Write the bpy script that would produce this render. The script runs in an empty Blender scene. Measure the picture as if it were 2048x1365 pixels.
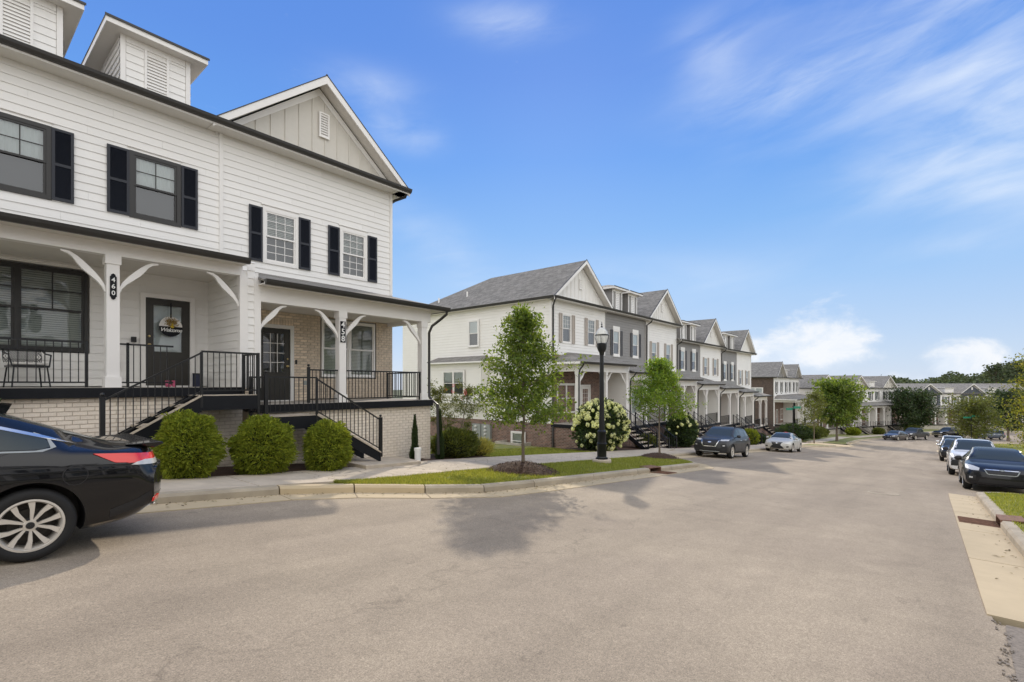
import bpy, bmesh, math, random
from mathutils import Vector, Matrix, noise
from mathutils.bvhtree import BVHTree
R = math.radians
C = bpy.context.scene.collection
SC = bpy.context.scene
random.seed(7)

# ------------------------------------------------------------------ camera
# x runs down the street, y towards the houses, z = 0 at the lens
cam_d = bpy.data.cameras.new('camera'); cam = bpy.data.objects.new('camera', cam_d); C.objects.link(cam)
cam_d.sensor_width = 36; cam_d.lens = 17.40; cam_d.shift_y = 0.0427
cam_d.clip_start = 0.05; cam_d.clip_end = 3000
cam.location = (0, 0, 0); cam.rotation_euler = (R(90), 0, R(-49.8))
SC.camera = cam
SC.render.engine = 'CYCLES'
SC.cycles.use_denoising = True
SC.cycles.max_bounces = 7; SC.cycles.diffuse_bounces = 4; SC.cycles.transparent_max_bounces = 12
SC.view_settings.view_transform = 'Standard'; SC.view_settings.look = 'None'
SC.view_settings.gamma = 1; SC.view_settings.use_curve_mapping = False
SC.view_settings.exposure = 0.58

# ------------------------------------------------------------------ sun and sky
SUN_EL = 28.0; SUN_AZ = 35.0        # degrees: height, and direction from +x towards +y
sd = Vector((math.cos(R(SUN_EL))*math.cos(R(SUN_AZ)), math.cos(R(SUN_EL))*math.sin(R(SUN_AZ)), math.sin(R(SUN_EL))))
sun_d = bpy.data.lights.new('sun', 'SUN'); sun_d.energy = 2.0; sun_d.angle = R(0.9); sun_d.color = (1.0, 0.89, 0.74)
sun = bpy.data.objects.new('sun', sun_d); C.objects.link(sun)
sun.rotation_euler = (-sd).to_track_quat('-Z', 'Y').to_euler(); sun.location = sd*50

def build_world():
    w = bpy.data.worlds.new('World'); SC.world = w; w.use_nodes = True
    nt = w.node_tree; N = nt.nodes; L = nt.links
    for n in list(N): N.remove(n)
    out = N.new('ShaderNodeOutputWorld'); bg = N.new('ShaderNodeBackground')
    bg.inputs['Strength'].default_value = 0.15
    sky = N.new('ShaderNodeTexSky'); sky.sky_type = 'NISHITA'; sky.sun_disc = False
    sky.sun_elevation = R(SUN_EL); sky.sun_rotation = R(90-SUN_AZ)
    sky.air_density = 1.0; sky.dust_density = 0.3; sky.ozone_density = 2.0; sky.altitude = 100
    geo = N.new('ShaderNodeTexCoord')
    def vec(x): 
        n = N.new('ShaderNodeCombineXYZ'); n.inputs[0].default_value, n.inputs[1].default_value, n.inputs[2].default_value = x; return n.outputs[0]
    def vm(op, a, b=None, idx=0):
        n = N.new('ShaderNodeVectorMath'); n.operation = op
        L.new(a, n.inputs[0])
        if b is not None: L.new(b, n.inputs[1])
        return n.outputs[1] if op in ('DOT_PRODUCT', 'LENGTH', 'DISTANCE') else n.outputs[0]
    def mt(op, a, b=None, c=None, clamp=False):
        n = N.new('ShaderNodeMath'); n.operation = op; n.use_clamp = clamp
        for i, v in enumerate((a, b, c)):
            if v is None: continue
            if isinstance(v, (int, float)): n.inputs[i].default_value = v
            else: L.new(v, n.inputs[i])
        return n.outputs[0]
    def rng(v, a, b, c=0.0, d=1.0, smooth=True):
        n = N.new('ShaderNodeMapRange'); n.interpolation_type = 'SMOOTHSTEP' if smooth else 'LINEAR'
        L.new(v, n.inputs[0]); n.inputs[1].default_value = a; n.inputs[2].default_value = b
        n.inputs[3].default_value = c; n.inputs[4].default_value = d; return n.outputs[0]
    D = vm('NORMALIZE', geo.outputs['Generated'])
    sep = N.new('ShaderNodeSeparateXYZ'); L.new(D, sep.inputs[0]); z = sep.outputs[2]
    # even blue gradient by height, whitening towards the horizon
    cr = N.new('ShaderNodeValToRGB'); L.new(rng(z, 0.0, 0.62, smooth=False), cr.inputs[0])
    e = cr.color_ramp.elements; e[0].position = 0; e[0].color = (0.60, 0.70, 0.86, 1); e[1].position = 1; e[1].color = (0.105, 0.27, 0.77, 1)
    for p, c in ((0.08, (0.54, 0.67, 0.87, 1)), (0.30, (0.345, 0.565, 0.90, 1)), (0.47, (0.225, 0.465, 0.885, 1)), (0.66, (0.14, 0.36, 0.86, 1)), (0.85, (0.118, 0.295, 0.80, 1))):
        x = e.new(p); x.color = c
    grad = N.new('ShaderNodeVectorMath'); grad.operation = 'SCALE'; L.new(cr.outputs[0], grad.inputs[0]); grad.inputs[3].default_value = 4.45
    mx = N.new('ShaderNodeMix'); mx.data_type = 'RGBA'; mx.inputs[0].default_value = 0.96
    L.new(sky.outputs[0], mx.inputs[6]); L.new(grad.outputs[0], mx.inputs[7])
    col = mx.outputs[2]
    # ---- clouds: thin streaks stretched sideways, and low heaped clouds
    az_f = Vector((math.cos(R(40.2)), math.sin(R(40.2)), 0)); az_r = Vector((math.sin(R(40.2)), -math.cos(R(40.2)), 0))
    fwd = vm('DOT_PRODUCT', D, vec(az_f)); rgt = vm('DOT_PRODUCT', D, vec(az_r))
    az = mt('ARCTAN2', rgt, fwd)                       # radians, right positive
    el = mt('ARCSINE', z)
    def noise_tex(sx, sy, scale, det, rough, off, dist=0.0, rot=0.0):
        cmb = N.new('ShaderNodeCombineXYZ')
        u = mt('ADD', mt('MULTIPLY', az, math.cos(rot)), mt('MULTIPLY', el, math.sin(rot)))
        v = mt('SUBTRACT', mt('MULTIPLY', el, math.cos(rot)), mt('MULTIPLY', az, math.sin(rot)))
        L.new(mt('MULTIPLY', u, sx), cmb.inputs[0]); L.new(mt('MULTIPLY', v, sy), cmb.inputs[1]); cmb.inputs[2].default_value = off
        n = N.new('ShaderNodeTexNoise'); L.new(cmb.outputs[0], n.inputs['Vector'])
        n.inputs['Scale'].default_value = scale; n.inputs['Detail'].default_value = det
        n.inputs['Roughness'].default_value = rough; n.inputs['Distortion'].default_value = dist
        return n.outputs[0]
    wis = noise_tex(1.0, 3.2, 2.6, 7, 0.52, 3.1, 0.55, 0.12)
    fine = noise_tex(1.0, 4.5, 7.0, 9, 0.66, 8.4, 0.9, 0.15)
    def blob(a0, e0, sa, se, rot=0.0):
        da = mt('SUBTRACT', az, a0); de = mt('SUBTRACT', el, e0)
        u = mt('ADD', mt('MULTIPLY', da, math.cos(rot)), mt('MULTIPLY', de, math.sin(rot)))
        v = mt('SUBTRACT', mt('MULTIPLY', de, math.cos(rot)), mt('MULTIPLY', da, math.sin(rot)))
        q = mt('ADD', mt('POWER', mt('MULTIPLY', u, 1/sa), 2.0), mt('POWER', mt('MULTIPLY', v, 1/se), 2.0))
        return mt('EXPONENT', mt('MULTIPLY', q, -1.0))
    def pix(px, py):
        t = (px-1024)/990; k = (770-py)/990
        return math.atan(t), math.atan(k/math.sqrt(1+t*t))
    total = None
    for px, py, sa, se, rot, amp in ((1020, 45, .10, .024, -.02, .75), (730, 180, .09, .030, .0, .55), (810, 265, .07, .028, -.1, .60),
                                 (1560, 180, .14, .034, .02, .85), (1430, 120, .04, .07, .9, .30), (1780, 95, .20, .085, .25, .50), (1880, 310, .15, .045, .15, .55),
                                 (2010, 385, .10, .030, -.15, .50), (2040, 240, .12, .10, .6, .40), (1900, 490, .07, .018, 0, .36),
                                 (880, 500, .13, .05, -.45, .42), (1500, 60, .14, .05, .1, .26), (1300, 570, .3, .05, 0, .28), (2040, 40, .16, .16, .4, .50)):
        a0, e0 = pix(px, py)
        b = mt('MULTIPLY', blob(a0, e0, sa, se, rot), amp)
        total = b if total is None else mt('ADD', total, b)
    tex = mt('ADD', rng(wis, 0.30, 0.74, .06, 1.12), mt('MULTIPLY', mt('SUBTRACT', fine, .5), .62))
    cirr = mt('MULTIPLY', total, tex, clamp=True)
    cirr = mt('MULTIPLY', cirr, 0.90)
    # heaped clouds at the horizon
    cn = noise_tex(1.0, 1.5, 11.0, 10, 0.64, 5.5, 0.35)
    cum = None
    for px, py, sa, se, amp in ((1640, 690, .085, .055, .92), (1570, 700, .075, .05, .80), (1725, 668, .035, .032, .62), (1930, 730, .05, .035, .95), (1460, 735, .20, .020, .35), (1800, 758, .22, .016, .5)):
        a0, e0 = pix(px, py); b = mt('MULTIPLY', blob(a0, e0, sa, se), amp)
        cum = b if cum is None else mt('MAXIMUM', cum, b)
    low = mt('MULTIPLY', blob(2.2, .09, .35, .05), .8); low2 = mt('MULTIPLY', blob(-2.2, .09, .5, .05), .8)
    cum = mt('MAXIMUM', cum, mt('MAXIMUM', low, low2))
    cmask = rng(mt('SUBTRACT', mt('ADD', cum, mt('MULTIPLY', cn, 1.35)), 1.05), -0.14, 0.34)
    cmask = mt('MULTIPLY', cmask, .88)
    shade = N.new('ShaderNodeMix'); shade.data_type = 'RGBA'
    L.new(rng(cn, .38, .62), shade.inputs[0]); shade.inputs[6].default_value = (3.45, 3.85, 4.4, 1); shade.inputs[7].default_value = (4.35, 4.42, 4.55, 1)
    m1 = N.new('ShaderNodeMix'); m1.data_type = 'RGBA'; L.new(cirr, m1.inputs[0]); L.new(col, m1.inputs[6]); m1.inputs[7].default_value = (3.6, 4.0, 4.6, 1)
    m2 = N.new('ShaderNodeMix'); m2.data_type = 'RGBA'; L.new(cmask, m2.inputs[0]); L.new(m1.outputs[2], m2.inputs[6]); L.new(shade.outputs[2], m2.inputs[7])
    # outside the frame an added white veil brightens the sky as fill light
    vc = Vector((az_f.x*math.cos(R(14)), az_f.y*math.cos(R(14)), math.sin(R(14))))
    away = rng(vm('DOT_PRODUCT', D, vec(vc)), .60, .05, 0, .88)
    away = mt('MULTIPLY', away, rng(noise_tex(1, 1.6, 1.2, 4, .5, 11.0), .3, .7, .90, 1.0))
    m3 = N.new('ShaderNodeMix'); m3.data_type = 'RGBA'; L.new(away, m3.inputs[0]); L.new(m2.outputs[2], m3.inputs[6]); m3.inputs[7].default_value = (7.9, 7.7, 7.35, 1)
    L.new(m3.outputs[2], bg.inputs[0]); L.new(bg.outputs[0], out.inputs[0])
build_world()

# ------------------------------------------------------------------ materials
MT = {}
def mat(name, col, rough=.6, metal=0.0, spec=.5, coat=0.0, noise_amt=0.0, nscale=8.0, bump=0.0, bscale=60.0, var=0.0, island=0.0, trans=0.0, col2=None, dirt=None):
    """principled material; noise_amt mottles the colour, var differs by object, island by loose piece"""
    m = bpy.data.materials.new(name); m.use_nodes = True; MT[name] = m
    nt = m.node_tree; N = nt.nodes; L = nt.links; b = N['Principled BSDF']; outn = N['Material Output']
    b.inputs['Roughness'].default_value = rough; b.inputs['Metallic'].default_value = metal
    b.inputs['Specular IOR Level'].default_value = spec; b.inputs['Coat Weight'].default_value = coat; b.inputs['Coat Roughness'].default_value = .03
    rgb = N.new('ShaderNodeRGB'); rgb.outputs[0].default_value = (*col, 1); cur = rgb.outputs[0]
    tc = N.new('ShaderNodeTexCoord')
    if col2:
        r2 = N.new('ShaderNodeRGB'); r2.outputs[0].default_value = (*col2, 1)
        mm = N.new('ShaderNodeMix'); mm.data_type = 'RGBA'; L.new(cur, mm.inputs[6]); L.new(r2.outputs[0], mm.inputs[7])
        if island:
            gi = N.new('ShaderNodeNewGeometry'); L.new(gi.outputs['Random Per Island'], mm.inputs[0])
        elif var:
            oi = N.new('ShaderNodeObjectInfo'); L.new(oi.outputs['Random'], mm.inputs[0])
        else:
            nz = N.new('ShaderNodeTexNoise'); nz.inputs['Scale'].default_value = nscale; nz.inputs['Detail'].default_value = 5
            L.new(tc.outputs['Object'], nz.inputs['Vector'])
            mr = N.new('ShaderNodeMapRange'); L.new(nz.outputs[0], mr.inputs[0]); mr.inputs[1].default_value = .35; mr.inputs[2].default_value = .65
            L.new(mr.outputs[0], mm.inputs[0])
        cur = mm.outputs[2]
    def scale_by(cur, val):
        h = N.new('ShaderNodeVectorMath'); h.operation = 'SCALE'; L.new(cur, h.inputs[0]); L.new(val, h.inputs[3]); return h.outputs[0]
    if noise_amt:
        nz = N.new('ShaderNodeTexNoise'); nz.inputs['Scale'].default_value = nscale; nz.inputs['Detail'].default_value = 6; nz.inputs['Roughness'].default_value = .6
        L.new(tc.outputs['Object'], nz.inputs['Vector'])
        mr = N.new('ShaderNodeMapRange'); L.new(nz.outputs[0], mr.inputs[0]); mr.inputs[1].default_value = .25; mr.inputs[2].default_value = .75
        mr.inputs[3].default_value = 1-noise_amt; mr.inputs[4].default_value = 1+noise_amt
        cur = scale_by(cur, mr.outputs[0])
    if var:
        oi = N.new('ShaderNodeObjectInfo'); mr = N.new('ShaderNodeMapRange'); L.new(oi.outputs['Random'], mr.inputs[0])
        mr.inputs[3].default_value = 1-var; mr.inputs[4].default_value = 1+var; cur = scale_by(cur, mr.outputs[0])
    if island:
        gi = N.new('ShaderNodeNewGeometry'); mr = N.new('ShaderNodeMapRange')
        ml = N.new('ShaderNodeMath'); ml.operation = 'MULTIPLY'; ml.inputs[1].default_value = 7.31; L.new(gi.outputs['Random Per Island'], ml.inputs[0])
        fr = N.new('ShaderNodeMath'); fr.operation = 'FRACT'; L.new(ml.outputs[0], fr.inputs[0]); L.new(fr.outputs[0], mr.inputs[0])
        mr.inputs[3].default_value = 1-island; mr.inputs[4].default_value = 1+island; cur = scale_by(cur, mr.outputs[0])
    L.new(cur, b.inputs['Base Color'])
    if bump:
        nz = N.new('ShaderNodeTexNoise'); nz.inputs['Scale'].default_value = bscale; nz.inputs['Detail'].default_value = 4
        L.new(tc.outputs['Object'], nz.inputs['Vector'])
        bp = N.new('ShaderNodeBump'); bp.inputs['Strength'].default_value = bump; bp.inputs['Distance'].default_value = .01
        L.new(nz.outputs[0], bp.inputs['Height']); L.new(bp.outputs[0], b.inputs['Normal'])
    if trans:
        tr = N.new('ShaderNodeBsdfTranslucent')
        h = N.new('ShaderNodeVectorMath'); h.operation = 'MULTIPLY'; L.new(cur, h.inputs[0]); h.inputs[1].default_value = (2.6, 2.3, .9)
        L.new(h.outputs[0], tr.inputs[0])
        mx = N.new('ShaderNodeMixShader'); mx.inputs[0].default_value = trans; L.new(b.outputs[0], mx.inputs[1]); L.new(tr.outputs[0], mx.inputs[2])
        L.new(mx.outputs[0], outn.inputs[0])
    return m

def brick_mat(name, c1, c2, mortar, bw, bh, msize, rough=.85, bumpd=.01, zscale=1.0, offset=.5, c3=None):
    """brick or shingle courses on a far surface: rows by height, run along x + y of the object"""
    m = bpy.data.materials.new(name); m.use_nodes = True; MT[name] = m
    nt = m.node_tree; N = nt.nodes; L = nt.links; b = N['Principled BSDF']; b.inputs['Roughness'].default_value = rough; b.inputs['Specular IOR Level'].default_value = .25
    tc = N.new('ShaderNodeTexCoord'); sp = N.new('ShaderNodeSeparateXYZ'); L.new(tc.outputs['Object'], sp.inputs[0])
    ad = N.new('ShaderNodeMath'); ad.operation = 'ADD'; L.new(sp.outputs[0], ad.inputs[0]); L.new(sp.outputs[1], ad.inputs[1])
    cb = N.new('ShaderNodeCombineXYZ'); L.new(ad.outputs[0], cb.inputs[0])
    zz = N.new('ShaderNodeMath'); zz.operation = 'MULTIPLY'; L.new(sp.outputs[2], zz.inputs[0]); zz.inputs[1].default_value = zscale; L.new(zz.outputs[0], cb.inputs[1])
    bt = N.new('ShaderNodeTexBrick'); L.new(cb.outputs[0], bt.inputs[0]); bt.offset = offset
    bt.inputs['Color1'].default_value = (*c1, 1); bt.inputs['Color2'].default_value = (*c2, 1); bt.inputs['Mortar'].default_value = (*mortar, 1)
    bt.inputs['Scale'].default_value = 1; bt.inputs['Mortar Size'].default_value = msize; bt.inputs['Brick Width'].default_value = bw; bt.inputs['Row Height'].default_value = bh
    nz = N.new('ShaderNodeTexNoise'); nz.inputs['Scale'].default_value = 3.0; nz.inputs['Detail'].default_value = 8; nz.inputs['Roughness'].default_value = .7; L.new(tc.outputs['Object'], nz.inputs['Vector'])
    mr = N.new('ShaderNodeMapRange'); L.new(nz.outputs[0], mr.inputs[0]); mr.inputs[1].default_value = .25; mr.inputs[2].default_value = .75; mr.inputs[3].default_value = .72; mr.inputs[4].default_value = 1.28
    h = N.new('ShaderNodeVectorMath'); h.operation = 'SCALE'; L.new(bt.outputs[0], h.inputs[0]); L.new(mr.outputs[0], h.inputs[3])
    L.new(h.outputs[0], b.inputs['Base Color'])
    bp = N.new('ShaderNodeBump'); bp.inputs['Strength'].default_value = .6; bp.inputs['Distance'].default_value = bumpd; bp.invert = True
    L.new(bt.outputs['Fac'], bp.inputs['Height']); L.new(bp.outputs[0], b.inputs['Normal'])
    return m

mat('siding_white', (.83, .815, .785), .55, noise_amt=.045, nscale=.9, bump=.14, bscale=35, var=.022)
mat('siding_far_white', (.82, .80, .76), .6, noise_amt=.03, nscale=1.0)
mat('siding_grey', (.26, .25, .24), .6, noise_amt=.05, nscale=1.3)
mat('siding_slate', (.085, .095, .115), .6, noise_amt=.05)
mat('trim_white', (.82, .80, .77), .45, noise_amt=.02, nscale=2.0)
mat('batten_beige', (.60, .57, .51), .6, noise_amt=.03)
mat('batten_white', (.78, .765, .735), .6, noise_amt=.02)
mat('soffit', (.70, .67, .62), .7, noise_amt=.03, nscale=3)
mat('shutter_navy', (.010, .013, .022), .5)
mat('shutter_tan', (.42, .37, .325), .6)
mat('shutter_slate', (.075, .075, .082), .6)
mat('bronze_frame', (.022, .021, .020), .4)
mat('gutter_bronze', (.030, .028, .026), .42, noise_amt=.1)
mat('black_metal', (.008, .009, .011), .38, noise_amt=.2, nscale=20)
mat('black_paint', (.007, .008, .011), .6, spec=.25, noise_amt=.25, nscale=6)
mat('door_dark', (.030, .027, .022), .45, noise_amt=.1)
mat('door_red', (.22, .02, .02), .4)
mat('brass', (.55, .42, .20), .3, metal=1)
mat('brick_white', (.86, .775, .665), .85, var=.07, noise_amt=.14, nscale=9, bump=.5, bscale=45)
mat('brick_cream', (.70, .585, .455), .85, var=.15, noise_amt=.25, nscale=11, bump=.5, bscale=45)
mat('mortar', (.50, .43, .355), .9, noise_amt=.1, bump=.4)
mat('mortar_light', (.58, .50, .41), .9, noise_amt=.1, bump=.4)
brick_mat('brick_red', (.27, .155, .12), (.135, .082, .068), (.30, .26, .225), .21, .08, .011)
brick_mat('brick_brown', (.115, .078, .062), (.080, .058, .050), (.14, .12, .105), .21, .08, .011)
brick_mat('brick_pale', (.50, .46, .40), (.40, .36, .31), (.45, .42, .38), .21, .08, .008)
brick_mat('shingle', (.30, .285, .262), (.21, .20, .182), (.10, .095, .088), .33, .075, .006, rough=.95, bumpd=.012, offset=.37)
mat('porch_floor', (.38, .35, .31), .8, noise_amt=.12)
mat('concrete', (.50, .43, .34), .9, noise_amt=.18, nscale=2.5, bump=.35, bscale=120, var=.05)
mat('kerb_concrete', (.40, .345, .26), .9, noise_amt=.20, nscale=2.2, bump=.5, bscale=90, var=.07)
mat('gutter_concrete', (.50, .405, .262), .9, noise_amt=.10, nscale=1.6, bump=.3, bscale=110, var=.05)
mat('rust_iron', (.20, .105, .065), .8, noise_amt=.4, nscale=15, bump=.4)
mat('blind', (.78, .79, .74), .8)
mat('curtain', (.84, .86, .85), .9)
mat('room_dark', (.085, .088, .09), .9)
mat('bark', (.17, .135, .10), .9, noise_amt=.3, nscale=20, bump=.8, bscale=40)
mat('mulch', (.070, .040, .026), .95, noise_amt=.5, nscale=30, bump=.9, bscale=50)
mat('mulch_chip', (.055, .03, .02), .95, col2=(.16, .10, .065), island=.3)
mat('leaf_oak', (.060, .110, .022), .5, spec=.4, col2=(.15, .20, .048), island=.4, trans=.55)
mat('leaf_bright', (.10, .19, .025), .5, col2=(.20, .27, .035), island=.3, trans=.42)
mat('leaf_dark', (.020, .042, .012), .55, col2=(.045, .075, .018), island=.35, trans=.22)
mat('leaf_olive', (.070, .095, .018), .55, col2=(.13, .145, .03), island=.35, trans=.3)
mat('leaf_gold', (.085, .125, .022), .5, col2=(.19, .18, .035), island=.4, trans=.45)
mat('leaf_cypress', (.13, .185, .022), .7, spec=.2, col2=(.27, .30, .035), island=.35, trans=.22)
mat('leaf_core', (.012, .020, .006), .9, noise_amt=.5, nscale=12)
mat('leaf_far', (.045, .066, .034), .8, col2=(.08, .105, .048), island=.4, trans=.15)  # lightened: a little distance haze is put into the leaf colour
mat('bloom_cream', (.70, .76, .36), .8, col2=(.80, .80, .55), island=.12, trans=.15)
mat('bloom_pink', (.60, .10, .16), .7, island=.2, trans=.2)
mat('grass_blade', (.13, .18, .032), .7, spec=.2, col2=(.31, .31, .08), island=.3, trans=.35)
mat('straw_blade', (.30, .30, .08), .7, col2=(.40, .36, .12), island=.3, trans=.35)
mat('tyre', (.012, .012, .012), .75, bump=.2)
mat('rim_silver', (.74, .70, .63), .36, metal=.45)
mat('disc_dark', (.05, .045, .04), .6, metal=.5)
mat('chrome', (.80, .79, .76), .24, metal=1)
mat('car_black', (.003, .0035, .005), .25, coat=.95, spec=.15)
mat('car_navy', (.008, .0085, .011), .36, coat=.55, spec=.2)
mat('car_grey', (.026, .026, .027), .45, spec=.3, coat=.35)
mat('car_silver', (.52, .51, .47), .42, metal=.15, coat=.5)
mat('car_white', (.78, .78, .78), .28, coat=1.0)
mat('car_blue', (.06, .085, .13), .3, metal=.4, coat=1.0)
mat('car_brown', (.035, .028, .028), .28, metal=.3, coat=1.0)
mat('car_glass', (.045, .055, .052), .06, spec=.40)
mat('plastic_dark', (.015, .015, .016), .55)
mat('lens_red', (.80, .020, .012), .10, coat=1.0)
mat('lens_clear', (.62, .62, .60), .22, metal=.15, coat=.4)
mat('lens_amber', (.6, .22, .04), .15)
mat('plate', (.65, .65, .62), .5)
mat('lamp_glass', (.85, .85, .82), .15, trans=0)
mat('sign_green', (.010, .20, .12), .45)
mat('pot_white', (.80, .80, .78), .5)
mat('meter_grey', (.32, .34, .33), .5, metal=.2)
mat('cushion', (.62, .60, .56), .9)
mat('ribbon', (.32, .22, .07), .8)
mat('yellow_bloom', (.62, .45, .04), .7)
mat('shoe_pink', (.55, .10, .20), .6)
mat('box_blue', (.02, .025, .06), .6)
mat('fence_white', (.7, .7, .68), .6)
mat('text_white', (.80, .80, .78), .5)

def window_glass():
    m = bpy.data.materials.new('window_glass'); m.use_nodes = True; MT['window_glass'] = m
    nt = m.node_tree; N = nt.nodes; L = nt.links
    for n in list(N):
        if n.type == 'BSDF_PRINCIPLED': N.remove(n)
    tr = N.new('ShaderNodeBsdfTransparent'); tr.inputs[0].default_value = (.80, .84, .83, 1)
    gl = N.new('ShaderNodeBsdfGlossy'); gl.inputs['Roughness'].default_value = .015; gl.inputs[0].default_value = (.95, .97, 1, 1)
    fr = N.new('ShaderNodeFresnel'); fr.inputs[0].default_value = 1.65
    ad = N.new('ShaderNodeMath'); ad.operation = 'MULTIPLY_ADD'; ad.inputs[1].default_value = 1.15; ad.inputs[2].default_value = .035; ad.use_clamp = True; L.new(fr.outputs[0], ad.inputs[0])
    nz = N.new('ShaderNodeTexNoise'); nz.inputs['Scale'].default_value = 1.6
    tc = N.new('ShaderNodeTexCoord'); L.new(tc.outputs['Object'], nz.inputs['Vector'])
    bp = N.new('ShaderNodeBump'); bp.inputs['Strength'].default_value = .12; bp.inputs['Distance'].default_value = .02; L.new(nz.outputs[0], bp.inputs['Height']); L.new(bp.outputs[0], gl.inputs['Normal'])
    mx = N.new('ShaderNodeMixShader'); L.new(ad.outputs[0], mx.inputs[0]); L.new(tr.outputs[0], mx.inputs[1]); L.new(gl.outputs[0], mx.inputs[2])
    L.new(mx.outputs[0], N['Material Output'].inputs[0])
window_glass()

def lamp_glass():
    m = MT['lamp_glass']; nt = m.node_tree; N = nt.nodes; L = nt.links; b = N['Principled BSDF']
    tr = N.new('ShaderNodeBsdfTransparent'); tr.inputs[0].default_value = (.95, .96, .95, 1)
    mx = N.new('ShaderNodeMixShader'); mx.inputs[0].default_value = .55; L.new(tr.outputs[0], mx.inputs[1]); L.new(b.outputs[0], mx.inputs[2]); L.new(mx.outputs[0], N['Material Output'].inputs[0])
lamp_glass()

def asphalt():
    m = bpy.data.materials.new('asphalt'); m.use_nodes = True; MT['asphalt'] = m
    nt = m.node_tree; N = nt.nodes; L = nt.links; b = N['Principled BSDF']; b.inputs['Roughness'].default_value = .88; b.inputs['Specular IOR Level'].default_value = .3
    tc = N.new('ShaderNodeTexCoord')
    def nz(scale, det, rough, vec=None, dist=0):
        n = N.new('ShaderNodeTexNoise'); n.inputs['Scale'].default_value = scale; n.inputs['Detail'].default_value = det; n.inputs['Roughness'].default_value = rough; n.inputs['Distortion'].default_value = dist
        L.new(vec or tc.outputs['Object'], n.inputs['Vector']); return n.outputs[0]
    def mr(v, a, b_, c, d):
        n = N.new('ShaderNodeMapRange'); L.new(v, n.inputs[0]); n.inputs[1].default_value = a; n.inputs[2].default_value = b_; n.inputs[3].default_value = c; n.inputs[4].default_value = d; return n.outputs[0]
    def mul(a, b_):
        n = N.new('ShaderNodeMath'); n.operation = 'MULTIPLY'
        L.new(a, n.inputs[0])
        if isinstance(b_, float): n.inputs[1].default_value = b_
        else: L.new(b_, n.inputs[1])
        return n.outputs[0]
    fine = mr(nz(110, 3, .75), .30, .70, .58, 1.42)
    vor = N.new('ShaderNodeTexVoronoi'); vor.inputs['Scale'].default_value = 70; L.new(tc.outputs['Object'], vor.inputs['Vector'])
    stone = mr(vor.outputs['Distance'], .0, .55, 1.15, .90)
    big = mr(nz(.35, 5, .6, dist=.4), .3, .7, .91, 1.08)
    mid = mr(nz(2.6, 5, .65), .3, .7, .92, 1.07)
    mp = N.new('ShaderNodeMapping'); mp.inputs['Scale'].default_value = (.05, 1.1, 1); L.new(tc.outputs['Object'], mp.inputs[0])
    lane = mr(nz(1.0, 4, .5, mp.outputs[0]), .35, .65, .88, 1.07)
    crack = N.new('ShaderNodeTexVoronoi'); crack.feature = 'DISTANCE_TO_EDGE'; crack.inputs['Scale'].default_value = .22
    wob = N.new('ShaderNodeTexNoise'); wob.inputs['Scale'].default_value = 1.2; wob.inputs['Detail'].default_value = 6; L.new(tc.outputs['Object'], wob.inputs['Vector'])
    wa = N.new('ShaderNodeVectorMath'); wa.operation = 'MULTIPLY_ADD'; L.new(wob.outputs[1], wa.inputs[0]); wa.inputs[1].default_value = (1.6, 1.6, 0); L.new(tc.outputs['Object'], wa.inputs[2])
    L.new(wa.outputs[0], crack.inputs['Vector'])
    ck = mr(crack.outputs[0], .0, .0014, .84, 1.0)
    grit = mr(nz(34, 3, .6), .30, .70, .88, 1.12)
    stain = mr(nz(.9, 6, .62, dist=1.2), .58, .74, 1.0, .90)
    oil = mr(nz(2.2, 4, .7, dist=.8), .63, .72, 1.0, .78)
    sx = N.new('ShaderNodeSeparateXYZ'); L.new(wa.outputs[0], sx.inputs[0])
    seamd = N.new('ShaderNodeMath'); seamd.operation = 'SUBTRACT'; L.new(sx.outputs[1], seamd.inputs[0]); seamd.inputs[1].default_value = 4.35
    seama = N.new('ShaderNodeMath'); seama.operation = 'ABSOLUTE'; L.new(seamd.outputs[0], seama.inputs[0])
    seam = mr(seama.outputs[0], .0, .035, .84, 1.0)
    ck2 = N.new('ShaderNodeTexVoronoi'); ck2.feature = 'DISTANCE_TO_EDGE'; ck2.inputs['Scale'].default_value = .55; L.new(wa.outputs[0], ck2.inputs['Vector'])
    gate = mr(nz(.22, 3, .5), .52, .60, 0, 1)
    ckb = N.new('ShaderNodeMix'); ckb.data_type = 'FLOAT'; L.new(gate, ckb.inputs[0]); ckb.inputs[2].default_value = 1.0; L.new(mr(ck2.outputs[0], .0, .006, .86, 1.0), ckb.inputs[3])
    k = mul(mul(mul(mul(fine, stone), mul(big, mid)), lane), ck)
    k = mul(mul(mul(mul(k, grit), mul(stain, oil)), seam), ckb.outputs[0])
    rgb = N.new('ShaderNodeMix'); rgb.data_type = 'RGBA'; L.new(mr(nz(.6, 3, .5), .35, .65, 0, 1), rgb.inputs[0])
    rgb.inputs[6].default_value = (.334, .276, .209, 1); rgb.inputs[7].default_value = (.366, .304, .227, 1)
    h = N.new('ShaderNodeVectorMath'); h.operation = 'SCALE'; L.new(rgb.outputs[2], h.inputs[0]); L.new(k, h.inputs[3]); L.new(h.outputs[0], b.inputs['Base Color'])
    bp = N.new('ShaderNodeBump'); bp.inputs['Strength'].default_value = .55; bp.inputs['Distance'].default_value = .006; L.new(nz(90, 4, .7), bp.inputs['Height']); L.new(bp.outputs[0], b.inputs['Normal'])
asphalt()
mat('litter', (.10, .065, .03), .9, col2=(.22, .17, .06), island=.4)
mat('asphalt_dark', (.22, .188, .155), .9, noise_amt=.35, nscale=30, bump=.7, bscale=70)
def grass_ground():
    m = mat('grass', (.13, .165, .035), .9, col2=(.27, .25, .085), nscale=2.2, bump=.9, bscale=60)
grass_ground()
mat('soil', (.10, .085, .05), .95, noise_amt=.3, nscale=2)
mat('far_ground', (.06, .075, .025), .95, noise_amt=.3, nscale=.1)
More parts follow.
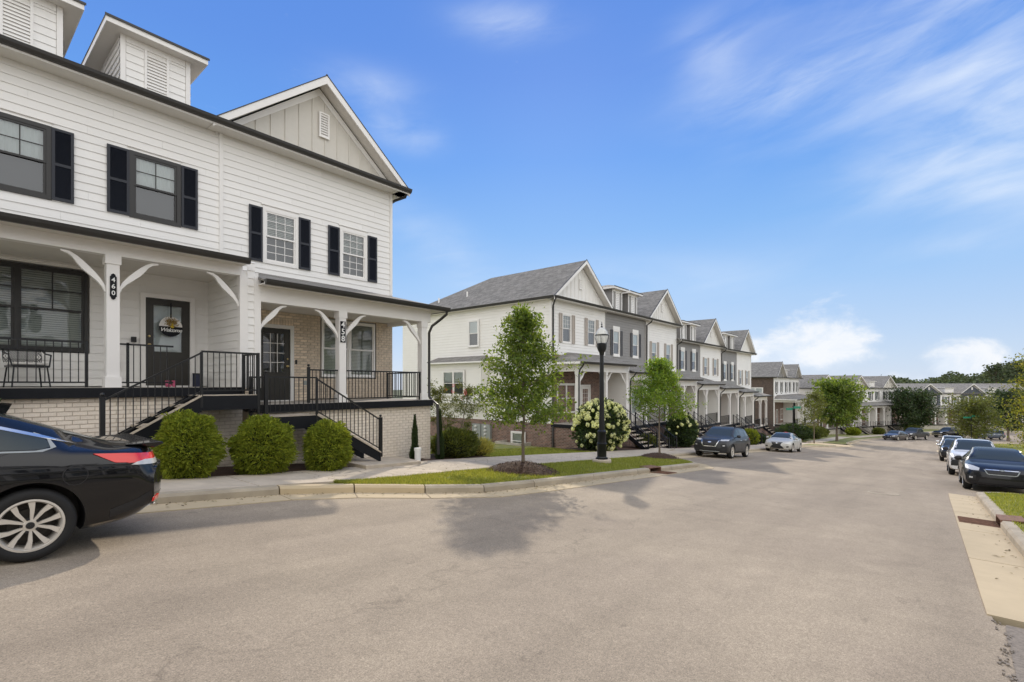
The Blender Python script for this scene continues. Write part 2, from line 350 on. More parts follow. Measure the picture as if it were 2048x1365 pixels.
# ------------------------------------------------------------------ building helpers
class MB:
    """collects shapes and links them as ONE mesh object"""
    def __init__(s): s.v = []; s.f = []; s.m = []; s.cur = 0
    def quad(s, *p):
        i = len(s.v); s.v += [tuple(q) for q in p]; s.f.append(tuple(range(i, i+len(p)))); s.m.append(s.cur); return s
    def box(s, x0, x1, y0, y1, z0, z1):
        if x0 > x1: x0, x1 = x1, x0
        if y0 > y1: y0, y1 = y1, y0
        if z0 > z1: z0, z1 = z1, z0
        i = len(s.v); s.v += [(x0,y0,z0),(x1,y0,z0),(x1,y1,z0),(x0,y1,z0),(x0,y0,z1),(x1,y0,z1),(x1,y1,z1),(x0,y1,z1)]
        for f in ((0,3,2,1),(4,5,6,7),(0,1,5,4),(1,2,6,5),(2,3,7,6),(3,0,4,7)): s.f.append(tuple(i+k for k in f)); s.m.append(s.cur)
        return s
    def prism(s, poly, vec):
        """planar polygon extruded by vec"""
        n = len(poly); i = len(s.v); v = Vector(vec)
        s.v += [tuple(p) for p in poly] + [tuple(Vector(p)+v) for p in poly]
        s.f.append(tuple(i+k for k in range(n))); s.m.append(s.cur)
        s.f.append(tuple(i+n+k for k in reversed(range(n)))); s.m.append(s.cur)
        for k in range(n):
            a, b = k, (k+1) % n; s.f.append((i+b, i+a, i+n+a, i+n+b)); s.m.append(s.cur)
        return s
    def tube(s, pts, r, n=8, r2=None, cap=True):
        pts = [Vector(p) for p in pts]; base = len(s.v); rows = []
        up = None
        for k, p in enumerate(pts):
            d = (pts[min(k+1, len(pts)-1)] - pts[max(k-1, 0)]).normalized()
            if up is None: up = Vector((0,0,1)) if abs(d.z) < .9 else Vector((1,0,0))
            a = d.cross(up).normalized(); b = a.cross(d).normalized(); up = b
            t = k/(len(pts)-1); rr = r if r2 is None else r+(r2-r)*t
            if isinstance(r, (list, tuple)): rr = r[k]
            row = []
            for j in range(n):
                q = p + a*math.cos(2*math.pi*j/n)*rr + b*math.sin(2*math.pi*j/n)*rr
                row.append(len(s.v)); s.v.append(tuple(q))
            rows.append(row)
        for k in range(len(rows)-1):
            for j in range(n):
                s.f.append((rows[k][j], rows[k][(j+1)%n], rows[k+1][(j+1)%n], rows[k+1][j])); s.m.append(s.cur)
        if cap:
            s.f.append(tuple(reversed(rows[0]))); s.m.append(s.cur); s.f.append(tuple(rows[-1])); s.m.append(s.cur)
        return s
    def lathe(s, prof, n=24, c=(0,0,0), axis='z'):
        rows = []
        for (r, h) in prof:
            row = []
            for j in range(n):
                a = 2*math.pi*j/n; x, y = r*math.cos(a), r*math.sin(a)
                q = (x, y, h) if axis == 'z' else ((x, h, y) if axis == 'y' else (h, x, y))
                row.append(len(s.v)); s.v.append((q[0]+c[0], q[1]+c[1], q[2]+c[2]))
            rows.append(row)
        for k in range(len(rows)-1):
            for j in range(n):
                f = (rows[k][j], rows[k][(j+1)%n], rows[k+1][(j+1)%n], rows[k+1][j])
                s.f.append(f); s.m.append(s.cur)
        return s
    def mesh(s, name, mats):
        me = bpy.data.meshes.new(name); me.from_pydata(s.v, [], s.f)
        for m in (mats if isinstance(mats, (list, tuple)) else [mats]): me.materials.append(MT[m])
        if any(s.m): me.polygons.foreach_set('material_index', s.m)
        me.update(); return me
    def build(s, name, mats, parent=None, smooth=False, bevel=0, fix=True, kind=None, label=None):
        me = s.mesh(name, mats)
        if fix or bevel:
            bm = bmesh.new(); bm.from_mesh(me)
            if fix: bmesh.ops.recalc_face_normals(bm, faces=bm.faces)
            if bevel: bmesh.ops.bevel(bm, geom=[e for e in bm.edges], offset=bevel, segments=1, affect='EDGES', clamp_overlap=True)
            bm.to_mesh(me); bm.free()
        if smooth:
            for p in me.polygons: p.use_smooth = True
            if smooth != 'all': me.set_sharp_from_angle(angle=R(38))
        return link(name, me, parent, kind, label)

def link(name, me, parent=None, kind=None, label=None):
    o = bpy.data.objects.new(name, me); C.objects.link(o)
    if parent is not None: o.parent = parent
    if kind: o['kind'] = kind
    if label: o['label'] = label
    return o
def tag(o, label=None, cat=None, group=None, kind=None):
    if label: o['label'] = label
    if cat: o['category'] = cat
    if group: o['group'] = group
    if kind: o['kind'] = kind
    return o
def thing(name, label, cat, loc=(0,0,0), rz=0, group=None):
    o = bpy.data.objects.new(name, None); C.objects.link(o); o.empty_display_size = .2
    o.location = loc; o.rotation_euler = (0,0,rz); return tag(o, label, cat, group)
def struct(name, mb, mats, **k): 
    return tag(mb.build(name, mats, **k), kind='structure')
KIDS = {}
def copy_tree(o, parent=None):
    """a thing, its parts and their sub-parts"""
    c = o.copy(); C.objects.link(c)
    if parent is not None: c.parent = parent
    for ch in list(o.children): copy_tree(ch, c)
    return c
def interp(tab, x):
    if x <= tab[0][0]: return tab[0][1]
    for (a, va), (b, vb) in zip(tab, tab[1:]):
        if x <= b: return va + (vb-va)*(x-a)/(b-a)
    return tab[-1][1]
def smooth_i(tab, x):
    """monotone cubic through a table"""
    n = len(tab)
    if x <= tab[0][0]: return tab[0][1]
    if x >= tab[-1][0]: return tab[-1][1]
    for k in range(n-1):
        if x <= tab[k+1][0]: break
    def sl(i):
        if i <= 0 or i >= n-1: 
            j = min(max(i, 0), n-2) if i <= 0 else n-2
            return (tab[j+1][1]-tab[j][1])/(tab[j+1][0]-tab[j][0])
        d0 = (tab[i][1]-tab[i-1][1])/(tab[i][0]-tab[i-1][0]); d1 = (tab[i+1][1]-tab[i][1])/(tab[i+1][0]-tab[i][0])
        return 0 if d0*d1 <= 0 else 2*d0*d1/(d0+d1)
    h = tab[k+1][0]-tab[k][0]; t = (x-tab[k][0])/h; m0, m1 = sl(k)*h, sl(k+1)*h
    return (2*t**3-3*t*t+1)*tab[k][1] + (t**3-2*t*t+t)*m0 + (-2*t**3+3*t*t)*tab[k+1][1] + (t**3-t*t)*m1
GT = [(-80, 4.5), (-40, 1.4), (-15, -.355), (45, -5.335), (60, -6.42), (75, -7.3), (94, -8.4), (117, -9.35), (150, -10.2), (200, -10.8), (2500, -12)]
def g(x): return interp(GT, x)            # height of the road at x

def text_mesh(name, txt, size, mat_name, parent, loc, rot, shear=0, depth=.004, spacing=1.0, line=1.0, bold=0):
    cu = bpy.data.curves.new(name, 'FONT'); cu.body = txt; cu.size = size; cu.extrude = depth; cu.shear = shear
    cu.align_x = 'CENTER'; cu.align_y = 'CENTER'; cu.space_character = spacing; cu.space_line = line; cu.offset = bold; cu.resolution_u = 3
    t = bpy.data.objects.new(name, cu); C.objects.link(t)
    dg = bpy.context.evaluated_depsgraph_get(); me = bpy.data.meshes.new_from_object(t.evaluated_get(dg)); 
    bpy.data.objects.remove(t); bpy.data.curves.remove(cu)
    me.materials.clear(); me.materials.append(MT[mat_name])
    o = link(name, me, parent); o.location = loc; o.rotation_euler = rot; return o

# ---- lap siding.  frame maps (u along, d outwards, z) to local coordinates
def fr_front(y): return lambda u, d, z: (u, y-d, z)          # faces -y
def fr_side(x, s=-1): return lambda u, d, z: (x+s*d, u, z)   # faces s*x, u runs along y
LAP = .178; DL = .028
def spans(u0, u1, z0, z1, ops):
    """parts of [u0,u1] left free by openings that cross the row z0..z1"""
    cuts = sorted((a, b) for a, b, c, d in ops if c < z1-.01 and d > z0+.01 and b > u0 and a < u1)
    out = []; x = u0
    for a, b in cuts:
        if a > x+.02: out.append((x, a))
        x = max(x, b)
    if u1 > x+.02: out.append((x, u1))
    return out
def edges_at(u0, u1, z, zt, ops):
    """cut-down boards directly above and below openings that end inside the row"""
    out = []
    for a, b, c, d in ops:
        a2, b2 = max(a, u0), min(b, u1)
        if b2 <= a2: continue
        if z+.02 < d < zt-.004: out.append((a2, b2, d, zt))
        if z+.004 < c < zt-.02: out.append((a2, b2, z, c))
    return out
def lap_joined(parent, F, u0, u1, z0, z1, mname, ops=(), cut=None, lap=LAP, name='siding'):
    mb = MB(); z = z0
    while z < z1-.01:
        zt = min(z+lap, z1); a, b = u0, u1
        if cut: a, b = cut(z, zt, u0, u1)
        if b > a+.02:
            for s0, s1 in spans(a, b, z, zt, ops):
                mb.quad(F(s0,DL,z), F(s1,DL,z), F(s1,.005,zt), F(s0,.005,zt))
                mb.quad(F(s0,0,z), F(s1,0,z), F(s1,DL,z), F(s0,DL,z))
            for s0, s1, za, zb_ in edges_at(a, b, z, zt, ops): mb.quad(F(s0,.018,za), F(s1,.018,za), F(s1,.005,zb_), F(s0,.005,zb_))
        z = zt
    return mb.build(name, mname, parent, kind='stuff', fix=False)
BOARD = {}
def board_mesh(mname, side):
    k = (mname, side)
    if k not in BOARD:
        mb = MB(); h = LAP+.012
        prof = [(.022, 0), (.004, h), (-.004, h), (.008, 0)]   # (d, z)
        if side: mb.prism([(-d, 0, z) for d, z in prof], (0, 1, 0))
        else: mb.prism([(0, -d, z) for d, z in prof], (1, 0, 0))
        me = mb.mesh('siding_board', mname); BOARD[k] = me
    return BOARD[k]
def lap_pieces(parent, x_or_y, u0, u1, z0, z1, mname, ops=(), side=False, brk=3.66):
    z = z0; row = 0
    while z < z1-.02:
        for s0, s1 in spans(u0, u1, z, z+LAP, ops):
            cuts = [s0]; off = (row*1.37) % brk
            x = u0 - brk + off
            while x < s1:
                if x > s0+.3 and x < s1-.3 and not side: cuts.append(x)
                x += brk
            cuts.append(s1)
            for a, b in zip(cuts, cuts[1:]):
                o = link('siding_board', board_mesh(mname, side), parent)
                zz = z + random.uniform(-.0015, .0015)
                if side: o.location = (x_or_y, a, zz); o.scale = (1, b-a-.002, 1)
                else: o.location = (a, x_or_y, zz); o.scale = (b-a-.002, 1, 1)
                if z+LAP > z1: o.scale.z = (z1-z)/LAP
        if not side:
            for s0, s1, za, zb_ in edges_at(u0, u1, z, z+LAP, ops):
                o = link('siding_board', board_mesh(mname, side), parent); o.location = (s0, x_or_y, za); o.scale = (s1-s0, 1, (zb_-za)/LAP)
        z += LAP; row += 1

BR = {}
def brick_mesh(mname, L_, H_, k=0):
    key = (mname, round(L_, 3), round(H_, 3), k)
    if key not in BR:
        mb = MB(); rnd = random.Random(k+5)
        mb.box(0, L_, -.045, .03, 0, H_)
        me = mb.mesh('brick', mname)
        for v in me.vertices:
            v.co.x += rnd.uniform(-.003, .003); v.co.z += rnd.uniform(-.002, .002)
            if v.co.y < 0: v.co.y += rnd.uniform(-.003, .003)
        BR[key] = me
    return BR[key]
def brick_field(x0, x1, z0, z1, y, mname, ops=(), soldiers=()):
    """list of (x, y, z, length, height, material) for running bond; soldiers: (u0,u1,z) rows of standing bricks"""
    out = []; P = .212; H = .08; row = 0; z = z1 - H
    ops2 = list(ops) + [(a, b, zz, zz+.205) for a, b, zz in soldiers]
    while z > z0-.06:
        x = x0 - (P/2 if row % 2 else 0)
        for s0, s1 in spans(x0, x1, z, z+H, ops2):
            xx = x0 - (P/2 if row % 2 else 0)
            while xx < s1:
                a = max(xx, s0); b = min(xx+P, s1)
                if b-a > .03: out.append((a, y, z, round(b-a-.012, 2), .066, mname))
                xx += P
        row += 1; z -= H
    for a, b, zz in soldiers:
        n = max(1, round((b-a)/.078)); st = (b-a)/n
        for i in range(n): out.append((a+i*st, y, zz+.005, round(st-.011, 3), .19, mname))
    return out
def lay_bricks(parent, items, loc, limit=300):
    """the nearest bricks one by one, the rest joined"""
    lo = Vector(loc)
    items = sorted(items, key=lambda t: (Vector((t[0]+t[3]/2, t[1], t[2]))+lo).length if (Vector((t[0]+t[3]/2, t[1], t[2]))+lo).dot(Vector((.9998, -.01, 0))) > -99 else 99)
    inview = [t for t in items if (t[0]+lo.x)/(t[1]+lo.y) > .06]
    rest_ = [t for t in items if not (t[0]+lo.x)/(t[1]+lo.y) > .06]
    for i, t in enumerate(inview[:limit]):
        o = link('brick', brick_mesh(t[5], t[3], t[4], i % 5), parent); o.location = (t[0], t[1], t[2])
    mb = MB(); rnd = random.Random(3)
    for t in inview[limit:]+rest_:
        d = rnd.uniform(-.003, .003); mb.box(t[0], t[0]+t[3], t[1]-.045+d, t[1]+.03, t[2], t[2]+t[4])
    if mb.v: mb.build('brickwork', items[0][5], parent, kind='stuff', fix=False)
# ------------------------------------------------------------------ ground
KL = [(-30,9.2), (-15,9.0), (0,8.9), (4.0,8.72), (5.2,8.28), (6.3,7.55), (7.4,7.0), (9,6.93), (19.6,6.98), (20.6,7.6), (21.6,8.9), (23,9.7), (26,9.85), (40,9.85), (56,9.85), (58.5,8.6), (60,8.0), (62,7.6)]
KL2 = [(67,6.9), (69,7.3), (72,7.6), (78,7.6), (85,7.6), (94,6.8), (102,5.4), (110,3.6), (124,.4), (134,-3.8), (145,-10.5), (158,-22), (168,-36)]
KR = [(6.3,-1.0), (17.6,-1.0), (19.4,-1.0), (20.2,-1.5), (20.8,-3.1), (62,-3.1), (63.5,-1.4), (64.5,-1.0), (69,-1.1), (70.5,-3.0), (80,-3.3), (90,-3.9), (96,-5.2), (100,-7.6), (104,-12), (107,-18), (110,-28), (112,-40)]
yL = lambda x: interp(KL, x) if x <= 62 else (interp([(62,7.6),(62.01,24),(66.9,24),(67,6.9)], x) if x < 67 else interp(KL2, x))
yR = lambda x: interp(KR, x)
SWF = [(-30,9.36), (0,9.08), (4.0,8.9), (5.7,8.78), (8.5,9.12), (13,9.45), (20,9.7), (24,9.98), (60,10.02), (62,10.0)]      # pavement, front edge
SWB = [(-30,10.45), (0,10.35), (3.5,10.33), (5.5,10.55), (7,10.75), (9,11.25), (11,11.5), (16,11.75), (22,11.95), (60,12.05)]    # back edge

def frange(a, b, st):
    n = max(1, int(math.ceil((b-a)/st-1e-6))); return [a+(b-a)*i/n for i in range(n+1)]
def band(name, xs, f0, f1, off, mname, ny=1, skirt=0, kind='structure', parent=None, wob=0):
    mb = MB()
    def P(x, t): 
        y = f0(x)+(f1(x)-f0(x))*t
        w = noise.noise(Vector((x*2.3, y*2.3, 1)))*wob if 0 < t < 1 else 0
        return (x, y, g(x)+(off(x, y) if callable(off) else off)+w)
    for a, b in zip(xs, xs[1:]):
        for j in range(ny): mb.quad(P(a, j/ny), P(b, j/ny), P(b, (j+1)/ny), P(a, (j+1)/ny))
        if skirt:
            for t in (0, 1):
                p, q = P(a, t), P(b, t); mb.quad(p, q, (q[0],q[1],q[2]-skirt), (p[0],p[1],p[2]-skirt))
    if skirt:
        for x in (xs[0], xs[-1]):
            p, q = P(x, 0), P(x, 1); mb.quad(p, q, (q[0],q[1],q[2]-skirt), (p[0],p[1],p[2]-skirt))
    me = mb.mesh(name, mname)
    bm = bmesh.new(); bm.from_mesh(me); bmesh.ops.remove_doubles(bm, verts=bm.verts, dist=1e-4); bm.normal_update()
    for f in bm.faces:
        if f.normal.z < -.3: f.normal_flip()
    bm.to_mesh(me); bm.free()
    return link(name, me, parent, kind)
xs_far = [-80,-60,-40,-15]+frange(-10,200,5)[0:]+[260,350,500,800,1400,2400]
band('terrain', xs_far, lambda x: -900, lambda x: 900, -.35, 'far_ground')
road_x = frange(-30, 170, 1.0)
def road_r(x): return interp([(-30,-4.5),(100,-9),(104,-14),(107,-20),(110,-30),(112,-60),(170,-90)], x)
# street surface with a slightly ragged asphalt edge left of the gutter on the right
rx = frange(-2, 20.4, .08)
def lip(x): return -.42 + .030*noise.noise(Vector((x*1.7,3,0))) + .022*noise.noise(Vector((x*9,7,0))) + (.0 if x > 6.0 else -.02)
band('street', [x for x in road_x if x <= -2], lambda x: -8.5, lambda x: interp(KL, x)+.2, 0, 'asphalt')
band('street', rx, lambda x: lip(x) if 6.0 < x < 19.1 else (-8.5 if x <= 6.0 else -4.5), lambda x: yL(x)+.2, 0, 'asphalt')
band('street', [20.4]+[x for x in road_x if 20.4 < x <= 62], lambda x: -4.2, lambda x: interp(KL, x)+.2, 0, 'asphalt')
band('street', [62]+frange(63,67,1), road_r, lambda x: 45, 0, 'asphalt')
band('street', [x for x in road_x if x >= 67], road_r, lambda x: yL(x)+.3, 0, 'asphalt')
# dark old patch by the drain gutter, bottom right

def offset_poly(pl, d):
    out = []
    for i, p in enumerate(pl):
        a = Vector(pl[max(i-1,0)]); b = Vector(pl[min(i+1,len(pl)-1)]); t = (b-a).normalized(); n = Vector((-t.y, t.x))
        out.append((p[0]+n.x*d, p[1]+n.y*d))
    return out
def resample(pl, st):
    out = [pl[0]]
    for a, b in zip(pl, pl[1:]):
        L_ = math.dist(a, b); n = max(1, round(L_/st))
        for i in range(1, n+1): out.append((a[0]+(b[0]-a[0])*i/n, a[1]+(b[1]-a[1])*i/n))
    return out
def kerb_run(name, pl, side, mk, mg, gutter=.50, inlet=None, maxx=999):
    """kerb stones and gutter slabs along a line; side +1: pavement on the +y side"""
    pl = resample(pl, 2.9); root = thing(name, None, None); root['kind'] = 'structure'
    back = offset_poly(pl, .17*side); front = offset_poly(pl, -gutter*side); top = offset_poly(pl, .03*side)
    def P(p, o): return (p[0], p[1], g(p[0])+o)
    for i in range(len(pl)-1):
        gap = .012
        def seg(q, t): return (q[i][0]+(q[i+1][0]-q[i][0])*t, q[i][1]+(q[i+1][1]-q[i][1])*t)
        L_ = math.dist(pl[i], pl[i+1]); e = gap/L_
        if inlet and abs((pl[i][0]+pl[i+1][0])/2-inlet) < 1.45 and L_ > 1.6:
            ranges = [(e, .5-.45/L_), (.5+.45/L_, 1-e)]; inl = ((.5-.45/L_), (.5+.45/L_))
        else: ranges = [(e, 1-e)]; inl = None
        for t0, t1 in ranges:
            mb = MB(); sec0 = [P(seg(pl,t0),-.2), P(seg(pl,t0),.10), P(seg(top,t0),.145), P(seg(back,t0),.15), P(seg(back,t0),-.2)]
            sec1 = [P(seg(pl,t1),-.2), P(seg(pl,t1),.10), P(seg(top,t1),.145), P(seg(back,t1),.15), P(seg(back,t1),-.2)]
            n = 5
            for k in range(n): mb.quad(sec0[k], sec0[(k+1)%n], sec1[(k+1)%n], sec1[k])
            mb.quad(*sec0); mb.quad(*reversed(sec1)); mb.build('kerb_stone', 'gutter_concrete' if (side > 0 and 3.9 < pl[i][0] < 5.4) else mk, root)
        if gutter and pl[i][0] < maxx:
            mb = MB()
            f0, f1, k0, k1 = seg(front, e), seg(front, 1-e), seg(pl, e), seg(pl, 1-e)
            b = [P(f0,.012), P(f1,.012), P(k1,.004), P(k0,.004)]
            mb.quad(*b)
            lo = [(p[0],p[1],p[2]-.1) for p in b]
            for a_, b_ in ((0,1),(1,2),(2,3),(3,0)): mb.quad(b[a_], b[b_], lo[b_], lo[a_])
            mb.build('gutter_slab', mg, root)
        if inl:
            t0, t1 = inl; d = thing('storm_drain', 'rust brown storm drain inlet set into the '+('left' if side > 0 else 'right')+' kerb', 'storm drain')
            mb = MB()
            A, B, A2, B2 = seg(pl,t0), seg(pl,t1), seg(back,t0), seg(back,t1)
            o2 = offset_poly(pl, .36*side); A3, B3 = seg(o2,t0), seg(o2,t1)
            mb.prism([P(A,.135),P(B,.135),P(B3,.158),P(A3,.158)], (0,0,.022)); mb.build('cover_plate', 'rust_iron', d)
            mb = MB(); mb.prism([P(A,-.03),P(A,.135),P(A3,.14),P(A3,-.03)], Vector(B)[:].__class__ and (Vector((*B,0))-Vector((*A,0))).normalized()*.04)
            mb.prism([P(B,-.03),P(B,.135),P(B3,.14),P(B3,-.03)], (Vector((*A,0))-Vector((*B,0))).normalized()*.04)
            mb.prism([P(A3,-.05),P(B3,-.05),P(B3,.14),P(A3,.14)], (0,.02*side,0)); mb.build('inlet_frame', 'rust_iron', d)
            mb = MB(); F0, F1 = seg(front,t0+.02), seg(front,t1-.02)
            q0 = (A[0]+(F0[0]-A[0])*.95, A[1]+(F0[1]-A[1])*.95); q1 = (B[0]+(F1[0]-B[0])*.95, B[1]+(F1[1]-B[1])*.95)
            mb.prism([P(A,-.004),P(B,-.004),P(q1,.014),P(q0,.014)], (0,0,.008)); mb.build('drain_frame', 'rust_iron', d)
            nb = 9
            for j in range(nb):
                t = (j+.5)/nb; u0 = Vector(P(A,.009)).lerp(Vector(P(B,.009)), t); u1 = Vector(P(q0,.027)).lerp(Vector(P(q1,.027)), t)
                dx = (Vector(P(B,0))-Vector(P(A,0))).normalized()*.012
                mb = MB(); mb.prism([u0-dx,u0+dx,u1+dx,u1-dx], (0,0,.01)); mb.build('grate_bar', 'rust_iron', d)
    return root
kerb_run('kerb', KL, 1, 'kerb_concrete', 'gutter_concrete', .60, inlet=15.4)
kerb_run('kerb', KL2, 1, 'kerb_concrete', 'gutter_concrete', .35)
kerb_run('kerb', [p for p in KR if p[0] <= 20.8], -1, 'kerb_concrete', 'gutter_concrete', .60, inlet=13.7, maxx=19.2)
kerb_run('kerb', [p for p in KR if p[0] >= 20.8], -1, 'kerb_concrete', 'gutter_concrete', .0)
for x0, y0 in ((65.6, -.65),):   # pale apron in front of the far bulb-out
    struct('apron', MB().prism([(62.6,-2.2,g(62.6)+.012),(64.5,-.5,g(64.5)+.012),(69.2,-.5,g(69.2)+.012),(71,-2.3,g(71)+.012),(71,-1.2-1.9,g(71)+.012),(62.8,-3.0,g(62.8)+.012)], (0,0,.004)), 'gutter_concrete')
struct('apron', MB().prism([(61.6,8.3,g(61.6)+.012),(62.4,6.5,g(62)+.012),(66.6,6.3,g(66.6)+.012),(67.4,7.0,g(67.4)+.012),(67.2,10.4,g(67.2)+.10),(62,10.4,g(62)+.10)], (0,0,.004)), 'gutter_concrete')

def slabs(name, x0, x1, f0, f1, st, off=.155, mname='concrete'):
    root = thing(name, None, None); root['kind'] = 'structure'
    xs = frange(x0, x1, st)
    for a, b in zip(xs, xs[1:]):
        mb = MB(); e = .009; aa, bb = a+e, b-e
        top = [(aa,f0(aa),g(aa)+off), (bb,f0(bb),g(bb)+off), (bb,f1(bb),g(bb)+off), (aa,f1(aa),g(aa)+off)]
        mb.prism(top, (0,0,-.12)); mb.build('paving_slab', mname, root, bevel=.004)
    return root
slabs('pavement', -30, 62, lambda x: interp(SWF, x)+.004, lambda x: interp(SWB, x), 1.55)
slabs('pavement', 67.3, 94, lambda x: 9.6, lambda x: 11.2, 1.8)
slabs('pavement', 62.3, 67, lambda x: 9.7, lambda x: 11.1, 2.4, off=.02)
slabs('pavement', 94, 165, lambda x: yL(x)+1.6, lambda x: yL(x)+3.2, 2.2)
slabs('pavement', -30, 100, lambda x: yR(x)-3.9-(1.9 if x < 20.6 else 0), lambda x: yR(x)-2.4-(1.9 if x < 20.6 else 0), 1.55) if False else None
# lawns and beds
band('verge', frange(5.0, 20.9, .4), lambda x: interp(KL, x)+.16, lambda x: interp(SWF, x), lambda x, y: .125, 'grass', ny=6, wob=.03)
band('verge', frange(56.5, 61.8, .6), lambda x: interp(KL, x)+.16, lambda x: interp(SWF, x), .12, 'grass')
band('verge', frange(67.4, 94, 1), lambda x: interp(KL2, x)+.16, lambda x: 9.6, .12, 'grass')
band('verge', frange(94, 165, 1), lambda x: interp(KL2, x)+.16, lambda x: yL(x)+1.6, .12, 'grass')
def yard_off(x, y): return .11 - max(0, min(y-12.2, 2.5))*.06
band('yard', frange(-30, 62, .8), lambda x: interp(SWB, x)-.01, lambda x: 45, yard_off, 'grass', ny=24)
band('yard', frange(67, 170, 1), lambda x: 11.2 if x < 94 else yL(x)+3.2, lambda x: 120, .1, 'grass', ny=10)
band('bed', frange(-3, 6.9, .3), lambda x: interp(SWB, x)+.005, lambda x: 12.05, .145, 'mulch', ny=4, wob=.03)
band('bed', frange(8.95, 12.6, .3), lambda x: interp(SWB, x)+.005, lambda x: 13.2, .145, 'mulch', ny=4, wob=.03)
band('bed', frange(20.5, 61.5, .8), lambda x: interp(SWB, x)+.005, lambda x: 14.1, .13, 'mulch', ny=3, wob=.03)
def lawn_r(x): return yR(x)-.16
band('lawn', frange(6.3, 20.8, .4), lambda x: -14, lawn_r, .13, 'grass', ny=6)
band('lawn', frange(-30, 6.3, .8), lambda x: -14, lambda x: -8.4, .13, 'grass', ny=3)
band('lawn', frange(20.8, 62, .8), lambda x: -30, lawn_r, .13, 'grass', ny=4)
band('lawn', frange(62, 95, .8)+frange(95.3, 110, .5)[1:], lambda x: -60, lawn_r, .13, 'grass', ny=4)
band('ground', xs_far[:3]+[-30], lambda x: -900, lambda x: 900, .05, 'soil')
# raised walk in front of the steps of the nearest house
struct('walk', MB().prism([(6.75,10.25,g(6.75)+.24),(8.75,10.65,g(8.75)+.24),(8.95,11.95,g(8.9)+.24),(6.75,11.95,g(6.75)+.24)], (0,0,-.3)), 'concrete', bevel=.01)
# road marks: manhole ring
def manhole():
    t = thing('manhole', 'round manhole cover with a thin pale ring in the middle of the street', 'manhole')
    x, y = 17.2, 1.0
    mb = MB(); mb.lathe([(.001,.012),(.30,.012),(.31,.010)], 28); o = mb.build('manhole_cover', 'asphalt', t); o.location = (x,y,g(x)); o.rotation_euler = (0, math.atan(.083), 0)
    mb = MB(); mb.lathe([(.315,.012),(.325,.016),(.35,.014),(.37,.004)], 28); o = mb.build('iron_ring', 'kerb_concrete', t); o.location = (x,y,g(x)); o.rotation_euler = (0, math.atan(.083), 0)
manhole()

# broken asphalt seam running from the gutter end towards the bottom edge, darker old patch right of it
mb = MB(); rr_ = random.Random(21); q = (6.15, -.42)
pts_ = [(6.15,-.45),(5.7,-.50),(5.3,-.44),(4.9,-.40),(4.5,-.44),(4.1,-.38),(3.7,-.41),(3.2,-.33),(2.7,-.36),(2.2,-.30)]
for (xa, ya), (xb, yb) in zip(pts_, pts_[1:]):
    for k in range(13):
        t_ = rr_.random(); x_, y_ = xa+(xb-xa)*t_, ya+(yb-ya)*t_+rr_.gauss(0,.018); s_ = rr_.uniform(.006,.018)
        a_ = rr_.uniform(0,3.14); mb.prism([(x_+s_*math.cos(a_+m_), y_+s_*.7*math.sin(a_+m_), g(x_)+.003) for m_ in (0,1.6,3.1,4.7)], (0,0,rr_.uniform(.004,.014)))
tag(mb.build('crumbled_asphalt', 'asphalt_dark', fix=False), kind='stuff')
band('asphalt_patch', frange(1.8, 6.1, .15), lambda x: -8.4, lambda x: interp([(1.8,-.33),(6.1,-.50)], x)+.02*noise.noise(Vector((x*5,1,4))), .005, 'asphalt_dark')
# ------------------------------------------------------------------ grass blades and bark chips
def scatter_blades(name, n, place, h0, h1, mname, w=.006, lean=.5, seed=1):
    rnd = random.Random(seed); mb = MB()
    for i in range(n):
        p = place(rnd)
        if p is None: continue
        x, y, z = p; h = rnd.uniform(h0, h1); a = rnd.uniform(0, 6.283); l = rnd.uniform(0, lean)*h
        dx, dy = math.cos(a)*w, math.sin(a)*w; lx, ly = math.cos(a+1.4)*l, math.sin(a+1.4)*l
        mb.quad((x-dx,y-dy,z), (x+dx,y+dy,z), (x+lx,y+ly,z+h))
    return mb.build(name, mname, kind='stuff', fix=False)
def near_verge(rnd):
    x = 5.1 + (20.8-5.1)*rnd.random()**1.35
    a, b = interp(KL, x)+.15, interp(SWF, x)+.02; y = rnd.uniform(a, b)
    if math.hypot(x-10.35, y-8.35) < .8 or math.hypot(x-20.6, y-9.0) < .6: return None
    if noise.noise(Vector((x*2.2, y*2.2, 0))) < -.25 and rnd.random() < .6: return None
    return (x, y, g(x)+.115)
scatter_blades('turf', 70000, near_verge, .03, .085, 'grass_blade', .007, .7, 1)
def near_lawn(rnd):
    x = rnd.uniform(9, 20.6); y = rnd.uniform(-4.0, yR(x)-.14)
    return (x, y, g(x)+.12)
scatter_blades('turf', 40000, near_lawn, .03, .07, 'grass_blade', .007, .7, 2)
def yard_pl(rnd):
    x = rnd.uniform(12.4, 22.2); a = interp(SWB, x); y = rnd.uniform(a, a+4.2)
    if y > 12.4 and x > 20.6 and y < 14: return None
    return (x, y, g(x)+yard_off(x, y)-.005)
scatter_blades('turf', 26000, yard_pl, .03, .08, 'grass_blade', .009, .7, 3)
scatter_blades('turf', 9000, near_verge, .02, .07, 'straw_blade', .006, .9, 11)
def far_lawn(rnd):
    x = rnd.uniform(21, 104); y = rnd.uniform(yR(x)-9, yR(x)-.2); return (x, y, g(x)+.12)
scatter_blades('turf', 16000, far_lawn, .06, .12, 'grass_blade', .03, .7, 4)

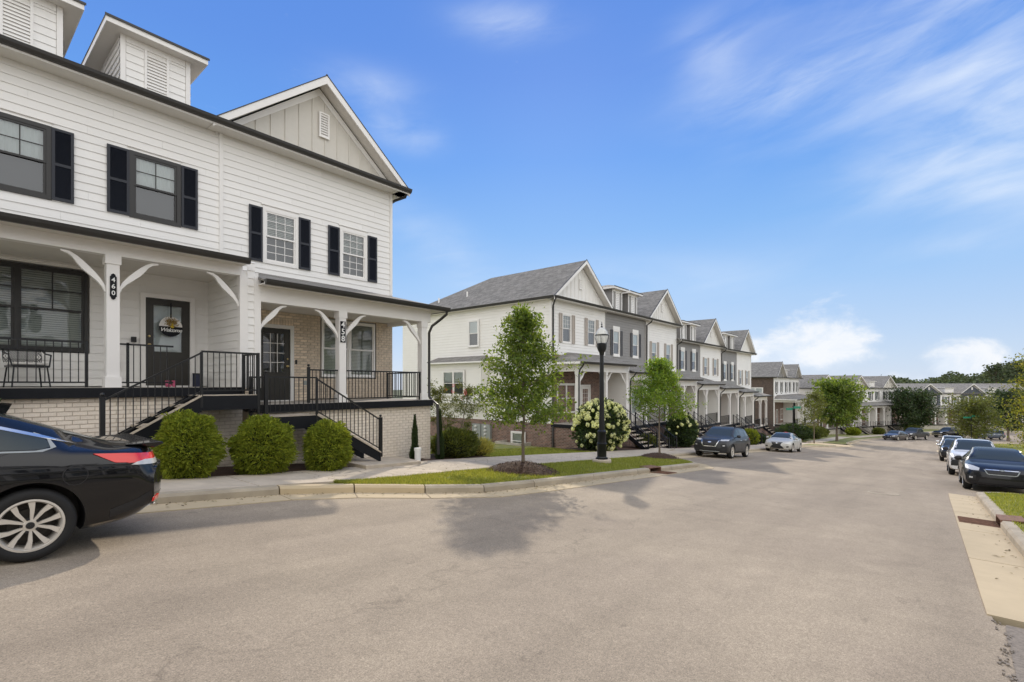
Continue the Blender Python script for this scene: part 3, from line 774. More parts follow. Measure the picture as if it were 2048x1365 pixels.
def mulch_mound(x, y, r, h, label):
    t = thing('mulch_mound', label, 'mulch', (x, y, 0), group='mulch mounds round the street trees')
    mb = MB(); n = 28; rings = 7; rows = []
    for i in range(rings+1):
        q = i/rings; row = []
        for j in range(n):
            a = 2*math.pi*j/n; rr = r*q*(1+.12*noise.noise(Vector((math.cos(a)*1.5, math.sin(a)*1.5, x))))
            px, py = rr*math.cos(a), rr*math.sin(a)
            hh = h*(1-q*q)**1.1 + .025*noise.noise(Vector((px*7, py*7, x))); row.append((px, py, g(x+px)+.12+hh-(.03 if i == rings else 0)))
        rows.append(row)
    for i in range(rings):
        for j in range(n): mb.quad(rows[i][j], rows[i+1][j], rows[i+1][(j+1)%n], rows[i][(j+1)%n])
    mb.build('mound', 'mulch', t, smooth='all')
    mb = MB(); rnd = random.Random(9)
    for k in range(1800 if x < 15 else 700):
        q = math.sqrt(rnd.random()); a = rnd.uniform(0, 6.28); px, py = r*q*math.cos(a)*1.08, r*q*math.sin(a)*1.08
        z = g(x+px)+.125+h*max(0, 1-q*q)**1.1
        v = Vector((rnd.uniform(-1,1), rnd.uniform(-1,1), rnd.uniform(-.4,.4))).normalized()*rnd.uniform(.012,.04); w_ = v.cross(Vector((0,0,1))).normalized()*.008
        c = Vector((px,py,z)); u = Vector((0,0,rnd.uniform(.0,.02))); mb.quad(c-v-w_, c+v-w_+u, c+v+w_+u, c-v+w_)
    mb.build('bark_chips', 'mulch_chip', t, kind='stuff', fix=False)
mulch_mound(10.35, 8.35, .95, .27, 'low brown mulch mound at the foot of the nearest street tree')
mulch_mound(20.6, 9.0, .85, .22, 'brown mulch mound under the small bright green street tree')
# ------------------------------------------------------------------ house parts (local: x along the front, y into the house, z up from the porch floor)
def window(parent, x0, x1, z0, z1, y=0, frame='trim_white', cols=3, rows=2, casing=.085, side=None, twin=1, blinds='blind', lower_grid=False, detail=2, head=True, drop=1.0, mnt=.016, rd=.135):
    """sash window, glass recessed a little; side: x of a wall facing -x, then x0,x1 run along y"""
    F = fr_front(y) if side is None else fr_side(side, -1)
    root = None
    def bx(mb, u0, u1, d0, d1, za, zb):
        a = F(u0, d0, za); b = F(u1, d1, zb); mb.box(a[0], b[0], a[1], b[1], a[2], b[2])
    mb = MB(); c = casing
    bx(mb, x0-c, x0, -.05, .034, z0-c, z1+c); bx(mb, x1, x1+c, -.05, .034, z0-c, z1+c)
    bx(mb, x0, x1, -.05, .034, z1, z1+c); bx(mb, x0, x1, -.05, .040, z0-c, z0)
    root = mb.build('window', frame, parent)
    if head and detail > 1:
        mb = MB(); bx(mb, x0-c-.04, x1+c+.04, 0, .045, z1+c+.07, z1+c+.095); mb.build('drip_cap', 'trim_white', root)
    n = twin; W = (x1-x0)/n; mul = .06 if n > 1 else 0
    fr = MB(); zm = z0+(z1-z0)*.5; panes = []
    mt_ = MB()
    for i in range(n):
        a = x0+i*W+(mul/2 if i else 0); b = x0+(i+1)*W-(mul/2 if i < n-1 else 0)
        s = .042
        if i: bx(fr, a-mul, a, -.05, .03, z0, z1)
        for (za, zb, dd) in ((zm-.02, z1, .008), (z0, zm+.02, -.012)):
            bx(fr, a, a+s, dd-.03, dd+.012, za, zb); bx(fr, b-s, b, dd-.03, dd+.012, za, zb)
            bx(fr, a+s, b-s, dd-.03, dd+.012, za, za+s); bx(fr, a+s, b-s, dd-.03, dd+.012, zb-s, zb)
            qd = [F(a+s, dd-.012, za+s), F(b-s, dd-.012, za+s), F(b-s, dd-.012, zb-s), F(a+s, dd-.012, zb-s)]; p = MB(); p.quad(*(qd if side is None else qd[::-1])); p.build('pane', 'window_glass', root, fix=False)
            if cols and (za > z0 or lower_grid):
                for k in range(1, cols):
                    u = a+s+(b-a-2*s)*k/cols; bx(mt_, u-mnt/2, u+mnt/2, dd-.011, dd-.002, za+s, zb-s)
                for k in range(1, rows):
                    zz = za+s+(zb-za-2*s)*k/rows; bx(mt_, a+s, b-s, dd-.011, dd-.0035, zz-mnt/2, zz+mnt/2)
        if blinds and detail > 1:
            bl = MB(); zz = z1-.03; st = .045 if blinds == 'blind' else .05; zend = z1-(z1-z0)*drop
            if blinds == 'blind':
                while zz > zend+.02:
                    d1_, d2_ = (-.075, -.046) if rd > .1 else (-.046, -.030); A, B_ = F(a+.02, d1_, zz), F(b-.02, d1_, zz); A2, B2 = F(a+.02, d2_, zz-.041), F(b-.02, d2_, zz-.041)
                    bl.quad(A, B_, B2, A2); zz -= st
            else:
                nn = 14
                for k in range(nn):
                    u0, u1 = a+(b-a)*k/nn, a+(b-a)*(k+1)/nn; q_ = .025 if rd > .1 else .006; d0, d1 = (-.035-q_*(k % 2)), (-.035-q_*((k+1) % 2))
                    bl.quad(F(u0, d0, zend), F(u1, d1, zend), F(u1, d1, z1), F(u0, d0, z1))
            bl.build('window_blind', 'blind' if blinds == 'blind' else 'curtain', root, kind='stuff', fix=False)
    fr.build('sash', frame, root)
    if mt_.v: mt_.build('glazing_bars', frame, root, kind='stuff')
    rm = MB(); rm.quad(F(x0, -rd, z0), F(x1, -rd, z0), F(x1, -rd, z1), F(x0, -rd, z1)); rm.build('room', 'room_dark' if detail > 1 else 'curtain', root, fix=False)
    return root

def shutter(parent, x0, x1, z0, z1, y, mname, louvre=True):
    mb = MB(); t = .052; d = .055
    mb.box(x0, x0+t, y-d, y-.024, z0, z1); mb.box(x1-t, x1, y-d, y-.024, z0, z1)
    zm = (z0+z1)/2
    for a, b in ((z0, z0+t+.01), (zm-.03, zm+.03), (z1-t, z1)): mb.box(x0+t, x1-t, y-d, y-.024, a, b)
    s = mb.build('shutter', mname, parent)
    mb = MB()
    if louvre:
        z = z0+t+.02
        while z < z1-t-.01:
            if not (zm-.04 < z < zm+.025): mb.quad((x0+t,y-.050,z), (x1-t,y-.050,z), (x1-t,y-.030,z+.026), (x0+t,y-.030,z+.026))
            z += .024
        mb.build('louvres', mname, s, kind='stuff', fix=False)
    mb = MB(); mb.box(x0+t, x1-t, y-.030, y-.023, z0+t, z1-t); mb.build('shutter_panel', mname, s)
    return s

def bracket(parent, x, z, y, s=1, sc=1.0):
    """curved brace from post side (x) up to the beam underside (z)"""
    cl = [(.0,-.70,.035), (.03,-.60,.05), (.10,-.49,.075), (.20,-.38,.105), (.30,-.28,.115), (.38,-.19,.10), (.45,-.11,.07), (.53,-.055,.05), (.64,-.03,.03)]
    up, lo = [], []
    for i, (a, b, w) in enumerate(cl):
        p = Vector(cl[max(i-1,0)][:2]); q = Vector(cl[min(i+1,len(cl)-1)][:2]); t = (q-p).normalized(); n = Vector((-t.y, t.x))
        up.append((a+n.x*w*.5, min(0, b+n.y*w*.5))); lo.append((a-n.x*w*.5, b-n.y*w*.5))
    mb = MB()
    for k in range(len(cl)-1):
        poly = [up[k], up[k+1], lo[k+1], lo[k]]
        mb.prism([(x+s*sc*max(p[0],0), y-.035, z+sc*p[1]) for p in poly], (0, .07, 0))
    bm_ = mb.mesh('bracket', 'trim_white'); bm = bmesh.new(); bm.from_mesh(bm_); bmesh.ops.remove_doubles(bm, verts=bm.verts, dist=1e-4)
    # drop the inner faces left between the pieces
    bmesh.ops.delete(bm, geom=[f for f in bm.faces if all(not e.is_manifold and not e.is_boundary for e in f.edges if abs((e.verts[0].co-e.verts[1].co).y) < .01) and abs(f.normal.y) < .5 and len([e for e in f.edges if len(e.link_faces) > 2]) >= 3], context='FACES')
    bmesh.ops.recalc_face_normals(bm, faces=bm.faces); bm.to_mesh(bm_); bm.free()
    return link('bracket', bm_, parent)

def post(parent, x, y, z0, z1, w=.20):
    mb = MB(); h = w/2
    mb.box(x-h, x+h, y-h, y+h, z0+.2, z1-.16)
    p = mb.build('porch_post', 'trim_white', parent)
    mb = MB(); mb.box(x-h-.025, x+h+.025, y-h-.025, y+h+.025, z0, z0+.19); mb.prism([(x-h-.025,y-h-.025,z0+.19),(x+h+.025,y-h-.025,z0+.19),(x+h+.025,y+h+.025,z0+.19),(x-h-.025,y+h+.025,z0+.19)], (0,0,.012)); mb.build('post_base', 'trim_white', p)
    mb = MB(); mb.box(x-h-.022, x+h+.022, y-h-.022, y+h+.022, z1-.17, z1); mb.build('post_cap', 'trim_white', p)
    return p

BAL = {}
def rail_run(parent, p0, p1, h=.85, gap=.11, posts=(True, True), base=.08, detail=2, newel=.045, z_extra=0.0, ball=(False, False), low=None):
    """metal rail from p0 to p1 (points on the floor), may slope"""
    p0, p1 = Vector(p0), Vector(p1); d = p1-p0; L_ = math.hypot(d.x, d.y); n = max(1, round(L_/gap))
    mb = MB()
    def bar(a, b, w, hh):
        a, b = Vector(a), Vector(b); t = (b-a); sd_ = Vector((-t.y, t.x, 0)).normalized()*w/2
        mb.prism([a-sd_, a+sd_, a+sd_+Vector((0,0,hh)), a-sd_+Vector((0,0,hh))], t)
    bar(p0+Vector((0,0,h-.03)), p1+Vector((0,0,h-.03)), .04, .035)
    r = mb.build('handrail', 'black_metal', parent)
    mb = MB(); bar(p0+Vector((0,0,base)), p1+Vector((0,0,base)), .028, .028); mb.build('bottom_rail', 'black_metal', parent)
    if detail > 1:
        hb = round(h-base-.03, 3)
        if hb not in BAL:
            m2 = MB(); m2.box(-.007, .007, -.007, .007, 0, 1); BAL[hb] = m2.mesh('baluster', 'black_metal')
        for i in range(1, n):
            o = link('baluster', BAL[hb], parent); o.location = p0+d*i/n+Vector((0,0,base+.01)); o.scale = (1,1,hb)
    else:
        m2 = MB()
        for i in range(1, n):
            q = p0+d*i/n; m2.box(q.x-.009, q.x+.009, q.y-.009, q.y+.009, q.z+base, q.z+h-.02)
        m2.build('balusters', 'black_metal', parent, kind='stuff', fix=False)
    for k, (q, on) in enumerate(((p0, posts[0]), (p1, posts[1]))):
        if not on: continue
        w = newel/2; m2 = MB(); zb = q.z+(low if low is not None else 0)
        m2.box(q.x-w, q.x+w, q.y-w, q.y+w, zb, q.z+h+(.06 if ball[k] else .01)); 
        if ball[k]:
            m2.lathe([(.001,-.035),(.025,-.028),(.036,0),(.025,.028),(.001,.035)], 10, (q.x, q.y, q.z+h+.10))
        m2.build('rail_post', 'black_metal', parent)

def slab(mb, pts, th=.10):
    """roof plane with thickness, straight down"""
    mb.prism(pts, (0, 0, -th))

def gutter(parent, x0, x1, y, z, mname='gutter_bronze'):
    prof = [(0,-.12),(-.065,-.12),(-.10,-.06),(-.115,0),(-.105,.004),(0,.004)]
    mb = MB(); mb.prism([(x0, y+a, z+b) for a, b in prof], (x1-x0, 0, 0)); return mb.build('gutter', mname, parent)

def downspout(parent, pts, r=.04):
    mb = MB(); mb.tube(pts, r, 8); return mb.build('downspout', 'gutter_bronze', parent, smooth=True)

def vent(parent, x0, x1, z0, z1, y, n=8, pt=0):
    mb = MB(); t = .04
    mb.box(x0, x0+t, y-.05, y, z0, z1); mb.box(x1-t, x1, y-.05, y, z0, z1); mb.box(x0+t, x1-t, y-.05, y, z0, z0+t); mb.box(x0+t, x1-t, y-.05, y, z1-t, z1)
    v = mb.build('gable_vent', 'trim_white', parent)
    st = (z1-z0-2*t)/n
    for k in range(n):
        m2 = MB(); z = z0+t+k*st; m2.prism([(x0+t, y-.045, z), (x0+t, y-.012, z+st*.95), (x0+t, y-.004, z+st*.95), (x0+t, y-.037, z)], (x1-x0-2*t, 0, 0))
        m2.build('vent_slat', 'trim_white', v)
    return v

def gable(root, w, e, rise, detail, batten='batten_white', over=.45, side_over=.38, back=7.2, lo=0, hi=None, dark=False, roof=True):
    """cross gable over the front: e eave height, rise to the ridge"""
    hi = w if hi is None else hi; xc = (lo+hi)/2; hw = (hi-lo)/2+side_over; ap = e+rise
    s = rise/hw
    def zr(x): return ap-abs(x-xc)*s
    if roof:
        mb = MB()
        slab(mb, [(xc-hw,-over,e), (xc,-over,ap), (xc,back,ap), (xc-hw,back,e)], .10)
        slab(mb, [(xc,-over,ap), (xc+hw,-over,e), (xc+hw,back,e), (xc,back,ap)], .10)
        mb.build('gable_roof', 'shingle', root)
    # wall triangle with battens
    g0 = MB(); g0.prism([(xc-(hw-.25),-.02,e-.02), (xc+(hw-.25),-.02,e-.02), (xc,-.02,ap-.25*s-.02)], (0,.1,0)); wl = g0.build('gable_wall', batten, root)
    st = .40; x = xc+st/2 - math.ceil(hw/st)*st
    bm_ = 'trim_white' if not dark else batten
    while x < xc+hw:
        top = zr(x)-.38
        if top > e+.05 and detail > 0:
            m2 = MB(); m2.box(x-.02, x+.02, -.042, -.018, e, top); m2.build('batten', batten, wl)
        x += st
    # bargeboards, frieze and soffits
    for sg in (-1, 1):
        def P(d, y, dz): return (xc+sg*d, y, ap-d*s+dz)
        m2 = MB(); m2.prism([P(0,-over-.035,-.005), P(hw,-over-.035,-.005), P(hw,-over-.035,-.20), P(0,-over-.035,-.20-.03)], (0,.034,0)); m2.build('bargeboard', 'trim_white', root)
        m2 = MB(); m2.prism([P(0,-.045,-.20), P(hw-.2,-.045,-.20), P(hw-.2,-.045,-.36), P(0,-.045,-.42)], (0,.03,0)); m2.build('frieze_board', 'trim_white', root)
        m2 = MB(); m2.prism([P(0,-over+.03,-.13), P(hw,-over+.03,-.13), P(hw,-.02,-.13), P(0,-.02,-.13)], (0,0,-.015)); m2.build('soffit', 'soffit', root)
        m2 = MB(); m2.prism([P(-.02,-over-.050,.022), P(hw+.02,-over-.050,.022), P(hw+.02,-over-.050,-.004), P(-.02,-over-.050,-.004)], (0,.05,0)); m2.build('roof_edge', 'gutter_bronze', root)
    if detail > 0:
        vent(root, xc-.02, xc+.30, e+.82, e+1.56, -.042, 9) if detail > 1 else vent(root, xc-.16, xc+.16, e+.85, e+1.45, -.042, 4)

def dormer(root, x0, x1, y, z0, z1, siding, detail, style='pair', over=.30):
    """low hipped dormer with louvred front"""
    D = 3.2
    mb = MB(); mb.box(x0, x1, y, y+D, z0-.3, z1); d = mb.build('dormer', siding, root)
    t = .10
    mb = MB()
    for a in (x0-.01, x1-t+.01): mb.box(a, a+t, y-.028, y-.001, z0-.3, z1)
    mb.box(x0+t, x1-t, y-.026, y-.001, z1-.14, z1)
    mb.build('dormer_trim', 'trim_white', d)
    xc = (x0+x1)/2; lw = .21 if style == 'pair' else .20
    mb = MB(); mb.box(xc-lw-.05, xc-lw, y-.04, y-.001, z0-.2, z1-.14); mb.box(xc+lw, xc+lw+.05, y-.04, y-.001, z0-.2, z1-.14)
    ld = mb.build('dormer_louvre', 'trim_white', d)
    z = z0-.15
    step = .075 if detail > 1 else .12
    while z < z1-.2:
        m2 = MB(); m2.prism([(xc-lw, y-.035, z), (xc-lw, y-.008, z+step*.95), (xc-lw, y-.001, z+step*.95), (xc-lw, y-.028, z)], (2*lw, 0, 0))
        m2.build('louvre_slat', 'trim_white', ld) if detail > 1 else m2.build('louvre_slat', 'trim_white', ld, fix=False)
        z += step
    if detail > 1:
        for a, b in ((x0+t, xc-lw-.05), (xc+lw+.05, x1-t)):
            lap_pieces(d, y, a, b, z0-.2, z1-.14, 'siding_white')
        lap_joined(d, fr_side(x0, -1), y, y+1.6, z0-.1, z1, 'siding_white')
        lap_joined(d, fr_side(x1, 1), y, y+1.6, z0-.1, z1, 'siding_white')
    elif style == 'pair':
        for a, b in ((x0+t+.02, xc-lw-.07), (xc+lw+.07, x1-t-.02)):
            m2 = MB(); m2.box(a, b, y-.02, y-.001, z0-.2, z1-.16); m2.build('dormer_panel', siding, d)
    # soffit, fascia, hip roof
    o = over; mb = MB(); mb.box(x0-o, x1+o, y-o, y+D, z1, z1+.02); mb.build('dormer_soffit', 'soffit', d)
    mb = MB(); mb.box(x0-o-.02, x1+o+.02, y-o-.02, y-o, z1-.01, z1+.13); mb.box(x0-o-.02, x0-o, y-o, y+D, z1-.01, z1+.13); mb.box(x1+o, x1+o+.02, y-o, y+D, z1-.01, z1+.13)
    mb.build('dormer_fascia', 'trim_white', d)
    zt = z1+.13; hp = zt+.32; q = (x1-x0)/2+o
    mb = MB(); A, B_, C_, D_ = (x0-o-.04,y-o-.04,zt), (x1+o+.04,y-o-.04,zt), (x1+o+.04,y+D,zt), (x0-o-.04,y+D,zt); r0, r1 = (xc,y-o+q,hp), (xc,y+D,hp)
    mb.quad(A,B_,r0); mb.quad(B_,C_,r1,r0); mb.quad(D_,A,r0,r1); mb.quad(A,D_,C_,B_); mb.quad(C_,D_,r1)
    mb.build('dormer_roof', 'shingle', d)
    m2 = MB(); m2.box(x0-o-.05, x1+o+.05, y-o-.05, y-o-.03, zt-.03, zt+.02); m2.build('roof_edge', 'gutter_bronze', d)

def door(root, x0, x1, z1, y, mname, glass='nine', knob=-1, casing=.10, trim='trim_white'):
    mb = MB(); c = casing
    mb.box(x0-c, x0, y-.035, y+.05, 0, z1+c); mb.box(x1, x1+c, y-.035, y+.05, 0, z1+c); mb.box(x0, x1, y-.035, y+.05, z1, z1+c); mb.box(x0, x1, y-.06, y+.03, 0, .03)
    f = mb.build('door_frame', trim, root)
    w = x1-x0; gx0, gx1 = x0+w*.18, x1-w*.18; gz0, gz1 = z1*.40, z1*.925
    mb = MB(); d0, d1 = y+.005, y+.045
    mb.box(x0+.004, gx0, d0, d1, .03, z1-.004); mb.box(gx1, x1-.004, d0, d1, .03, z1-.004); mb.box(gx0, gx1, d0, d1, .03, gz0); mb.box(gx0, gx1, d0, d1, gz1, z1-.004)
    dr = mb.build('door', mname, root)
    mb = MB()
    for a, b in ((gx0-.02, (gx0+gx1)/2-.03), ((gx0+gx1)/2+.03, gx1+.02)):
        mb.prism([(a,d0-.001,.18),(b,d0-.001,.18),(b,d0-.001,gz0-.14),(a,d0-.001,gz0-.14)], (0,-.010,0))
    if glass == 'nine': mb = MB(); mb.prism([(gx0-.02,d0-.001,.18),(gx1+.02,d0-.001,.18),(gx1+.02,d0-.001,gz0-.14),(gx0-.02,d0-.001,gz0-.14)], (0,-.008,0))
    mb.build('door_panel', mname, dr)
    mb = MB(); mb.quad((gx0,d0+.015,gz0),(gx1,d0+.015,gz0),(gx1,d0+.015,gz1),(gx0,d0+.015,gz1)); mb.build('pane', 'window_glass', dr, fix=False)
    mb = MB(); mb.quad((gx0,d1+.03,gz0),(gx1,d1+.03,gz0),(gx1,d1+.03,gz1),(gx0,d1+.03,gz1)); mb.build('door_curtain', 'curtain' if glass != 'nine' else 'room_dark', dr, fix=False)
    if glass == 'nine':
        mb = MB()
        for k in (1, 2): u = gx0+(gx1-gx0)*k/3; mb.box(u-.009, u+.009, d0-.003, d0+.012, gz0, gz1)
        for k in (1, 2, 3): z = gz0+(gz1-gz0)*k/4; mb.box(gx0, gx1, d0-.005, d0+.012, z-.009, z+.009)
        mb.build('glazing_bars', 'trim_white', dr, kind='stuff')
    kx = x0+.075 if knob < 0 else x1-.075
    mb = MB(); mb.lathe([(.001,-.075),(.026,-.065),(.03,-.05),(.018,-.035),(.012,-.02),(.032,-.012),(.032,0)], 12, (kx, d0, .98), 'y'); mb.lathe([(.001,-.03),(.02,-.028),(.028,0)], 12, (kx, d0, 1.18), 'y')
    mb.build('door_knob', 'brass', dr, smooth=True)
    return dr

def house(label, group, loc, rz, w, **P):
    G = lambda k, d=None: P.get(k, d)
    det = G('detail', 1); root = thing('townhouse', label, 'townhouse', loc, rz, group)
    e = P['eave']; rise = G('rise', 2.55); depth = G('depth', 13.2); wall = P['wall']; wall1 = G('wall1', wall)
    py = G('porch_y', -1.9); dy = py-.2; ry = G('roof_y', -2.35); pe = P['peave']; pw = P['pwall']; bz = G('beam', pe-.38)
    ops2 = [(a-.085, b+.085, c-.085, d+.085) for a, b, c, d in G('wins2', [])]
    ops1 = [(a-.09, b+.09, c-.09, d+.09) for a, b, c, d in G('wins1', [])]; D1 = G('door')
    if D1: ops1.append((D1[0]-.10, D1[1]+.10, -.2, D1[2]+.10))
    # carcass behind the cladding
    mb = MB(); mb.box(0, w, .14, depth, -G('fdn', 1.9), e-.02); mb.build('wall', G('side_mat', 'siding_far_white'), root)
    zf = G('split', 2.95)      # cladding changes material behind the porch ceiling
    if det > 1:
        lap_pieces(root, 0, 0, w, pw-.05, e-.12, wall, ops2)
    else: lap_joined(root, fr_front(0), 0, w, pw-.2, e-.12, wall, ops2, lap=LAP)
    if wall1.startswith('brick') and det > 1:
        sol = [(a, b, d) for a, b, c, d in ops1] 
        lay_bricks(root, brick_field(0.02, w, 0, pw-.2, 0, wall1, ops1, sol), loc, 300)
        mb = MB()
        for a, b in ((0, w),):
            z = 0
            for s0, s1, za, zb in [(0, w, 0, pw-.15)]:
                cells = sorted({0, w, *[o[0] for o in ops1], *[o[1] for o in ops1]}); cells = [c for c in cells if 0 <= c <= w]
                for c0, c1 in zip(cells, cells[1:]):
                    m_ = (c0+c1)/2; hit = [o for o in ops1 if o[0] < m_ < o[1]]
                    if not hit: mb.box(c0, c1, -.034, .02, 0, pw-.15)
                    else:
                        o = hit[0]
                        if o[2] > 0: mb.box(c0, c1, -.034, .02, 0, o[2])
                        mb.box(c0, c1, -.034, .02, o[3], pw-.15)
        mb.build('mortar_bed', 'mortar', root)
    elif wall1.startswith('brick'):
        mb = MB(); mb.box(0, w, -.02, .13, 0, pw-.15); mb.build('brick_wall', wall1, root)
    else:
        (lap_pieces(root, 0, 0, w, 0.02, pw-.15, wall1, ops1) if det > 1 else lap_joined(root, fr_front(0), 0, w, 0, pw-.2, wall1, ops1))
    # corner boards
    for a, on in ((0, G('cl', True)), (w-.09, G('cr', True))):
        if on: mb = MB(); mb.box(a, a+.09, -.045, .0, pw-.05, e-.12); mb.build('corner_board', 'trim_white' if wall != 'siding_grey' else 'siding_grey', root)
    for a, b, c, d in G('wins2', []):
        window(root, a, b, c, d, 0, **{'detail': det, **G('win2', {})})
    for a, b, c, d in G('wins1', []):
        window(root, a, b, c, d, 0 if not wall1.startswith('brick') else -.01, **{'detail': det, **G('win1', {})})
    for a, b, c, d in G('shut', []): shutter(root, a, b, c, d, 0 if det > 1 else -.018, G('shut_mat', 'shutter_navy'), det > 1)
    if D1: door(root, D1[0], D1[1], D1[2], -.03, G('door_mat', 'door_dark'), G('door_glass', 'nine'), G('knob', -1))
    # eave: soffit, gutter, roof
    lx, rx_ = (-.40 if G('end_l') else 0), (w+.40 if G('end_r') else w)
    mb = MB(); mb.box(lx, rx_, -.46, 0, e-.12, e-.10); mb.build('soffit', 'soffit', root)
    mb = MB(); mb.box(lx, rx_, -.49, -.46, e-.14, e); mb.build('fascia', 'trim_white', root)
    gutter(root, lx, rx_, -.49, e+.02)
    yb = depth+.45; yr = G('ridge_y', 7.2); hw = w/2+.38; ap = e+rise
    mb = MB()
    if G('end_l') and G('gable'):
        xc = w/2; L0 = xc-hw
        slab(mb, [(L0,-.45,e), (xc,-.45,ap), (xc,yr,ap), (L0,yb,e)]); slab(mb, [(xc,-.45,ap), (xc+hw,-.45,e), (xc+hw,yr,e), (xc,yr,ap)])
        slab(mb, [(xc,yr,ap), (w,yr,ap), (w,yb,e), (L0,yb,e)])
        slab(mb, [(w,yr,ap),(xc,yr,ap),(xc+hw*.99,yr-.4,e),(w,-.2,e)])
    elif G('end_r') and G('gable'):
        xc = w/2; L1 = xc+hw
        slab(mb, [(L1,-.45,e), (L1,yb,e), (xc,yr,ap), (xc,-.45,ap)]); slab(mb, [(xc,-.45,ap), (xc,yr,ap), (xc-hw,yr,e), (xc-hw,-.45,e)])
        slab(mb, [(xc,yr,ap), (L1,yb,e), (0,yb,e), (0,yr,ap)])
    else:
        slab(mb, [(0,-.45,e), (w,-.45,e), (w,yr,ap), (0,yr,ap)]); slab(mb, [(0,yr,ap), (w,yr,ap), (w,yb,e), (0,yb,e)])
    mb.build('roof', 'shingle', root)
    if G('gable'): gable(root, w, e, rise, det, G('batten', 'batten_white'), roof=not (G('end_l') or G('end_r')), dark=G('dark_gable', False), back=yr)
    for d in G('dormers', []): dormer(root, d[0], d[1], d[2], d[3], d[4], G('dormer_mat', wall), det, G('dormer_style', 'pair'))
    # side walls that show
    if G('end_l'):
        lap_joined(root, fr_side(0, -1), 0, depth, G('side_z', -.3), e-.1, G('side_clad', 'siding_far_white')) if not G('side_brick') else None
        mb = MB(); mb.box(-.045, 0, -.046, .09, G('side_z', -.3), e-.1); mb.build('corner_board', 'trim_white', root)
        mb = MB(); mb.box(-.40, .0, -.46, depth, e-.12, e-.10); mb.build('soffit', 'soffit', root)
        mb = MB(); mb.prism([(-.38,-.46,e-.12),(-.38,-.46,e+.03),(-.48,-.46,e+.03),(-.44,-.46,e-.10)], (0, depth+.9, 0)); mb.build('gutter', 'gutter_bronze', root)
        if G('side_z', -.3) > -1 or G('side_brick'):
            mb = MB(); mb.box(-.012 if not G('side_brick') else -.02, .10, 0 , depth, -G('fdn',1.9), G('side_z', -.3) if not G('side_brick') else e-.1); mb.build('brick_base', G('base_mat', 'brick_red'), root)
    if G('end_r'):
        lap_joined(root, fr_side(w, 1), 0, depth, -.3, e-.1, 'siding_far_white')
        mb = MB(); mb.box(w, w+.40, -.46, depth, e-.12, e-.10); mb.build('soffit', 'soffit', root)
        mb = MB(); mb.prism([(w+.38,-.46,e-.12),(w+.38,-.46,e+.03),(w+.48,-.46,e+.03),(w+.44,-.46,e-.10)], (0, depth+.9, 0)); mb.build('gutter', 'gutter_bronze', root)
    # ---- porch
    x0, x1 = G('px0', 0), G('px1', w)
    mb = MB(); mb.box(x0, x1, dy, 0, -.06, 0); mb.build('porch_floor', 'porch_floor', root)
    mb = MB(); mb.box(x0, x1, dy-.02, dy+.1, -.19, -.008); 
    if G('end_r') or G('end_l'): mb.box(x1-.02 if G('end_r') else x0-.02, x1+.02 if G('end_r') else x0+.02, dy+.1, 0, -.19, -.008)
    mb.build('deck_fascia', 'black_paint', root)
    F_ = G('fdn', 1.9)
    if det > 1:
        mb = MB(); mb.box(x0, x1, dy+.115, .1, -F_, -.19); mb.build('foundation', 'mortar_light', root)
        it = brick_field(x0, x1, -F_+.1, -.19, dy+.148, 'brick_white'); 
        lay_bricks2(root, it, loc)
    else:
        mb = MB(); mb.box(x0+.02, x1-.02, dy+.08, .1, -F_, -.19); mb.build('foundation', G('base_mat', 'brick_red'), root)
    mb = MB(); mb.box(x0, x1, py-.10, py+.10, bz, pe-.06)
    if G('end_r'): mb.box(x1-.21, x1-.01, py+.10, -.02, bz, pe-.06)
    if G('end_l'): mb.box(x0+.01, x0+.21, py+.10, -.02, bz, pe-.06)
    mb.build('porch_beam', 'trim_white', root)
    mb = MB(); mb.box(x0, x1, py+.10, -.02, bz+.10, bz+.13); mb.build('porch_ceiling', 'soffit', root)
    ol, or_ = (.42 if G('end_l') else 0), (.42 if G('end_r') else 0)
    mb = MB()
    if G('end_r') or G('end_l'):
        el, er = x0-ol, x1+or_
        tl = x0+(1.6 if G('end_l') else 0); tr = x1-(1.6 if G('end_r') else 0)
        slab(mb, [(el,ry,pe), (er,ry,pe), (tr,0,pw), (tl,0,pw)], .05)
        if G('end_r'): slab(mb, [(er,ry,pe), (er,.0,pe), (tr,0,pw)], .05)
        if G('end_l'): slab(mb, [(el,ry,pe), (tl,0,pw), (el,0,pe)], .05)
    else: slab(mb, [(x0,ry,pe), (x1,ry,pe), (x1,0,pw), (x0,0,pw)], .05)
    mb.build('porch_roof', 'shingle', root)
    mb = MB(); mb.box(x0-ol, x1+or_, ry+.02, py-.10, pe-.10, pe-.075)
    if G('end_r'): mb.box(x1-.01, x1+or_, py-.10, 0, pe-.10, pe-.075)
    if G('end_l'): mb.box(x0-ol, x0+.01, py-.10, 0, pe-.10, pe-.075)
    mb.build('porch_soffit', 'soffit', root)
    mb = MB(); mb.box(x0-ol, x1+or_, ry, ry+.02, pe-.12, pe-.02); mb.build('porch_fascia', 'trim_white', root)
    gutter(root, x0-ol, x1+or_, ry, pe+.0)
    if G('end_r'):
        mb = MB(); mb.box(x1+or_, x1+or_+.02, ry, 0, pe-.12, pe-.005); mb.build('roof_edge', 'gutter_bronze', root)
    if G('end_l'):
        mb = MB(); mb.box(x0-ol-.02, x0-ol, ry, 0, pe-.12, pe-.005); mb.build('roof_edge', 'trim_white', root)
    for k, x in enumerate(G('posts', [])):
        post(root, x, py, 0, bz)
        hs = .10
        if x-hs > x0+.6 or k > 0: bracket(root, x-hs, bz, py, -1)
        if x+hs < x1-.5: bracket(root, x+hs, bz, py, 1)
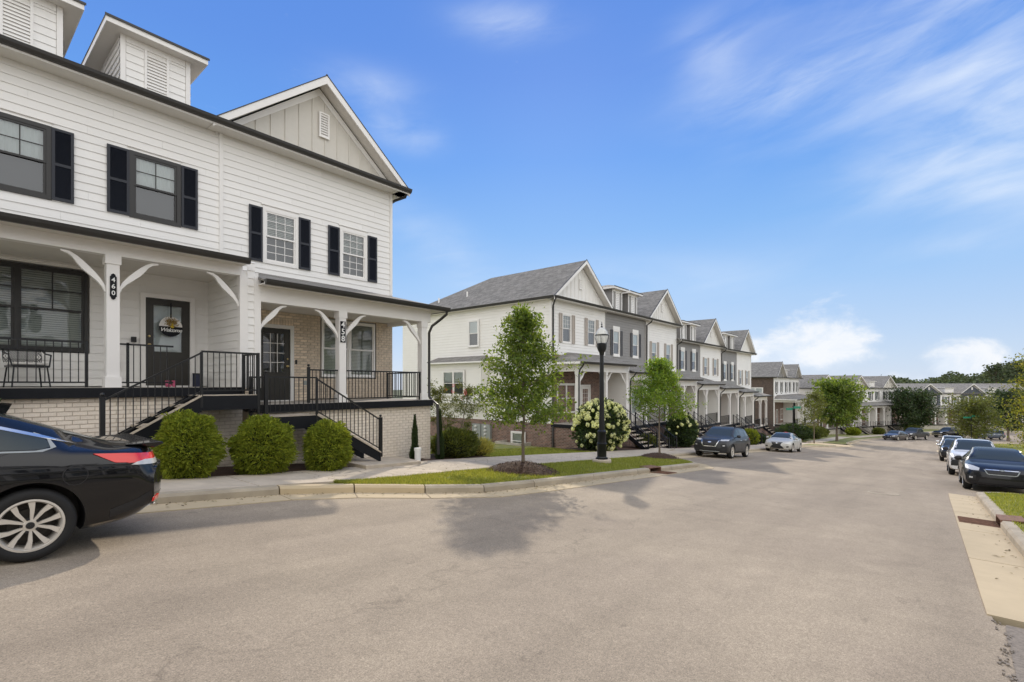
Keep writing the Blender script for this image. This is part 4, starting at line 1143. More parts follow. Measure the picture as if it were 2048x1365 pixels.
    for a, b, s in G('party', []):   # dividing wall between porches, s: bracket side
        pm = G('party_mat', wall)
        mb = MB(); mb.box(a+.02, b-.02, py-.08, .1, -.02, bz+.12); mb.build('party_wall', 'siding_far_white', root)
        if det > 1:
            lap_pieces(root, a+.02, py-.08, 0, 0, bz+.1, 'siding_white', side=True)
            lap_pieces(root, py-.08, a+.16, b-.10, 0, bz+.35, 'siding_white')
        else: lap_joined(root, fr_side(a+.02, -1), py-.08, 0, 0, bz+.1, 'siding_far_white')
        for c0, c1 in ((a, a+.16), (b-.12, b+.02)):
            mb = MB(); mb.box(c0-.003, c1+.003, py-.11, py+.04, -.02, bz+.02); mb.build('corner_board', 'trim_white', root)
        if s in (-1, 0): bracket(root, a, bz, py, -1)
        if s in (1, 0): bracket(root, b+.02, bz, py, 1)
    return root
def lay_bricks2(root, it, loc): lay_bricks(root, it, loc, 300)

def stairs(label, x_top, z_top, x_bot, z_bot, y0, y1, land=None, group='black front stairs of the townhouses', detail=2, rail_far=False, loc=(0,0,0), dirn=1, ytread=None):
    """flight along x with black stringers; land: (x0, x1) landing at the top"""
    t = thing('front_stairs', label, 'stairs', loc, 0, group)
    n = max(2, round((z_top-z_bot)/.175)); dx = (x_bot-x_top)/n; dz = (z_bot-z_top)/n
    for i in range(n):
        xa, xb = x_top+dx*i, x_top+dx*(i+1); z = z_top+dz*(i+1)
        if i == n-1 and abs(z-z_bot) < .02: break
        mb = MB(); mb.box(xa-.0*dx, xb+.05*math.copysign(1, dx), y0+.04, y1-.04, z-.045, z); mb.build('tread', 'concrete', t)
    s = Vector((x_bot-x_top, 0, z_bot-z_top))
    for yy in (y0, y1-.035):
        mb = MB(); mb.prism([(x_top,yy,z_top-.02), (x_bot,yy,z_bot-.02+.0), (x_bot,yy,z_bot-.26), (x_top,yy,z_top-.32)], (0,.035,0)); mb.build('stringer', 'black_paint', t)
    if detail > 1:
        mb = MB()
        for yy in (y0-.02, ): mb.prism([(x_top,yy,z_top+.015), (x_bot,yy,z_bot+.015), (x_bot,yy,z_bot-.02), (x_top,yy,z_top-.02)], (0,.06,0))
        mb.build('stringer_cap', 'concrete', t) if label.startswith('flight') else None
    if land:
        a, b = land
        mb = MB(); mb.box(a, b, y0+.02, y1, z_top-.05, z_top); mb.build('landing', 'concrete', t)
        mb = MB(); mb.box(a, b, y0, y0+.04, z_top-.30, z_top-.012); mb.box(a, a+.04, y0+.04, y1, z_top-.30, z_top-.012); mb.box(b-.04, b, y0+.04, y1, z_top-.30, z_top-.012); mb.box(a+.04, b-.04, y1-.04, y1, z_top-.30, z_top-.055); mb.build('landing_frame', 'black_paint', t)
        far = a if abs(a-x_top) > abs(b-x_top) else b
        rail_run(t, (far, y0+.02, z_top), (x_top, y0+.02, z_top), h=.88, detail=detail, posts=(True, False), low=-1.2); rail_run(t, (x_top-.001, y0+.02, z_top), (x_top, y0+.02, z_top), detail=detail, posts=(False, True), low=-.25)
    rail_run(t, (x_top, y0+.02, z_top), (x_bot, y0+.02, z_bot), detail=detail, posts=(False, True), base=.07, ball=(False, True), newel=.075, low=-.12)
    if rail_far: rail_run(t, (x_top, y1-.02, z_top), (x_bot, y1-.02, z_bot), detail=detail, posts=(True, True), base=.07, ball=(False, True))
    return t
# ------------------------------------------------------------------ nearest building: two joined white townhouses
YA = 13.9
gA = 'white townhouses of the nearest building'
# house 460: world x -0.93 .. 4.92
H460 = (-.93, YA, -.05)
a = house('white clapboard townhouse numbered 460 with dark-framed windows and louvred dormers, at the left edge', gA, H460, 0, 5.85,
    detail=2, eave=6.60, rise=2.4, wall='siding_white', wall1='siding_white', side_mat='siding_far_white', peave=2.84, pwall=3.2, beam=2.52,
    wins2=[(1.75,2.52,3.95,5.30), (3.99,4.83,3.95,5.30)], win2=dict(frame='bronze_frame', cols=2, rows=2, mnt=.02, blinds='curtain', drop=.5),
    shut=[(1.28,1.62,3.88,5.37), (2.60,2.95,3.88,5.37), (3.50,3.90,3.88,5.37), (4.92,5.27,3.88,5.37)],
    wins1=[(1.05,3.12,.80,2.42)], win1=dict(frame='bronze_frame', cols=2, rows=2, mnt=.022, twin=2, blinds='blind', drop=1.0, casing=.06),
    door=(4.20,5.10,2.08), door_mat='door_dark', door_glass='panel', knob=-1, fdn=2.0, cl=False, cr=True,
    posts=[.6, 3.23], party=[(5.50,5.93,-1)], px0=0, px1=5.56, dormers=[(1.43,2.84,.55,7.0,8.25),(3.86,5.27,.55,7.0,8.25)], dormer_mat='siding_far_white', dormer_style='wide')
# rails on the porch of 460
rail_run(a, (.7,-1.93,0), (2.85,-1.93,0), gap=.115, posts=(False, True))
rail_run(a, (3.34,-1.93,0), (4.23,-1.93,0), gap=.115, posts=(False, False))
mb = MB(); mb.box(3.45,3.49,-1.95,-1.91,0,.87); mb.build('rail_post', 'black_metal', a)
def plaque(parent, x, y, z, txt, h, w, fancy):
    mb = MB()
    if fancy:
        pts = [(-.5,-.38),(-.36,-.40),(-.30,-.46),(0,-.5),(.30,-.46),(.36,-.40),(.5,-.38),(.5,.38),(.36,.40),(.30,.46),(0,.5),(-.30,.46),(-.36,.40),(-.5,.38)]
    else: pts = [(-.5,-.5),(.5,-.5),(.5,.5),(-.5,.5)]
    mb.prism([(x+p[0]*w, y, z+p[1]*h) for p in pts], (0,-.014,0)); pl = mb.build('number_plaque', 'black_paint', parent)
    n = len(txt)
    for i, ch in enumerate(txt):
        if fancy: zz = z+h*(.25-.25*i); sz = .120
        else: zz = z+h*(.33-.33*i); sz = .215
        text_mesh('digit', ch, sz, 'text_white', pl, (x, y-.016, zz), (R(90),0,0), depth=.003, bold=.0015 if fancy else .003)
plaque(a, 3.23, -2.002, 1.92, '460', .50, .102, True)
plaque_y = None
def small_box(parent, name, x0, x1, y0, y1, z0, z1, m): return MB().box(x0,x1,y0,y1,z0,z1).build(name, m, parent)
small_box(a, 'mailbox', 3.93, 4.02, -.10, -.03, 1.02, 1.14, 'plastic_dark')
small_box(a, 'outlet_cover', 3.58, 3.72, -.06, -.03, .42, .56, 'meter_grey')
# round sign hanging on the door of 460
def welcome():
    t = thing('door_sign', 'round half black Welcome sign with dried flower bow on the dark door', 'sign', (H460[0]+4.68, YA-.12, H460[2]+1.43))
    r = .235; n = 32
    for nm, a0, m_ in (('upper_disc', 0, 'trim_white'), ('lower_disc', math.pi, 'black_paint')):
        mb = MB(); mb.prism([(r*math.cos(a0+math.pi*k/n), 0, r*math.sin(a0+math.pi*k/n)) for k in range(n+1)], (0,.012,0)); mb.build(nm, m_, t)
    text_mesh('lettering', 'Welcome', .125, 'text_white', t, (.0,-.004,-.085), (R(90),0,0), shear=.35, depth=.002, spacing=.86, bold=.002)
    mb = MB(); mb.box(-.014,.014,-.01,.0,.20,.56); mb.build('hanger', 'black_paint', t)
    rnd = random.Random(4); mb = MB()
    for k in range(260):
        v = Vector((rnd.gauss(0,.6), rnd.gauss(0,.25), rnd.gauss(0,.5)))*.10; d = Vector((rnd.uniform(-1,1), rnd.uniform(-1,.2), rnd.uniform(-1,1))).normalized()*.035
        w_ = d.cross(Vector((0,1,0.2))).normalized()*.009; c = Vector((0,-.03,.10))+v; mb.quad(c-w_, c+w_, c+d)
    mb.build('bow', 'ribbon', t, fix=False, kind='stuff')
    mb = MB()
    for k in range(5): mb.lathe([(.001,-.02),(.022,-.01),(.025,.005),(.001,.02)], 8, (.01+rnd.uniform(-.03,.03), -.05, .02+rnd.uniform(-.04,.05)), 'y')
    mb.build('flowers', 'yellow_bloom', t, kind='stuff')
welcome()
def porch_chair(x, y, rz, label):
    t = thing('porch_chair', label, 'chair', (x, y, H460[2]), rz, 'black woven chairs on the porch')
    for sx in (-1, 1):
        for sy in (-1, 1):
            mb = MB(); mb.tube([(sx*.23, sy*.22, .42), (sx*.27, sy*.26, 0)], .013, 8); mb.build('leg', 'black_metal', t)
    mb = MB(); mb.box(-.26,.26,-.26,.26,.38,.42); mb.build('seat', 'black_metal', t)
    mb = MB(); mb.box(-.24,.24,-.24,.24,.425,.475); mb.build('cushion', 'cushion', t, bevel=.015)
    mb = MB()
    for k in range(15):
        u = -.27+.54*k/14
        for s in (-1, 1): mb.tube([(u, .25, .48), (max(-.28, min(.28, u+s*.09)), .28, .60), (u, .31, .72)], .006, 5)
    mb.build('woven_back', 'black_metal', t, kind='stuff', fix=False)
    mb = MB(); mb.tube([(-.30,-.18,.62),(-.30,.15,.66),(-.28,.28,.74),(0,.33,.76),(.28,.28,.74),(.30,.15,.66),(.30,-.18,.62)], .015, 8); mb.tube([(-.30,-.18,.62),(-.26,-.24,.40)], .013, 8); mb.tube([(.30,-.18,.62),(.26,-.24,.40)], .013, 8)
    mb.build('arm_frame', 'black_metal', t)
porch_chair(1.25, 13.25, R(8), 'black woven porch chair with pale cushion left of the 460 post')
porch_chair(.33, 13.1, R(-10), 'second black porch chair cut off by the left edge of the picture')
for k in (0, 1):
    t = thing('boot', ['left one of the two small pink boots by the dark door', 'right one of the two small pink boots by the dark door'][k], 'boot', (3.62+k*.13, 13.55, H460[2]), R(15-30*k), 'pink boots by the door')
    mb = MB(); mb.tube([(0,0,.02),(0,0,.08),(0,.0,.15)], [.042,.038,.045], 12); mb.build('shaft', 'shoe_pink', t, smooth=True)
    mb = MB(); mb.tube([(0,.03,.03),(0,-.04,.03),(0,-.11,.028)], [.035,.04,.03], 10); mb.build('foot', 'shoe_pink', t, smooth=True)
t = thing('umbrella_stand', 'narrow dark blue box standing at the right of the dark door', 'box', (4.27, 13.70, H460[2]))
MB().box(-.07,.07,-.07,.07,0,.30).build('box_body', 'box_blue', t); MB().box(-.075,.075,-.075,.075,.30,.33).build('box_rim', 'plastic_dark', t)

# house 458: world x 4.92 .. 10.15
H458 = (4.92, YA, -.46); W8 = 5.23
b = house('white townhouse numbered 458 with beige board gable and cream brick ground floor', gA, H458, 0, W8,
    detail=2, eave=7.01, rise=2.45, gable=True, batten='batten_beige', end_r=True, wall='siding_white', wall1='brick_cream', peave=2.86, pwall=3.5, beam=2.40,
    wins2=[(1.07,1.90,3.87,5.22), (3.38,4.18,3.87,5.22)], win2=dict(cols=3, rows=3, lower_grid=True, blinds='blind', drop=.52),
    shut=[(.63,.98,3.80,5.28), (1.99,2.34,3.80,5.28), (2.90,3.27,3.80,5.28), (4.27,4.62,3.80,5.28)],
    wins1=[(2.74,4.50,.74,2.38)], win1=dict(cols=0, rows=0, twin=2, blinds='blind', casing=.05, head=False),
    door=(.84,1.74,2.03), door_mat='door_dark', knob=1, fdn=2.0, cl=False, posts=[2.21, 4.98], px0=.04, px1=W8)
bracket(b, .10, 2.40, -1.9, 1)
plaque(b, 2.21, -2.002, 1.86, '458', .56, .15, False)
small_box(b, 'doorbell', 1.88, 1.93, -.07, -.03, 1.05, 1.17, 'plastic_dark')
small_box(b, 'outlet_cover', 2.12, 2.22, -.07, -.03, .45, .58, 'meter_grey')
for zz, ww in ((3.86, .9),): pass
rail_run(b, (1.30,-1.93,0), (2.10,-1.93,0), gap=.10, posts=(True, False), ball=(True, False), newel=.06)
rail_run(b, (2.33,-1.93,0), (4.86,-1.93,0), gap=.10, posts=(True, True))
rail_run(b, (5.03,-1.80,0), (5.03,-.05,0), gap=.10, posts=(True, True))
MB().box(4.1,4.6,-.35,-.25,.0,.9).build('porch_screen', 'leaf_core', b) if False else None
# downspouts of the near building
downspout(b, [(W8+.34,-2.38,2.80), (W8+.34,-2.36,2.66), (W8+.30,-2.1,2.50), (W8+.10,-1.95,2.30), (W8+.06,-1.86,2.1), (W8+.06,-1.86,.1), (W8+.10,-1.93,-.02), (W8+.10,-2.2,-.15), (W8+.10,-2.25,-1.7)], .042)
downspout(b, [(W8+.30,-.42,6.93), (W8+.30,-.35,6.80), (W8+.14,-.0,6.72), (W8+.07,.35,6.62), (W8+.07,.40,6.3), (W8+.07,.40,3.4)], .045)
# stairs
s1 = stairs('flight of black steps with railing up to the 460 porch, behind the dark car', 3.50, -.21, 1.97, -1.12, 10.95, 11.76, land=(3.50, 4.58))
rail_run(s1, (4.58,10.97,-.21), (4.58,11.75,-.21), gap=.1, h=.88, posts=(False, True))
mb = MB(); mb.box(1.40,1.98,10.93,11.78,-1.75,-1.28); mb.box(1.05,1.40,10.93,11.78,-1.75,-1.44); mb.build('concrete_steps', 'concrete', s1)
mb = MB(); mb.box(3.99, 4.33, 10.9, 11.7, -1.9, -.6); 
s2 = stairs('flight of black steps with railing down from the 458 porch, behind the clipped shrubs', 5.90, -.70, 7.66, -1.76, 10.95, 11.76, land=(4.72, 5.90))
rail_run(s2, (4.74,10.97,-.70), (4.74,11.74,-.70), gap=.1, h=.88, posts=(True, True), ball=(True, False), newel=.07)

# ------------------------------------------------------------------ second building: seven joined townhouses
gB = 'stepped row of joined townhouses beyond the first building'
xsB = [22.3, 28.15, 34.15, 39.85, 45.4, 51.2, 56.5, 62.1]; wt = [4.0, 3.57, 3.2, 2.85, 2.48, 2.08, 1.57]
eB = [4.83, 4.83, 4.83, 3.72, 3.72, 3.60, 3.60]
lB = ['white gabled end townhouse with tan shutters, nearest of the stepped row',
      'grey townhouse with two hipped dormers next to the white gabled end house',
      'white gabled townhouse with tan shutters, second gable from the near end of the stepped row',
      'grey townhouse with slate shutters and dormers just past the step down in the roof line',
      'white gabled townhouse, third gable along the stepped row, above the parked grey car',
      'grey townhouse with slate shutters, the last dormered house of the stepped row',
      'white gabled townhouse closing the far end of the stepped row']
for i in range(7):
    w_ = xsB[i+1]-xsB[i]; dk = wt[i]-6.0-.15; gab = i % 2 == 0 or False
    gab = i in (0, 2, 4, 6)
    zt = wt[i]-dk; zb = zt-1.55; e_ = eB[i]-dk; k = w_/5.85
    sh = 'shutter_tan' if gab else 'shutter_slate'
    cx = (.255*w_, .72*w_); hw_ = .40
    shw = .30
    H = house(lB[i], gB, (xsB[i], 16.0, dk), 0, w_, detail=1, eave=e_, rise=2.55, gable=gab, end_l=(i == 0), end_r=(i == 6), wall='siding_white' if gab else 'siding_grey',
        wall1='brick_red' if gab else 'siding_far_white', porch_y=-1.65, roof_y=-2.15, peave=zt-2.78, pwall=zt-2.12, beam=zt-3.28, fdn=2.6, side_z=.0 if i == 0 else -.3,
        wins2=[(c-hw_, c+hw_, zb, zt) for c in cx], win2=dict(cols=0 if i != 0 else 3, rows=3, blinds='blind' if i == 0 else 'curtain', detail=2, drop=.52, head=False, mnt=.02),
        shut=[s for c in cx for s in ((c-hw_-.10-shw, c-hw_-.10, zb-.06, zt+.06), (c+hw_+.10, c+hw_+.10+shw, zb-.06, zt+.06))], shut_mat=sh,
        wins1=[(.62*w_, .90*w_, .55, 2.1)] if not gab else [(.10*w_, .40*w_, .6, 2.15)], win1=dict(cols=0, twin=2, blinds=None),
        door=(.52*w_, .52*w_+.9, 2.05) if gab else (.14*w_, .14*w_+.9, 2.05), door_mat='trim_white' if i == 0 else ('door_dark' if i != 1 else 'siding_far_white'), knob=-1,
        posts=[.12, w_*.52] if gab else [w_*.40], party=[(w_-.42, w_-.02, -1)] if i != 6 else [], dormers=[] if gab else [(1.30, 2.62, .15, e_+.05, e_+1.55), (3.55, 4.87, .15, e_+.05, e_+1.55)],
        dormer_mat='siding_grey', cl=gab, cr=gab, base_mat='brick_red')
    if not gab:
        for c in cx:    # white head and sill boards of the grey houses
            MB().box(c-hw_-.05, c+hw_+.05, -.045, -.0, zt+.09, zt+.32).build('window_head', 'trim_white', H)
            MB().box(c-hw_-.06, c+hw_+.06, -.06, -.0, zb-.16, zb-.086).build('window_sill', 'trim_white', H)
    if i == 6: post(H, w_-.12, -1.65, 0, zt-3.28); bracket(H, w_-.22, zt-3.28, -1.65, -1)
    rail_run(H, (.25,-1.68,0), (w_*.50,-1.68,0), detail=1, gap=.13, posts=(True, True)) if gab else rail_run(H, (w_*.46,-1.68,0), (w_-.5,-1.68,0), detail=1, gap=.13, posts=(True, True))
    pe_ = zt-2.78
    # spout from the porch gutter down the post
    downspout(H, [(-.05 if i else -.12,-2.20,pe_-.06), (-.05 if i else -.12,-2.12,pe_-.22), (.02 if i else .0,-1.85,pe_-.42), (.02 if i else .0,-1.80,pe_-.7), (.02 if i else .0,-1.80,.1)], .045)
    if i in (0, 2, 3, 5): downspout(H, [(.06 if i else -.28,-.5,e_-.08), (.06 if i else -.28,-.42,e_-.25), (.04 if i else .05,-.10,e_-.45), (.04 if i else .05,-.09,zt-2.2 if i else -.05)]+([(-.05,-.15,-.3),(-.05,-.15,-2.2)] if i == 0 else []), .05)
    # steps towards the pavement
    gz = g(xsB[i]+w_*.7)+.14-dk
    st = thing('front_stairs', ['black steps behind the big hydrangea by the lamp post', 'black steps of the first grey house, left of the bright green tree', 'black steps partly behind the bright green tree', 'black steps up to the fourth house of the row, behind the grey car', 'black steps up to the fifth house of the row', 'black steps up to the sixth house of the row', 'black steps at the far end house of the stepped row'][i], 'stairs', (xsB[i]+w_*.62 if gab else xsB[i]+w_*.10, 16.0-1.85, dk), 0, 'black front stairs of the stepped row')
    n = 8; yy = 0; dz = gz/n
    for q in range(n):
        MB().box(.04, 1.16, -.27*(q+1)-.02, -.27*q, dz*(q+1)-.045+.0, dz*(q+1)).build('tread', 'concrete', st)
    for xx in (0, 1.16): MB().prism([(xx,0,-.02),(xx,-.27*n,gz+.0),(xx,-.27*n,gz-.22),(xx,0,-.34)], (.04,0,0)).build('stringer', 'black_paint', st)
    for xx in (.02, 1.18): rail_run(st, (xx,0,0), (xx,-.27*n,gz), detail=1, gap=.14, posts=(True, True), ball=(False, True), newel=.07)
    MB().box(.0,1.2,-.27*n-1.0,-.27*n-.02,gz-.1,gz+.04).build('concrete_pad', 'concrete', st)
    if i == 0:
        # ---- windows, bay and meters on the side wall towards the camera
        S = lambda Y: Y-16.0; Z = lambda z: z-dk
        window(H, S(21.55), S(22.34), Z(2.45), Z(4.0), side=-.09, rd=.05, cols=0, detail=2, blinds='curtain', drop=.5, head=False)
        window(H, S(17.2), S(18.0), Z(2.45), Z(4.0), side=-.09, rd=.05, cols=0, detail=2, blinds='curtain', drop=.5, head=False)
        y0_, y1_ = S(20.75), S(25.4); zb_, zt_ = Z(-1.18), Z(1.36); bx_ = -.62
        MB().box(bx_, .1, y0_, y1_, zb_, zt_).build('bay', 'siding_far_white', H)
        bay = [o for o in H.children if o.name.startswith('bay')][-1]
        lap_joined(bay, fr_side(bx_, -1), y0_, y1_, zb_, zt_, 'siding_far_white', [(S(22.15)-.1, S(24.1)+.1, Z(-.3)-.2, Z(.85)+.1)])
        lap_joined(bay, lambda u, d, z: (u, y0_-d, z), bx_, 0, zb_, zt_, 'siding_far_white')
        for yy_ in (y0_, y1_-.1): MB().box(bx_-.03, bx_, yy_, yy_+.1, zb_, zt_).build('corner_board', 'trim_white', bay)
        window(bay, S(22.2), S(24.05), Z(-.62), Z(.82), side=bx_-.09, rd=.05, cols=0, twin=2, blinds='curtain', head=False, drop=.45)
        r = MB(); o_ = .3
        A_, B_, C_, D_ = (bx_-o_,y0_-o_,zt_+.08), (bx_-o_,y1_+o_,zt_+.08), (.0,y1_-.1,zt_+.46), (0,y0_+.1,zt_+.46)
        r.quad(A_,B_,C_,D_); r.quad(A_,D_,(0,y0_-o_,zt_+.08)); r.quad(B_,(0,y1_+o_,zt_+.08),C_); r.quad(A_,(0,y0_-o_,zt_+.08),(0,y1_+o_,zt_+.08),B_); r.quad(D_,C_,(0,y1_+o_,zt_+.08),(0,y0_-o_,zt_+.08)); r.build('bay_roof', 'shingle', bay)
        MB().box(bx_-o_-.02, 0, y0_-o_-.02, y1_+o_+.02, zt_-.02, zt_+.07).build('bay_fascia', 'trim_white', bay)
        # window well low in the brick
        window(H, S(17.85), S(18.75), Z(-3.75), Z(-2.80), side=-.10, rd=.06, cols=0, blinds='curtain', head=False, detail=2, drop=1.0)
        w2 = MB(); w2.box(-1.0,-.9,S(17.4),S(19.3),Z(-3.7),Z(-3.28)); w2.box(-.9,0,S(17.4),S(17.5),Z(-3.7),Z(-3.28)); w2.box(-.9,0,S(19.2),S(19.3),Z(-3.7),Z(-3.28)); w2.build('window_well', 'brick_pale', H)
        for k in (0, 1):
            m_ = thing('meter_cabinet', ['grey electric meter cabinet on the brick base, right of its twin', 'grey electric meter cabinet on the brick base, left one under the bay'][k], 'electric meter', (22.3-.03, 20.45+k*.80, -3.45), 0, 'electric meter cabinets')
            MB().box(-.16,0,0,.72,0,1.02).build('cabinet', 'meter_grey', m_)
            for q in range(4):
                l = MB(); l.lathe([(.001,-.27),(.07,-.26),(.085,-.22),(.095,-.17),(.095,-.15)], 14, (0,.36+.02,.86-q*.22), 'x'); l.build('meter', 'lens_clear', m_, smooth=True)
            MB().tube([(-.08,.2,0),(-.08,.2,-.6)], .03, 8).build('conduit', 'meter_grey', m_); MB().tube([(-.08,.5,0),(-.08,.5,-.6)], .03, 8).build('conduit', 'meter_grey', m_)
        for yy_, xx_ in ((23.6, 23.3), (26.2, 23.1)):
            zz_ = 4.83-dk+(xx_-21.92)*.78
            v_ = MB(); v_.tube([(xx_-22.3, yy_-16, zz_-.1), (xx_-22.3, yy_-16, zz_+.30)], .05, 8); v_.build('roof_vent', 'trim_white', H)
# ------------------------------------------------------------------ houses further down the street
def row(specs, group, ox, oy, ang, detail=1):
    ca_, sa_ = math.cos(R(ang)), math.sin(R(ang)); x = 0
    for s in specs:
        w_ = s['w']; px, pyy = ox+ca_*x, oy+sa_*x
        gab = s.get('gable', True); e_ = s['eave']-s['deck']; zt = e_-.75; zb = zt-1.55
        cx = s.get('cx', (.27*w_, .73*w_)); hw_ = s.get('hw', .40); shw = .28
        H = house(s['label'], group, (px, pyy, s['deck']), R(ang), w_, detail=detail, eave=e_, rise=s.get('rise', 2.4), gable=gab, end_l=s.get('end_l', False), end_r=s.get('end_r', False),
            wall=s.get('wall', 'siding_white'), wall1=s.get('wall1', 'brick_red'), side_mat=s.get('side_mat', 'siding_far_white'), side_clad=s.get('side_clad', 'siding_far_white'), side_brick=s.get('side_brick', False),
            batten=s.get('batten', 'batten_white'), dark_gable=s.get('dark', False), porch_y=s.get('py', -1.7), roof_y=s.get('py', -1.7)-.5, peave=zt-2.55, pwall=zt-1.95, beam=zt-3.0, fdn=s.get('fdn', 2.2),
            wins2=[(c-hw_, c+hw_, zb, zt) for c in cx], win2=dict(cols=0, blinds=None, head=False, detail=1, casing=.10),
            shut=[q for c in cx for q in ((c-hw_-.12-shw, c-hw_-.12, zb-.06, zt+.06), (c+hw_+.12, c+hw_+.12+shw, zb-.06, zt+.06))], shut_mat=s.get('sm', 'shutter_slate'),
            wins1=[(.62*w_, .90*w_, .5, 2.1)], win1=dict(cols=0, twin=2, blinds=None, detail=1), door=(.16*w_, .16*w_+.9, 2.05), door_mat=s.get('dm', 'door_dark'), knob=-1,
            posts=s.get('posts', [w_*.5]), party=[(w_-.42, w_-.02, -1)] if not s.get('end_r') else [], base_mat=s.get('base', 'brick_pale'),
            dormers=[] if gab else s.get('dm2', [(w_/2-1.0, w_/2+1.0, .3, e_+.05, e_+1.25)]), dormer_mat='siding_far_white', dormer_style='pair', cl=False, cr=False)
        if s.get('end_r'): post(H, w_-.12, s.get('py', -1.7), 0, zt-3.0)
        if s.get('end_l'): post(H, .12, s.get('py', -1.7), 0, zt-3.0)
        rail_run(H, (.2, s.get('py',-1.7)-.03, 0), (w_*.6, s.get('py',-1.7)-.03, 0), detail=1, gap=.15)
        if s.get('side_win'):
            for (ya, yb_, za, zb2) in s['side_win']: window(H, ya, yb_, za, zb2, side=-.11, rd=.06, cols=0, blinds='curtain', head=False, detail=2, twin=2, drop=1)
        if s.get('stairs', True):
            wx, wy = px+ca_*w_*.78+sa_*3.5, pyy+sa_*w_*.78-ca_*3.5
            gz = g(wx)+.12-s['deck']
            t = thing('front_stairs', s.get('slabel', 'black front steps of the '+s['label'][:60]), 'stairs', (px+ca_*w_*.70+sa_*1.9, pyy+sa_*w_*.70-ca_*1.9, s['deck']), R(ang), 'black front stairs of the far houses')
            n = 7; dz = gz/n
            mb = MB()
            for q in range(n): mb.box(.04, 1.1, -.27*(q+1), -.27*q, dz*(q+1)-.05, dz*(q+1))
            mb.build('treads', 'concrete', t, kind='stuff')
            for xx in (0, 1.1): MB().prism([(xx,0,0),(xx,-.27*n,gz),(xx,-.27*n,gz-.3),(xx,0,-.4)], (.04,0,0)).build('stringer', 'black_paint', t)
            for xx in (.02, 1.12): rail_run(t, (xx,0,0), (xx,-.27*n,gz), detail=1, gap=.16)
        x += w_
W_ = 'siding_white'
row([dict(w=6.2, eave=1.15, deck=-5.9, gable=True, end_l=True, side_brick=True, base='brick_brown', side_mat='brick_brown', batten='siding_grey', py=-2.6, sm='shutter_slate', label='corner townhouse with brown brick side wall and grey gable, across the side street', stairs=False, fdn=2.6, side_win=[(1.6,3.6,3.9,5.4)], posts=[.12,3.1], cx=(1.3,4.6)),
     dict(w=6.0, eave=1.15, deck=-6.1, gable=False, py=-2.6, label='dormered white townhouse in the middle of the brown brick corner building', posts=[.3,3.0], slabel='black steps of the middle house of the brick corner building'),
     dict(w=6.0, eave=1.15, deck=-6.3, gable=True, end_r=True, batten='siding_grey', py=-2.6, label='white townhouse with grey gable at the far end of the brick corner building', posts=[.3,3.0], slabel='black steps at the far end of the brick corner building')],
    'brown brick and white townhouses across the side street', 81.8, 17.8, 0)
row([dict(w=5.9, eave=-.60, deck=-7.55, gable=True, end_l=True, batten='batten_beige', label='cream gabled townhouse half hidden behind the big round street tree', slabel='black steps right under the big round street tree'),
     dict(w=5.9, eave=-.60, deck=-7.65, gable=False, label='white townhouse with a wide white dormer between two cream gables', slabel='black steps of the dormered white house in the far row, left of the brown car', sm='shutter_tan'),
     dict(w=5.9, eave=-.60, deck=-7.75, gable=True, batten='batten_beige', label='cream gabled white townhouse in the middle of the far row', slabel='black steps behind the far brown car', sm='shutter_tan'),
     dict(w=5.9, eave=-.62, deck=-7.85, gable=False, label='white townhouse with a wide dormer at the right of the far row', slabel='black steps behind the dark pickup truck', sm='shutter_slate'),
     dict(w=5.9, eave=-.62, deck=-7.95, gable=True, end_r=True, batten='batten_beige', label='cream gabled end townhouse of the far row beside the dark tree', slabel='last black steps of the far row beside the dark tree', sm='shutter_slate')],
    'far row of white townhouses with cream gables', 103.0-2.5, 15.2, -19)
# row across the end of the street, facing the camera
row([dict(w=5.2, eave=-2.0, deck=-8.9, gable=False, wall='siding_slate', end_l=False, label='dark blue grey townhouse mostly hidden by the dark tree at the end of the street', stairs=False),
     dict(w=5.2, eave=-2.0, deck=-8.9, gable=True, wall='siding_slate', batten='siding_slate', dark=True, rise=2.3, label='slate gabled townhouse, leftmost dark gable at the end of the street', stairs=False),
     dict(w=4.6, eave=-2.0, deck=-8.9, gable=False, rise=2.3, label='white townhouse between the two dark gables at the end of the street', stairs=False),
     dict(w=5.2, eave=-2.0, deck=-8.9, gable=True, wall='siding_slate', batten='siding_slate', dark=True, rise=2.3, label='slate gabled townhouse with the second dark gable at the end of the street', stairs=False),
     dict(w=4.6, eave=-2.0, deck=-8.9, gable=False, rise=2.3, label='white dormered townhouse right of the second dark gable', stairs=False),
     dict(w=5.2, eave=-2.0, deck=-8.9, gable=True, wall='siding_slate', batten='siding_slate', dark=True, rise=2.3, label='rightmost slate gabled townhouse, behind the near foliage', stairs=False),
     dict(w=5.2, eave=-2.0, deck=-8.9, gable=False, rise=2.3, end_r=True, label='last white townhouse at the end of the street, at the right edge', stairs=False)],
    'dark gabled townhouses across the end of the street', 143.0-.5, 6.2, -49.8)
